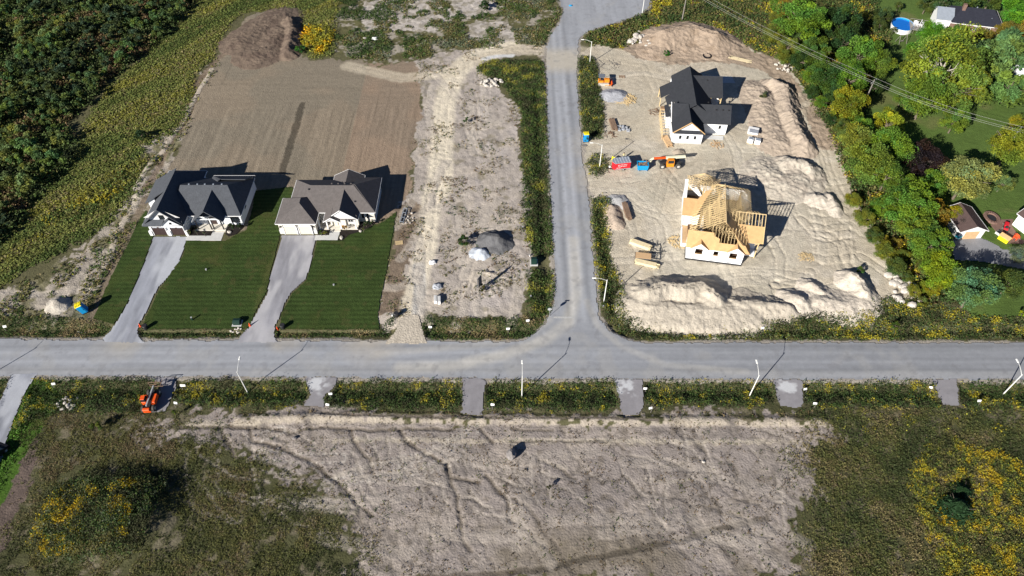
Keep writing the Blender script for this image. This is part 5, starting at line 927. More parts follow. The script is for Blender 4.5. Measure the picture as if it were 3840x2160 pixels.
# willow thicket: every shrub on its own
grp = 'willow shrubs in the dense thicket at the upper left'; rr_ = random.Random(5); placed = []
cand = [(rr_.uniform(-185, -50), rr_.uniform(88, 204)) for _ in range(6000)]; tk_ = PW([(-260, -60), (770, -60), (690, 40), (620, 130), (480, 230), (390, 300), (320, 380), (225, 460), (200, 480), (-300, 540)]); tk2 = PW([(-260, 450), (40, 440), (200, 470), (290, 540), (235, 640), (150, 720), (50, 850), (0, 900), (-300, 1080)])
KIND = [((.045, .070, .022), 'dark green rounded willow shrub in the dense thicket'), ((.085, .105, .030), 'pale olive willow shrub in the dense thicket'), ((.030, .045, .020), 'blackish green willow shrub in the dense thicket'), ((.060, .10, .028), 'fresh green willow shrub in the dense thicket')]
arr = np.array(cand); ok = inside(tk_, arr[:, 0], arr[:, 1]) | inside(tk2, arr[:, 0], arr[:, 1])
proto = None
for i, (x, y) in enumerate(cand):
    if not ok[i]: continue
    rad = rr_.uniform(1.5, 3.1)
    if any((x-a)**2+(y-b)**2 < (.62*(rad+c_))**2 for a, b, c_ in placed): continue
    placed.append((x, y, rad))
    if len(placed) > 296: break
for x, y, rad in placed:
    f = vn(x, y, 16, 400)+rr_.uniform(-.25, .25); k = 2 if (f < .30 or y < 135 and f < .6) else 0 if f < .55 else 3 if f < .68 else 1
    t_ = thing('willow_shrub', KIND[k][1], 'shrub', (x, y, 0), rr_.uniform(0, 6.28), grp)
    cr = link('crown', CROWN_S[rr_.randrange(5)], t_); cr.location = (0, 0, rad*.75); cr.scale = (rad, rad, rad*rr_.uniform(.8, 1.15)); s_ = rr_.uniform(.8, 1.2); cr.color = (*[v_*s_*2.5 for v_ in KIND[k][0]], 1)
# ------------------------------------------------------------------ street furniture, machines, materials
def at(px_, py_, z=0): x, y = G(px_, py_, z); return (x, y, float(hz(x, y)))
# street lamps
def lamp(dirx, diry, label, loc):
    t_ = thing('street_lamp', label, 'street lamp', loc, 0, 'white street lamps along the roads')
    MB().tube([(0, 0, -.6), (0, 0, 3), (0, 0, 6.2)], [.10, .085, .065], 10).build('pole', M_pole, t_)
    a = MB().tube([(0, 0, 5.95), (dirx*.7, diry*.7, 6.35), (dirx*1.5, diry*1.5, 6.62), (dirx*2.0, diry*2.0, 6.68)], [.04, .035, .03, .03], 6).build('arm', M_pole, t_)
    h_ = MB(); M = Matrix.Translation((dirx*2.3, diry*2.3, 6.68)) @ Matrix.Rotation(math.atan2(diry, dirx), 4, 'Z'); h_.bevbox(-.35, .4, -.14, .14, -.07, .08, .05, M); h_.build('lamp_head', M_pole, t_)
    MB().box(-.28, .3, -.1, .1, -.09, -.071, M).build('lens', M_alu, a); return t_
L0 = lamp(0, 1, 'white street lamp on the south verge facing the lane junction', at(1957.3, 1480))
for (px_, py_), lab in (((2813.8, 1477.4), 'white street lamp on the south verge right of the junction'), ((925, 1464.5), 'white street lamp on the south verge opposite the two finished houses'), ((3765.6, 1474), 'white street lamp on the south verge at the right edge'), ((-118, 1455), 'white street lamp beyond the left edge casting its shadow over the road')):
    dup(L0, at(px_, py_), 0, lab)
for (px_, py_), lab in (((2264.2, 1131.8), 'white street lamp beside the lane next to the big sand bank'), ((2248.3, 627.3), 'white street lamp rising from the round bush by the red trailer'), ((2211.4, 237.9), 'white street lamp on the lane verge near the dirt crossing')):
    dup(L0, at(px_, py_), math.pi/2, lab)
dup(L0, at(2408, 52), math.pi*.6, 'white street lamp on the far side of the turning circle')
# utility poles and wires
_a = G(2580, -40, 9.0); _b = G(3822, 488, 9.0); WRZ = math.atan2(_b[1]-_a[1], _b[0]-_a[0])+math.pi/2
def upole(label, loc, rz):
    t_ = thing('utility_pole', label, 'utility pole', loc, rz); MB().tube([(0, 0, -.3), (0, 0, 5), (0, 0, 9.6)], [.17, .15, .11], 8).build('pole', M_wood, t_)
    MB().box(-1.25, 1.25, -.06, .06, 8.95, 9.1).build('crossarm', M_wood, t_)
    for x in (-1.15, -.4, 1.15): MB().tube([(x, 0, 9.1), (x, 0, 9.3)], .05, 6).build('insulator', M_alu, t_)
    return t_
xa = G(3277, 305, 9.1); up1 = upole('weathered utility pole with a crossarm between the hedge and the lawn', (xa[0], xa[1], 0), WRZ)
xb = G(3822, 488, 9.0); up2 = dup(up1, (xb[0], xb[1], 0), WRZ, 'utility pole among yellow leaves at the right edge')
xc = G(2580, -40, 9.0); up3 = dup(up1, (xc[0], xc[1], 0), WRZ, 'utility pole past the top edge carrying the long wires')
for k, off in enumerate((-1.15, -.4, 1.15)):
    b = MB()
    ox, oy = off*math.cos(WRZ), off*math.sin(WRZ)
    for (A_, B_) in ((xc, xa), (xa, xb), (xb, (xb[0]+50, xb[1]-22))):
        pts = []
        for i in range(13): f = i/12; pts.append((A_[0]+(B_[0]-A_[0])*f+ox, A_[1]+(B_[1]-A_[1])*f+oy, 9.3-4*.9*f*(1-f)))
        b.tube(pts, .02, 4, False)
    tag(b.build('power_line', M_wire), ('lowest of the three overhead wires crossing the hedge', 'middle overhead wire crossing the hedge', 'highest overhead wire crossing the hedge')[k], 'overhead wire', 'overhead wires on the utility poles')
# portable toilets
def toilet(label, loc, rz, col=M_blue):
    t_ = thing('portable_toilet', label, 'portable toilet', loc, rz)
    b = MB().bevbox(-.55, .55, -.57, .57, .12, 2.05, .04)
    for s in (-1, 1):
        for k in range(4): b.box(s*.55-.02, s*.55+.02, -.45+k*.26, -.33+k*.26, .3, 1.9)
    b.build('cabin', col, t_)
    r_ = MB()
    n_ = 7; v_ = [(-.6, -.6+1.2*i/(n_-1), 2.05+.22*math.sin(math.pi*i/(n_-1))) for i in range(n_)]+[(.6, -.6+1.2*i/(n_-1), 2.05+.22*math.sin(math.pi*i/(n_-1))) for i in range(n_)]
    r_.add(v_, [(i, i+1, n_+i+1, n_+i) for i in range(n_-1)]+[tuple(range(n_)), tuple(range(2*n_-1, n_-1, -1))]+[(0, n_, 2*n_-1, n_-1)])
    for k in range(4): r_.box(-.5+k*.3, -.4+k*.3, -.5, .5, 2.16, 2.30)
    r_.build('roof', M_yel, t_); d = MB().box(-.38, .38, -.61, -.57, .2, 1.95).build('door', M_bin, t_); MB().box(.24, .30, -.65, -.61, 1.0, 1.15).build('handle', M_dark, d); MB().box(-.58, .58, -.6, .6, 0, .12).build('skid', M_dark, t_); return t_
toilet('blue portable toilet with yellow roof standing straight beside the lane', at(2196, 528), math.radians(4))
x, y = G(323, 1168); T2 = toilet('leaning blue portable toilet with yellow roof on the western rough', (x, y, .0), math.radians(25)); T2.rotation_euler = (math.radians(0), math.radians(-14), math.radians(22)); T2.location.z = .1
# red trailer
def wheel(parent, x, y, z, r_, w_, n=14, rim=M_rim):
    o = MB().tube([(x, y-w_/2, z), (x, y-w_/2+.03, z), (x, y+w_/2-.03, z), (x, y+w_/2, z)], [r_*.86, r_, r_, r_*.86], n).build('wheel', M_tyre, parent); MB().tube([(x, y-w_/2-.02, z), (x, y+w_/2+.02, z)], r_*.5, 10).build('rim', rim, o); return o
t_ = thing('cargo_trailer', 'red enclosed cargo trailer with pale metal roof', 'trailer', (23.75, 120.7, 0), math.radians(10))
b = MB(); b.prism([(-1.95, -.25), (-1.55, -.95), (1.9, -.95), (1.9, .95), (-1.55, .95), (-1.95, .25)], .45, 2.15); b.build('body', M_red, t_)
o = MB().prism([(-2.0, -.28), (-1.58, -1.0), (1.95, -1.0), (1.95, 1.0), (-1.58, 1.0), (-2.0, .28)], 2.15, 2.24).build('roof', M_alu, t_); rb = MB()
for i in range(6): rb.box(-1.4+i*.62, -1.36+i*.62, -.98, .98, 2.241, 2.27)
rb.build('roof_ribs', M_white, o)
b = MB().box(-1.5, 1.9, -.97, -.951, .45, .6)
b.build('trim_strip', M_alu, t_); ln = MB()
for z, segs in ((1.62, [(-.95, -.45), (-.35, .25), (.35, .8), (.9, 1.1)]), (1.22, [(-.9, -.5), (-.38, .1), (.2, .75), (.8, 1.05)]), (.86, [(-1.2, -.8), (-.7, -.3)])):
    for a_, b_ in segs: ln.box(a_, b_, -.958, -.951, z, z+.10)
ln.build('lettering', M_trim, t_)
for s in (-1, 1): wheel(t_, .35, s*.9, .33, .33, .2); MB().box(-.05, .8, s*.92-.1 if s > 0 else -1.04, 1.04 if s > 0 else -.82, .66, .72).build('mudguard', M_alu, t_)
MB().bar((-1.6, -.7, .42), (-3.0, 0, .42), .08, .1).bar((-1.6, .7, .42), (-3.0, 0, .42), .08, .1).tube([(-2.8, 0, 0), (-2.8, 0, .8)], .05, 6).box(-3.1, -2.9, -.08, .08, .38, .5).build('drawbar', M_dark, t_); MB().tube([(-2.45, -.1, .75), (-2.45, .1, .75)], .22, 10).build('jockey_wheel', M_trim, t_)
# blue waste bin
t_ = thing('waste_bin', 'open blue waste bin filled with brown rubble', 'skip', (*G(2408, 632), 0), math.radians(-2))
b = MB()
def taper(b, x0, x1, y0, y1, z0, z1, k): b.add([(x0+k, y0+k*.6, z0), (x1-k, y0+k*.6, z0), (x1-k, y1-k*.6, z0), (x0+k, y1-k*.6, z0), (x0, y0, z1), (x1, y0, z1), (x1, y1, z1), (x0, y1, z1)], [(3, 2, 1, 0), (0, 1, 5, 4), (1, 2, 6, 5), (2, 3, 7, 6), (3, 0, 4, 7)])
taper(b, -1.2, 1.2, -.85, .85, .15, 1.35, .12); taper(b, -1.12, 1.12, -.77, .77, .25, 1.35, .1)
for x0, x1, y0, y1 in ((-1.25, 1.25, -.9, -.78), (-1.25, 1.25, .78, .9), (-1.25, -1.13, -.78, .78), (1.13, 1.25, -.78, .78)): b.box(x0, x1, y0, y1, 1.33, 1.42)
for x in (-.8, -.3, .3, .8): b.box(x-.04, x+.04, -.86, -.78, .2, 1.33)
b.build('shell', M_bin, t_); rbl = MB()
for i in range(26): x, y = R.uniform(-.95, .95), R.uniform(-.6, .65); s = R.uniform(.1, .25); rbl.bevbox(x-s, x+s, y-s, y+s, 1.0, 1.15+R.uniform(0, .25), .05)
rbl.bar((.5, .2, 1.2), (1.3, .5, 1.9), .1, .1).bar((.8, .5, 1.2), (.7, .7, 2.1), .12, .08).build('rubble', M_old, t_)
for s in (-1, 1): MB().box(s*.85-.12, s*.85+.12, -1.0, -.85, 0, .25).build('foot', M_alu, t_)
# person
def person(name, label, loc, rz, top, trouser, head):
    t_ = thing(name, label, 'person', loc, rz); bm = bmesh.new()
    J = {'pel': (0, 0, .95, .15), 'sp': (0, 0, 1.15, .15), 'ch': (0, .01, 1.38, .18), 'nk': (0, .01, 1.52, .07), 'hd': (0, .02, 1.60, .09), 'ht': (0, .02, 1.70, .10), 'hp': (0, .01, 1.78, .07)}
    for s, n in ((-1, 'l'), (1, 'r')): J.update({n+'hip': (s*.1, 0, .9, .11), n+'kn': (s*.17, .03*s, .48, .075), n+'an': (s*.23, .02, .09, .05), n+'to': (s*.25, -.14, .04, .045), n+'sh': (s*.2, 0, 1.42, .075), n+'el': (s*.30, .02, 1.15, .05), n+'wr': (s*.28, -.16, .98, .035), n+'hd': (s*.27, -.23, .93, .04)})
    E_ = [('pel', 'sp'), ('sp', 'ch'), ('ch', 'nk'), ('nk', 'hd'), ('hd', 'ht'), ('ht', 'hp')]
    for n in 'lr': E_ += [('pel', n+'hip'), (n+'hip', n+'kn'), (n+'kn', n+'an'), (n+'an', n+'to'), ('ch', n+'sh'), (n+'sh', n+'el'), (n+'el', n+'wr'), (n+'wr', n+'hd')]
    ks = list(J); me = bpy.data.meshes.new('body'); me.from_pydata([J[k][:3] for k in ks], [(ks.index(a), ks.index(b)) for a, b in E_], []); o = link('body', me, t_)
    sk = o.modifiers.new('s', 'SKIN'); o.modifiers.new('u', 'SUBSURF').levels = 1
    for i, k in enumerate(ks): me.skin_vertices[0].data[i].radius = (J[k][3],)*2
    me.skin_vertices[0].data[0].use_root = True; me.materials.append(M_skin)
    MB().tube([(0, .0, .88), (0, 0, 1.1), (0, .01, 1.35), (0, .01, 1.5)], [.19, .18, .22, .10], 10).tube([(-.2, 0, 1.44), (-.27, .02, 1.25)], [.10, .08], 8).tube([(.2, 0, 1.44), (.27, .02, 1.25)], [.10, .08], 8).build('vest', top, t_, True)
    b = MB().tube([(0, 0, .98), (0, 0, .84)], [.18, .17], 10)
    for s in (-1, 1): b.tube([(s*.1, 0, .92), (s*.17, .03*s, .48), (s*.225, .02, .12)], [.13, .095, .08], 8)
    b.build('trousers', trouser, t_, True); MB().tube([(0, .02, 1.68), (0, .02, 1.76), (0, .02, 1.82)], [.115, .115, .05], 10).box(-.08, .08, -.2, -.06, 1.70, 1.72).build('cap', head, t_, True); b = MB()
    for s in (-1, 1): b.bevbox(s*.24-.06, s*.24+.06, -.2, .1, 0, .1, .02)
    b.build('boots', M_old, t_); return t_
person('person', 'person in a dark cap and pale vest standing behind the red trailer', (24.75, 123.9, 0), math.radians(200), M_vest, M_denim, M_cap)
t_ = thing('warning_board', 'yellow and black warning board leaning behind the red trailer', 'sign', (*G(2304, 606), 0), math.radians(-38))
MB().box(-.75, .75, -.03, .03, .1, 1.15).build('board', M_yel, t_); b = MB()
for i in range(5): b.bar((-.6+i*.3, -.035, .2), (-.45+i*.3, -.035, 1.05), .02, .1)
b.build('stripes', M_black, t_); MB().bar((-.5, .5, 0), (-.4, .03, 1.0), .05, .05).bar((.5, .5, 0), (.4, .03, 1.0), .05, .05).build('leg', M_old, t_)
# telehandler beside the bin
t_ = thing('telehandler', 'orange telehandler with long cream boom lowered towards the blue bin', 'telehandler', (34.6, 121.6, 0), math.radians(1))
for x, s in ((-1.75, -1), (1.75, -1), (-1.75, 1), (1.75, 1)): wheel(t_, x, s*1.05, .62, .62, .42, 18)
MB().bevbox(-2.2, 2.3, -.5, .5, .55, 1.15, .08).bevbox(-1.9, -1.5, -.95, .95, .5, .8, .05).bevbox(1.5, 1.9, -.95, .95, .5, .8, .05).build('chassis', M_dark, t_)
cb = MB().bevbox(-.85, .75, -1.25, -.35, .55, 1.5, .06).build('cab_body', M_orange, t_); b = MB()
for x in (-.75, .68):
    for y in (-1.2, -.42): b.tube([(x, y, 1.5), (x*.9, y*.97, 2.3)], .05, 6)
b.bevbox(-.72, .66, -1.2, -.38, 2.28, 2.36, .03).build('cab_frame', M_orange, t_); MB().box(-.66, .6, -1.18, -.44, 1.5, 2.27).build('cab_glass', M_glass, t_)
MB().bevbox(-.6, 1.6, .35, 1.15, .7, 1.45, .08).build('engine_cover', M_old, t_)
b = MB().bar((3.25, .2, 2.35), (-1.0, .2, 2.05), .5, .5); b.build('boom', M_cream2, t_); b2 = MB().bar((-1.0, .2, 2.05), (-3.6, .2, 1.9), .34, .36).build('boom_extension', M_ored, t_); MB().bar((-3.6, .2, 1.95), (-4.4, .2, 1.4), .3, .3).bar((-4.4, .1, 1.4), (-4.5, .1, .9), .7, .12).build('attachment_head', M_cream2, t_)
MB().bar((-4.55, -.6, .9), (-4.55, .9, .9), .08, .12).bar((-4.55, -.1, .9), (-5.6, -.1, .85), .12, .06).bar((-4.55, .5, .9), (-5.6, .5, .85), .12, .06).build('fork', M_dark, t_); MB().tube([(.4, .2, 1.0), (-.8, .2, 1.9)], .09, 8).build('lift_cylinder', M_galv, t_)
# bulldozer
t_ = thing('bulldozer', 'small orange bulldozer with a dusty blue roof at the weed strip', 'bulldozer', (22.9, 153.2, 0), math.radians(-2))
for s in (-1, 1):
    b = MB(); y = s*.85; prof = [(-1.5, .35), (-1.25, .08), (1.05, .08), (1.35, .35), (1.15, .72), (-1.25, .72)]
    b.add([(x, y-.25, z) for x, z in prof]+[(x, y+.25, z) for x, z in prof], [tuple(range(6)), tuple(range(11, 5, -1))]+[(i, (i+1) % 6, 6+(i+1) % 6, 6+i) for i in range(6)])
    for k in range(8): b.box(-1.2+k*.3, -1.12+k*.3, y-.27, y+.27, .72, .77)
    b.build('track', M_rock, t_)
MB().bevbox(.0, 1.35, -.5, .5, .6, 1.5, .1).build('bonnet', M_orange, t_); MB().bevbox(-1.45, -.1, -.75, .75, .7, 1.15, .12).build('rear_body', M_orange, t_); MB().bevbox(-.95, -.25, -.3, .3, 1.15, 1.6, .08).build('seat', M_dark, t_)
b = MB()
for x in (-1.3, -.1):
    for y in (-.65, .65): b.tube([(x, y, 1.1), (x, y, 2.25)], .04, 6)
b.build('canopy_post', M_dark, t_); MB().bevbox(-1.45, .1, -.8, .8, 2.25, 2.36, .06).build('canopy', M_cab, t_)
bl_ = []
for i in range(7): z = .05+i*.13; bl_.append((1.95-.22*math.sin(math.pi*i/6), z))
v = [(x, -1.25, z) for x, z in bl_]+[(x, 1.25, z) for x, z in bl_]; v += [(x+.06, y, z) for x, y, z in v]
MB().add(v, [(i, i+1, 8+i, 7+i) for i in range(6)]+[(14+i, 21+i, 22+i, 15+i) for i in range(6)]+[(0, 7, 21, 14), (6, 20, 27, 13)]).build('blade', M_ored, t_); MB().bar((1.8, -1.0, .4), (.2, -1.15, .35), .12, .16).bar((1.8, 1.0, .4), (.2, 1.15, .35), .12, .16).build('push_arm', M_orange, t_)
# second machine, seen from behind
t_ = thing('telehandler', 'red orange telehandler parked on the south verge with its forks towards the road', 'telehandler', (*G(572, 1508), 0), math.radians(4))
for x, y, r_ in ((-.95, -1.75, .66), (.95, -1.75, .66), (-.85, 1.75, .6), (.9, 1.75, .6)):
    o = MB().tube([(x-.22, y, r_), (x-.18, y, r_), (x+.18, y, r_), (x+.22, y, r_)], [r_*.86, r_, r_, r_*.86], 18).build('wheel', M_tyre, t_); MB().tube([(x-.24, y, r_), (x+.24, y, r_)], r_*.45, 10).build('rim', M_rim, o)
MB().bevbox(-.45, .45, -2.1, 2.1, .5, 1.1, .08).build('chassis', M_dark, t_); MB().bevbox(-.75, .55, -2.6, -2.0, .6, 1.35, .1).box(-.6, .75, -2.7, -2.58, .7, .95).build('counterweight', M_ored, t_)
cb = MB().bevbox(-1.3, -.42, -.95, .75, .6, 1.45, .08).bevbox(-1.25, -.45, -.9, .1, 2.15, 2.28, .05).build('cab_body', M_ored, t_); MB().box(-1.22, -.47, -.85, .1, 1.45, 2.15).build('cab_glass', M_glass, cb)
MB().bevbox(.42, 1.25, -1.1, .9, .65, 1.5, .1).build('engine_cover', M_ored, t_); MB().bar((0, -1.9, 1.7), (.25, 2.4, 1.75), .22, .26).build('boom', M_galv, t_); MB().bar((.25, 2.3, 1.8), (.3, 3.0, 1.0), .3, .2).build('attachment_head', M_old, t_)
b = MB()
for z in (.5, 1.2, 1.9): b.bar((-.9, 3.1, z), (1.3, 3.1, z), .07, .08)
for x in (-.9, .2, 1.3): b.bar((x, 3.1, .4), (x, 3.1, 1.95), .07, .07)
b.build('fork_carriage', M_old, t_); 
for x in (-.3, .75): MB().bar((x, 3.15, .45), (x, 4.6, .42), .12, .06).build('fork', M_old, t_)
t_.scale = (.88, .88, .92)
# --- timber, pallets, frames
def stack(name, label, loc, rz, L, W, n, layers, m, th=.12, jag=.25, group=None, cat='lumber stack'):
    b = MB(); rr = random.Random(hash(label) % 1000 if False else len(label)*7)
    for z in range(layers):
        for i in range(n):
            j = rr.uniform(-jag, jag); w = W/n; b.box(-L/2+j, L/2+j, -W/2+i*w+.01, -W/2+(i+1)*w-.01, .12+z*th, .12+(z+1)*th-.012)
    for x in (-L*.35, L*.35): b.box(x-.06, x+.06, -W/2, W/2, 0, .118)
    o = b.build(name, m); o.location = (loc[0], loc[1], loc[2] if len(loc) > 2 else 0); o.rotation_euler = (0, 0, rz); return tag(o, label, cat, group)
def rot(a, b): (x1, y1), (x2, y2) = G(*a), G(*b); return math.atan2(y2-y1, x2-x1), ((x1+x2)/2, (y1+y2)/2)
a, c = rot((2362, 909), (2440, 937)); stack('lumber_stack', 'pale lumber stack tied with dark straps behind the flat trailer', c, a, 4.0, 1.1, 8, 6, M_lump)
a, c = rot((2386, 985), (2465, 1003)); stack('lumber_stack', 'long pale lumber stack in front of the flat trailer', c, a, 4.1, 1.0, 6, 5, M_lump, jag=.4)
a, c = rot((2500, 520), (2512, 545)); stack('lumber_stack', 'bundle of pale boards beside the corner of the black roofed house', (c[0]-.3, c[1], 0), math.radians(-78), 3.6, 1.4, 7, 3, M_board, jag=.4)
a, c = rot((2295, 450), (2302, 490)); stack('timber_pile', 'brown timber beams piled north of the portable toilet', c, math.radians(-84), 4.2, 1.3, 4, 2, M_old, .22)
a, c = rot((2346, 760), (2352, 830)); stack('timber_pile', 'rusty brown timber beams stacked on the dug bank', c, math.radians(-84), 4.6, 1.1, 4, 3, M_old, .2, .5)
for (p, q2, lab, L) in (((2672, 212), (2742, 212), 'left pair of long boards lying behind the black roofed house', 5.2), ((2740, 216), (2812, 233), 'right pair of long boards lying behind the black roofed house', 5.4)):
    a, c = rot(p, q2); stack('board_pile', lab, c, a, L, 1.4, 6, 1, M_lump, .06, .5)
for (p, lab, rz_) in (((2332, 288), 'small pallet lying east of the bulldozer', 0), ((1497, 912), 'reddish pallet on the dirt beside the eastern lawn', 10)):
    t_ = thing('pallet', lab, 'pallet', at(*p), math.radians(rz_)); b = MB()
    for k in range(5): b.box(-.75, .75, -.5+k*.22, -.38+k*.22, .12, .15)
    b.build('top_boards', M_old if 'small' in lab else M_lum, t_)
    for y in (-.6, 0, .6): MB().box(y-.05, y+.05, -.5, .5, 0, .118).build('bearer', M_old, t_)
def scraps(name, label, loc, rad, n, m, L=1.2, cat='scrap wood'):
    b = MB(); rr = random.Random(len(label))
    for i in range(n):
        a_ = rr.uniform(0, 3.14); r_ = rad*math.sqrt(rr.random()); t2 = rr.uniform(0, 6.28); x, y = math.cos(t2)*r_, math.sin(t2)*r_*.8; l = rr.uniform(.3, L)/2; z = .05+rr.uniform(0, .35)*(1-r_/rad)
        b.bar((x-math.cos(a_)*l, y-math.sin(a_)*l, z), (x+math.cos(a_)*l, y+math.sin(a_)*l, z+rr.uniform(-.05, .15)), rr.uniform(.06, .16), .04)
    o = b.build(name, m); o.location = loc; return tag(o, label, cat)
scraps('scrap_wood', 'large heap of splintered scrap lumber beside the grey gravel pile', at(2345, 372), 2.6, 110, M_lum, 2.4); scraps('scrap_wood', 'pale offcuts scattered at the west wall of the framed house', at(2552, 908), 2.4, 120, M_lum, .9); scraps('scrap_wood', 'small pile of pale offcuts on the sand east of the framed house', at(3022, 965), 1.6, 50, M_lum, .9)
scraps('scrap_wood', 'orange brown offcuts in front of the black roofed house', at(2688, 547), 1.7, 22, M_board, 1.6); scraps('scrap_wood', 'short beams scattered north of the bulldozer', at(2285, 245), 3.2, 22, M_wood, 2.2); scraps('scrap_wood', 'broken boards below the brown timber beams', at(2290, 505), 1.5, 30, M_old, 1.1)
scraps('scrap_wood', 'dark debris at the west side of the black roofed house', at(2460, 420), 1.8, 26, M_old, 1.6); scraps('scrap_wood', 'fallen grey branches on the vacant lot near the haul road', at(1650, 940), 1.6, 9, M_bough, 2.4); scraps('scrap_wood', 'pale stakes lying in the ditch left of the dirt driveway', at(310, 1242), 1.0, 6, M_bough, 1.3)
scraps('scrap_wood', 'split timbers lying across the ditch south of the vacant lot', at(1772, 1238), 1.3, 7, M_wood, 2.6); scraps('scrap_wood', 'steel bars and ties beside the second timber stack', at(2460, 925), 2.2, 16, M_steel, 2.6)
for p, lab in (((2822, 500), 'stack of white wrapped roofing bundles east of the black roofed house'),):
    stack('roofing_bundles', lab, at(*p), math.radians(-18), 2.3, 1.3, 2, 6, M_trim, .2, .06, cat='pallet'); 
o = MB().bevbox(-1.0, 1.1, -.55, .75, 0, .12, .04).build('wrap_sheet', M_tarp); o.location = (*G(2826, 494, 1.4), 1.4); o.rotation_euler = (0, .03, math.radians(-18)); tag(o, 'grey plastic sheet over the white roofing bundles', 'tarpaulin')
for p, lab, rz_ in (((2812, 534), 'left white wrapped cube of bricks below the roofing bundles', -25), ((2838, 538), 'right white wrapped cube of bricks below the roofing bundles', -15)):
    t_ = thing('wrapped_pallet', lab, 'pallet', at(*p), math.radians(rz_)); MB().bevbox(-.65, .65, -.6, .6, .12, 1.15, .06).build('wrap', M_trim, t_); MB().box(-.45, .5, -.4, .45, 1.15, 1.19).build('label_sheet', M_alu, t_); MB().box(-.65, .65, -.55, .55, 0, .118).build('pallet_base', M_lum, t_)
t_ = thing('wrapped_pallet', 'grey block pallet with loose blocks near the bulldozer drive', 'pallet', at(2338, 484), 0); b = MB()
for i in range(22): x, y = R.uniform(-1.4, 1.4), R.uniform(-1.2, 1.2); s = R.uniform(.12, .3); b.box(x-s, x+s, y-s*.7, y+s*.7, 0, R.uniform(.2, .5))
b.build('blocks', M_tarp, t_)
t_ = thing('steel_trailer', 'low flat trailer with a plywood deck between the two pale lumber stacks', 'trailer', (*G(2420, 970), 0), math.radians(-9))
MB().box(-2.0, 1.0, -.75, .75, .75, .82).build('plywood', M_board, t_); MB().box(-2.1, 2.2, -.85, -.75, .6, .74).box(-2.1, 2.2, .75, .85, .6, .74).box(2.1, 2.2, -.75, .75, .6, .74).box(-2.1, -2.0, -.75, .75, .6, .74).box(1.4, 1.45, -.75, .75, .6, .74).bar((2.1, -.8, .1), (2.1, -.8, 1.3), .06, .06).bar((2.1, .8, .1), (2.1, .8, 1.3), .06, .06).bar((2.1, -.8, 1.3), (2.1, .8, 1.3), .06, .06).build('frame', M_steel, t_)
for s in (-1, 1): wheel(t_, -.4, s*.72, .34, .34, .2)
t_ = thing('trench_frame', 'narrow black steel frame lying beside the eastern lawn', 'steel frame', at(1514, 812), math.radians(84)); b = MB()
for y in (-.35, .35): b.bar((-2.0, y, .5), (2.0, y, .5), .08, .08); b.bar((-2.0, y, .06), (2.0, y, .06), .08, .08)
for x in (-2, -.7, .7, 2): b.bar((x, -.35, .5), (x, .35, .5), .08, .08); b.bar((x, -.35, .02), (x, -.35, .5), .06, .06); b.bar((x, .35, .02), (x, .35, .5), .06, .06)
b.build('rails', M_alu, t_); MB().box(-1.9, 1.9, -.3, .3, .05, .2).build('tray', M_dark, t_)
o = MB(); n_ = 20
for k in range(n_): a0 = 2*math.pi*k/n_; a1 = 2*math.pi*(k+1)/n_; o.bar((1.0*math.cos(a0), 1.0*math.sin(a0), .2), (1.0*math.cos(a1), 1.0*math.sin(a1), .2), .3, .3)
o = o.build('pipe_coil', M_black); o.location = at(2651, 213); tag(o, 'coil of black pipe lying left of the long boards', 'pipe coil')
# cabinets, boxes, signs, markers
def cabinet(label, loc, rz, w_=1.3, d_=1.1, h_=.8):
    t_ = thing('transformer_box', label, 'transformer box', loc, rz); MB().box(-w_/2-.2, w_/2+.2, -d_/2-.25, d_/2+.15, 0, .14).build('pad', M_conc, t_); b = MB().bevbox(-w_/2, w_/2, -d_/2, d_/2, .14, h_, .05); b.add([(-w_/2, -d_/2, h_), (w_/2, -d_/2, h_), (w_/2, d_/2, h_), (-w_/2, d_/2, h_), (-w_/2+.05, -.1, h_+.2), (w_/2-.05, -.1, h_+.2)], [(0, 1, 5, 4), (2, 3, 4, 5), (1, 2, 5), (3, 0, 4)]); b.build('cabinet', M_green, t_); return t_
cabinet('dark green transformer box on a pad at the foot of the first lawn', at(891, 1212), 0); cabinet('dark green transformer box on a white pad beside the lane', at(2002, 985), 0, 1.1, 1.3, .95)
def pedestal(label, loc, m=M_green, h_=.75, w_=.24): 
    t_ = thing('utility_pedestal', label, 'utility box', loc, R.uniform(-.3, .3)); MB().bevbox(-w_/2, w_/2, -w_/2, w_/2, 0, h_, .03).build('box', m, t_); MB().box(-w_/2-.02, w_/2+.02, -w_/2-.02, w_/2+.02, h_, h_+.05).build('lid', M_galv, t_)
for p, lab, m, h_ in (((722, 1200), 'small green and white utility box on the first lawn', M_green, .8), ((774, 1013), 'tiny pale valve post in the middle of the first lawn', M_galv, .35), ((1252, 1070), 'tiny pale valve post in the middle of the second lawn', M_galv, .3), ((1472, 1186), 'small white marker box beside the dirt driveway', M_trim, .4), ((1960, 860), 'small black and white utility box left of the lane weeds', M_dark, .7), ((1990, 1118), 'small black utility box left of the weed strip near the junction', M_dark, .7),
        ((2640, 500), 'small grey meter box at the foot of the black roofed house', M_alu, .6), ((2262, 1152), 'white box in the weeds near the lamp by the sand bank', M_trim, .4), ((1986, 961), 'small round white cap beside the lane transformer box', M_trim, .3)): pedestal(lab, at(*p), m, h_)
def lotsign(label, loc, w_=.7, h_=.45, z=1.0, lean=.12, two=False):
    t_ = thing('lot_sign', label, 'sign', loc, R.uniform(-.25, .25), 'white lot signs along the verge'); MB().box(-.035, .035, -.03, .03, 0, z+h_*.5).build('post', M_wood, t_)
    o = MB().box(-w_/2, w_/2, -.065, -.032, z, z+h_).build('panel', M_trim, t_); o.rotation_euler = (-.5, 0, 0)
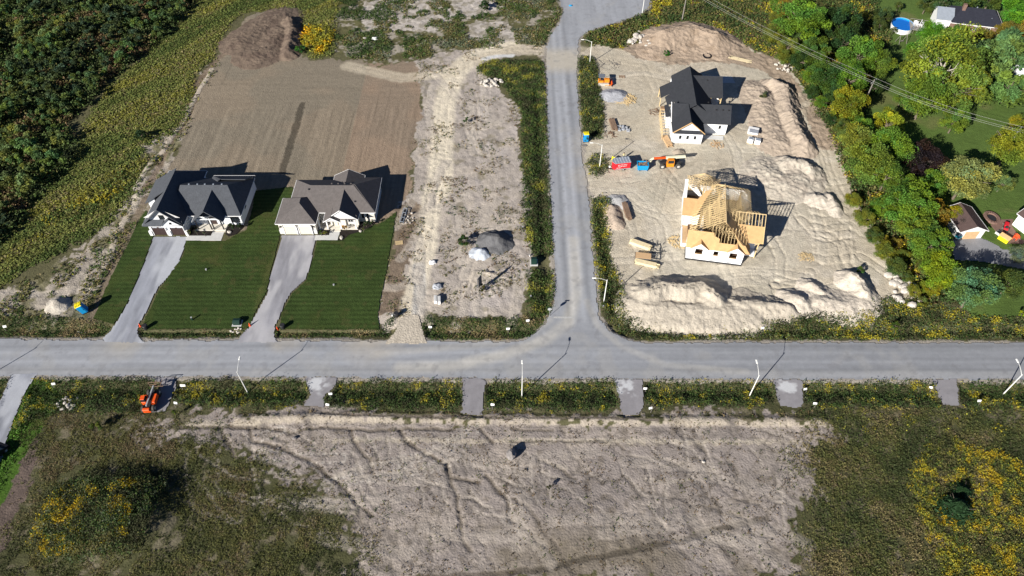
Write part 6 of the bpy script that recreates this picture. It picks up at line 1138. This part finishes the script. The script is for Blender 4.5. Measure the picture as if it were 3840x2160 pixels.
for p, lab, two in (((683, 1455), 'white double lot sign right of the parked telehandler', 1), ((660, 1528), 'small white lot sign on a leaning post below the parked telehandler', 0), ((1228, 1535), 'white lot sign at the lower end of the second gravel entrance', 0), ((1240, 1490), 'white stake lying beside the second gravel entrance', 0), ((1846, 1535), 'white lot sign at the lower end of the third gravel entrance', 0), ((2420, 1466), 'white lot sign right of the white stained entrance', 0), ((2440, 1548), 'white lot sign below the fourth gravel entrance', 0),
        ((3022, 1470), 'white lot sign right of the fifth gravel entrance', 0), ((3052, 1530), 'white lot sign with a ring below the fifth gravel entrance', 0), ((3492, 1462), 'white lot sign left of the sixth gravel entrance', 0), ((3668, 1520), 'white lot sign in the weeds at the lower right', 0), ((2862, 1240), 'white sign in the tall weeds north of the main road', 0), ((1612, 1237), 'pale lot sign in the ditch right of the dirt driveway', 0), ((1905, 1243), 'pale lot sign in the ditch left of the junction', 0), ((18, 1235), 'small white sign in the ditch at the left edge', 0), ((1980, 1217), 'small white marker in the grass left of the stop line', 0), ((200, 1450), 'white post lying in the weeds by the gravel path', 0)):
    lotsign(lab, at(*p), .9 if two else .6, .4, .7)
for p, lab in (((527, 1224), 'orange marker stake at the bottom left corner of the first lawn'), ((938, 1222), 'orange marker stake right of the green transformer box'), ((1040, 1232), 'orange marker stake at the bottom left corner of the second lawn'), ((3690, 900), 'spare')):
    if lab == 'spare': continue
    t_ = thing('marker_stake', lab, 'marker', at(*p)); MB().tube([(0, 0, 0), (0, 0, 1.0)], .03, 6).build('stake', M_wood, t_); MB().tube([(0, 0, .1), (0, 0, .3), (0, 0, .9)], [.24, .16, .05], 8).build('cone', M_flag, t_)
for p, lab in (((548, 1232), 'black rubbish bin lying behind the first orange marker'), ((1062, 1230), 'black rubbish bin lying behind the right orange marker'), ((1487, 1186), 'black bin beside the small white marker box')):
    t_ = thing('rubbish_bin', lab, 'bin', at(*p), .3); MB().tube([(0, 0, 0), (0, 0, .1), (0, 0, .9)], [.36, .38, .45], 12).build('tub', M_dark, t_); MB().tube([(0, 0, .9), (0, 0, 1.0)], [.48, .40], 12).build('lid', M_dark, t_)
M_wline = mat('worn_line_paint', (.46, .46, .45), .8, .25, 3)
# stop sign seen from behind, stop line
x, y = G(2060, 1186); t_ = thing('stop_sign', 'stop sign on a thin post seen from behind at the junction', 'stop sign', (x, y, -.2), 0); MB().tube([(0, 0, 0), (0, 0, 2.6)], .035, 6).build('post', M_galv, t_)
oct_ = [(.38*math.cos(math.pi/8+k*math.pi/4), .38*math.sin(math.pi/8+k*math.pi/4)) for k in range(8)]
MB().add([(a_, .035, 2.15+b_) for a_, b_ in oct_]+[(a_, .06, 2.15+b_) for a_, b_ in oct_], [tuple(range(8)), tuple(range(15, 7, -1))]+[(i, (i+1) % 8, 8+(i+1) % 8, 8+i) for i in range(8)]).build('plate', M_galv, t_); MB().box(-.4, .4, -.02, .02, 2.6, 2.75).build('name_blade', M_green, t_)
fc = bpy.data.curves.new('lettering', 'FONT'); fc.body = 'STOP'; fc.size = .26; fc.align_x = 'CENTER'; fc.align_y = 'CENTER'; fc.extrude = .002; fo = bpy.data.objects.new('tmp', fc); COL.objects.link(fo); dg = bpy.context.evaluated_depsgraph_get(); me = bpy.data.meshes.new_from_object(fo.evaluated_get(dg)); bpy.data.objects.remove(fo)
me.materials.clear(); me.materials.append(M_trim); fo = link('lettering', me, [c for c in t_.children if c.name.startswith('plate')][0]); fo.location = (0, .067, 2.15); fo.rotation_euler = (math.pi/2, 0, math.pi)
MB().add([(a_*.98, .0615, 2.15+b_*.98) for a_, b_ in oct_], [tuple(range(8))]).build('sign_face', M_red, [c for c in t_.children if c.name.startswith('plate')][0])
o = MB().add([(*G(2076, 1187), .047), (*G(2153, 1188), .047), (*G(2153, 1195), .047), (*G(2075, 1194), .047)], [(0, 1, 2, 3)]).build('stop_line', M_wline); tag(o, kind='structure')
o = MB(); o.tube([(0, 0, .05), (0, 0, .09)], 1.0, 20); o = o.build('manhole_cover', M_wood); o.location = (*G(2191, 546), 0); o.scale = (.6, .45, 1); tag(o, 'dark round manhole cover at the mouth of the upper site entrance', 'manhole cover')
# notice board on the vacant lot
x, y = G(1800, 1092); t_ = thing('notice_board', 'tall dark notice board on posts seen edge on in the vacant lot', 'sign', (x, y, 0), math.radians(62)); MB().box(-.7, .7, -.04, .04, 1.6, 4.0).build('panel', M_hide, t_)
for s in (-.55, .55): MB().box(s-.06, s+.06, -.14, -.042, 0, 3.9).build('post', M_wood, t_)
# white blocks, wrapped bundles on the vacant lot
for p, lab, rz_ in (((1634, 1128), 'left white box of the pair beside the haul road', 4), ((1648, 1130), 'right white box of the pair beside the haul road', 4)):
    t_ = thing('white_box', lab, 'box', at(*p), math.radians(rz_)); MB().bevbox(-.27, .27, -.75, .75, 0, .75, .03).build('shell', M_trim, t_); MB().box(-.22, .22, -.7, .7, .75, .78).build('lid', M_conc, t_)
for p, lab, m, s in (((1640, 1076), 'grey wrapped bundle with a white bag near the haul road', M_tarp, .8), ((1622, 986), 'white crumpled bag at the edge of the blue grey gravel', M_trim, .6), ((1405, 147), 'white bag in the weeds above the graded lot', M_trim, .7), ((2140, 22), 'blue barrel at the edge of the turning circle', M_bin, .45), ((3690, 185), 'spare', M_trim, .5)):
    if lab == 'spare': continue
    bm = bmesh.new(); bmesh.ops.create_icosphere(bm, subdivisions=3, radius=1)
    for v in bm.verts: k = 1+.25*(vn(v.co.x*2+5, v.co.y*2+v.co.z*2+3, .7, 3)-.5)*2; v.co = Vector((v.co.x*s*k*1.1, v.co.y*s*k*.9, max(-.1, v.co.z*s*.7*k)+.1*s))
    me = bpy.data.meshes.new('bundle'); bm.to_mesh(me); bm.free(); me.materials.append(m); o = link('bundle', me); o.location = at(*p); tag(o, lab, 'bag' if 'barrel' not in lab else 'barrel')
# rocks
def rock_mesh(seed, m):
    bm = bmesh.new(); bmesh.ops.create_icosphere(bm, subdivisions=2, radius=1); rr = random.Random(seed); d = [Vector((rr.gauss(0, 1), rr.gauss(0, 1), rr.gauss(0, 1))).normalized() for _ in range(9)]
    for v in bm.verts:
        k = min([1.0]+[(.72+.1*i/9)/max(.01, v.co.normalized().dot(dd)) for i, dd in enumerate(d) if v.co.normalized().dot(dd) > .3]); v.co *= k; v.co.z *= .75
    me = bpy.data.meshes.new('boulder'); bm.to_mesh(me); bm.free(); me.materials.append(m); return me
RK = [rock_mesh(i, M_rock) for i in range(5)]; RG = rock_mesh(30, M_rockg)
def rocks(label, grp_, px_, py_, rx, ry, n, s0, s1, heap=.5, seed=1):
    rr = random.Random(seed); cx_, cy_ = G(px_, py_)
    for i in range(n):
        a_ = rr.uniform(0, 6.28); q_ = math.sqrt(rr.random()); s = rr.uniform(s0, s1); x = cx_+math.cos(a_)*q_*rx; y = cy_+math.sin(a_)*q_*ry; o = link('boulder', RK[rr.randrange(5)]); o.location = (x, y, float(hz(x, y))+s*.45+heap*(1-q_)*rr.random()); o.scale = (s*rr.uniform(.9, 1.3), s*rr.uniform(.8, 1.1), s); o.rotation_euler = (0, 0, rr.uniform(0, 6.28)); tag(o, label, 'boulder', grp_)
rocks('pale boulder in the heap at the top of the vacant lot', 'boulders heaped at the top of the vacant lot', 1850, 312, 3.4, 1.6, 34, .22, .55, .7, 2)
rocks('pale rubble block in the heap left of the wide dirt mound', 'rubble blocks left of the wide dirt mound', 2400, 155, 3.6, 3.0, 30, .3, .9, .5, 3)
rocks('white boulder in the heap by the hedge at the top of the site', 'white boulders by the hedge at the top of the site', 2944, 252, 2.5, 2.6, 36, .22, .5, .8, 4)
rocks('tan boulder in the pile at the lower hedge corner', 'boulders piled at the lower hedge corner', 3385, 1085, 3.0, 4.2, 30, .3, .85, .4, 5)
rocks('pinkish stone beside the black steel frame', 'stones beside the black steel frame', 1536, 818, 1.2, 1.8, 14, .14, .28, .2, 6)
rocks('small pale stone near the green transformer box', 'stones near the green transformer box', 888, 1238, 1.6, .5, 9, .12, .28, 0, 7)
rocks('whitish stone in the pile by the bottom left sandy patch', 'whitish stones by the bottom left sandy patch', 250, 1512, 2.2, 1.5, 26, .14, .36, .3, 8)
def boulder(label, px_, py_, s, m=None):
    o = link('boulder', m or RK[1]); x, y, z = at(px_, py_); o.location = (x, y, z+s[2]*.5); o.scale = s; tag(o, label, 'boulder')
boulder('big lone grey boulder on the sand field', 1918, 1712, (.85, 1.1, 1.35), RG); boulder('dark angular rock at the edge of the south trench', 1105, 1645, (.45, .3, .35), RG); boulder('small dark rock on the rill south of the trench', 1045, 1680, (.2, .2, .2), RG); boulder('pale rock on the right part of the sand field', 2638, 1732, (.3, .25, .25))
boulder('white boulder in the bed right of the dark posts', 861, 872, (.5, .4, .35)); boulder('white boulder in the bed left of the pale front walk', 738, 864, (.3, .25, .22)); boulder('white boulder at the lower corner of the bed by the cream house', 1281, 893, (.38, .6, .4)); boulder('round white boulder in the bed right of the cream porch', 1352, 868, (.35, .35, .35)); boulder('white stone among weeds above the graded lot', 1368, 146, (.6, .5, .4)); boulder('lone white boulder in the weeds left of the wide dirt mound', 2396, 121, (.45, .4, .4))
# planted shrubs in the beds
for px_, py_, rp, c, lab in ((707, 870, 9, (.17, .17, .03), 'yellow green shrub in the bed of the white house'), (735, 868, 5, (.10, .12, .08), 'small grey shrub in the bed of the white house'), (765, 874, 5, (.08, .10, .05), 'small shrub near the white walk'), (870, 848, 14, (.03, .05, .02), 'dark shrub under the front window of the white house'), (895, 846, 12, (.03, .05, .02), 'dark shrub at the corner of the white house'),
        (1292, 852, 10, (.36, .17, .03), 'orange ornamental tree in front of the cream porch'), (1203, 872, 8, (.10, .14, .03), 'green shrub left in the bed of the cream house'), (1218, 871, 8, (.22, .19, .03), 'yellow shrub right in the small bed of the cream house'), (1372, 838, 12, (.05, .075, .03), 'dark green shrub under the windows of the cream house'), (1393, 834, 12, (.045, .07, .03), 'dark shrub at the corner of the cream house'), (1361, 858, 5, (.16, .17, .03), 'small yellow green shrub in the curved bed')):
    tree(px_, py_, rp, c, lab, cat='shrub', name='shrub', kind=3, hk=.9)
# --- neighbours' garden things
x, y = G(3385, 92, 1.1); t_ = thing('swimming_pool', 'oval above ground swimming pool with bright blue water', 'pool', (x, y, 0), math.radians(-22)); n_ = 28
el_ = lambda k, s=1: (2.9*s*math.cos(2*math.pi*k/n_), 3.6*s*math.sin(2*math.pi*k/n_))
b = MB(); b.add([(*el_(k), 0) for k in range(n_)]+[(*el_(k), 1.25) for k in range(n_)], [(k, (k+1) % n_, n_+(k+1) % n_, n_+k) for k in range(n_)]).build('wall', M_trim, t_)
b = MB(); b.add([(*el_(k, .97), 1.2) for k in range(n_)]+[(*el_(k, 1.03), 1.3) for k in range(n_)], [(k, (k+1) % n_, n_+(k+1) % n_, n_+k) for k in range(n_)]).build('rim', M_alu, t_)
b = MB(); b.add([(*el_(k, .96), 1.26) for k in range(n_)]+[(*el_(k, .96), .9) for k in range(n_)], [(k, (k+1) % n_, n_+(k+1) % n_, n_+k) for k in range(n_)]).build('liner', M_bin, t_); b = MB(); b.add([(*el_(k, .955), .95) for k in range(n_)], [tuple(range(n_))]).build('water', M_water, t_)
x, y = G(3446, 100, 1.1); t_ = thing('pool_deck', 'grey wooden deck with railing beside the pool', 'deck', (x, y, 0), math.radians(-18)); MB().box(-2.3, 2.3, -2.2, 2.2, 1.05, 1.15).build('boards', M_deck, t_); b = MB()
for (a_, c_) in (((-2.3, -2.2), (2.3, -2.2)), ((2.3, -2.2), (2.3, 2.2)), ((2.3, 2.2), (-2.3, 2.2))):
    b.bar((*a_, 2.0), (*c_, 2.0), .09, .08)
    for i in range(6): f = i/5; b.bar((a_[0]+(c_[0]-a_[0])*f, a_[1]+(c_[1]-a_[1])*f, 0), (a_[0]+(c_[0]-a_[0])*f, a_[1]+(c_[1]-a_[1])*f, 2.0), .07, .07)
b.build('railing', M_wood, t_)
def chair(label, px_, py_, z, rz, m, grp_=None, s=1):
    x, y = G(px_, py_, z); t_ = thing('garden_chair', label, 'chair', (x, y, z), rz, grp_); t_.scale = (s, s, s); MB().bevbox(-.3, .3, -.3, .3, .38, .45, .02).build('seat', m, t_); MB().bevbox(-.3, .3, .26, .34, .45, 1.0, .02).build('backrest', m, t_)
    for a_ in (-.25, .25):
        for c_ in (-.25, .25): MB().box(a_-.03, a_+.03, c_-.03, c_+.03, 0, .38).build('leg', m, t_)
for i, (px_, py_) in enumerate(((3430, 95), (3440, 98), (3452, 100), (3457, 91))): chair('white chair standing on the pool deck, %s' % ('leftmost of the row', 'second of the row', 'third of the row', 'set back by the railing')[i], px_, py_, 1.15, i*.4, M_trim, 'white chairs on the pool deck', 1.25)
b = MB(); x, y = G(3378, 160); t_ = thing('swing_frame', 'bare metal swing frame on the bald patch of lawn', 'swing frame', (x, y, 0), .2)
for s in (-1.1, 1.1): b.bar((s, -.9, 0), (s*.9, 0, 2.2), .09, .09); b.bar((s, .9, 0), (s*.9, 0, 2.2), .09, .09)
b.bar((-1, 0, 2.2), (1, 0, 2.2), .09, .09).build('frame', M_wood, t_); MB().box(-.5, .5, -.2, .2, .5, .56).build('seat', M_wood, t_)
# patio
pt = PW([(3735, 825), (3800, 822), (3795, 850), (3830, 900), (3850, 905), (3835, 915), (3770, 912), (3745, 880), (3715, 845)]); o = MB().prism(pt, 0, .08).build('patio', M_patio); tag(o, kind='structure')
x, y = G(3719, 816, .3); t_ = thing('fire_pit', 'round stone fire pit beside the brown patio', 'fire pit', (x, y, 0), 0); b = MB()
for k in range(16):
    a_ = 2*math.pi*k/16; M = Matrix.Translation((1.2*math.cos(a_), 1.5*math.sin(a_), 0)) @ Matrix.Rotation(a_, 4, 'Z'); b.box(-.28, .28, -.28, .28, 0, .5, M)
b.build('stone_ring', M_patio, t_); MB().tube([(0, 0, .02), (0, 0, .3)], [.95, .9], 14).build('ash_bed', M_dark, t_)
t_ = thing('garden_tractor', 'red garden tractor on the brown patio beside the white house', 'garden tractor', (*G(3768, 858), 0), math.radians(60)); MB().bevbox(-.1, 1.3, -.4, .4, .35, .95, .12).build('bonnet', M_red, t_); MB().bevbox(-.9, -.1, -.5, .5, .35, .7, .1).build('rear_body', M_red, t_); MB().bevbox(-.7, -.3, -.25, .25, .7, 1.1, .06).build('seat', M_dark, t_)
for x_, y_, r_ in ((-.6, -.5, .4), (-.6, .5, .4), (1.0, -.45, .28), (1.0, .45, .28)): wheel(t_, x_, y_, r_, r_, .2, 12)
t_ = thing('play_house', 'yellow toy house at the edge of the brown patio', 'play house', (*G(3763, 900), 0), math.radians(35)); b = MB(); wallw(b, 'y', -.65, .65, -.95, .95, 0, 1.0, 1.35, 0); b.build('wall', M_yel, t_); MB().slab([(-.75, -1.05, .98), (0, -1.05, 1.42), (0, 1.05, 1.42), (-.75, 1.05, .98)], .06).slab([(0, -1.05, 1.42), (.75, -1.05, .98), (.75, 1.05, .98), (0, 1.05, 1.42)], .06).build('roof', M_osb, t_); MB().box(-.2, .2, -1.0, -.96, .1, .8).build('door', M_dark, t_)
t_ = thing('planter', 'dark square planter at the corner of the brown patio', 'planter', (*G(3744, 877), 0), .5); MB().box(-.5, .5, -.5, .5, 0, .5).build('tub', M_conc, t_); MB().box(-.43, .43, -.43, .43, .5, .53).build('soil', M_dark, t_)
for i, (px_, py_) in enumerate(((3803, 896), (3812, 893))): chair('red slatted garden chair beside the white house wall, %s' % ('nearer the lawn', 'nearer the wall')[i], px_, py_, 0.08, 1+i, M_flag, 'red garden chairs by the white house', 1.2)
t_ = thing('utility_cart', 'turquoise garden cart parked in front of the white garage', 'cart', (*G(3592, 893), 0), .4); MB().bevbox(-.65, .65, -.45, .45, .35, .85, .05).build('tub', mat('turquoise_plastic', (.04, .42, .55), .5), t_)
for s in (-1, 1): wheel(t_, .1, s*.42, .25, .25, .12, 10)
MB().bar((.6, 0, .5), (1.4, 0, .8), .05, .05).build('handle', M_dark, t_)
t_ = thing('bicycle_bin', 'small turquoise and white bin standing at the garage front', 'bin', (*G(3620, 866), 0), .2); MB().tube([(0, 0, 0), (0, 0, .8)], [.28, .36], 10).build('tub', bpy.data.materials['turquoise_plastic'], t_); MB().tube([(0, 0, .8), (0, 0, .88)], [.4, .36], 10).build('lid', M_trim, t_)
# car at the left edge
t_ = thing('parked_car', 'dark car on the gravel path cut by the left edge', 'car', (*G(-14, 1715), 0), math.radians(70)); b = MB(); prof = [(-2.2, .4), (-2.2, .85), (-1.4, .95), (-.8, 1.4), (.7, 1.4), (1.3, .95), (2.1, .8), (2.2, .4)]
b.add([(x, -.85, z) for x, z in prof]+[(x, .85, z) for x, z in prof], [tuple(range(8)), tuple(range(15, 7, -1))]+[(i, (i+1) % 8, 8+(i+1) % 8, 8+i) for i in range(8)]).build('body', M_black, t_)
for x_ in (-1.35, 1.35):
    for s in (-1, 1): wheel(t_, x_, s*.78, .33, .33, .2)
MB().box(-.6, .5, -.7, .7, 1.401, 1.41).build('roof_panel', M_hide, t_); MB().add([(1.28, -.7, .98), (1.28, .7, .98), (.74, .68, 1.38), (.74, -.68, 1.38)], [(0, 1, 2, 3)]).build('windscreen', M_glass, t_)
for o in bpy.data.objects:
    if o.name.split('.')[0] == 'bicycle_bin': o.name = 'garage_bin'
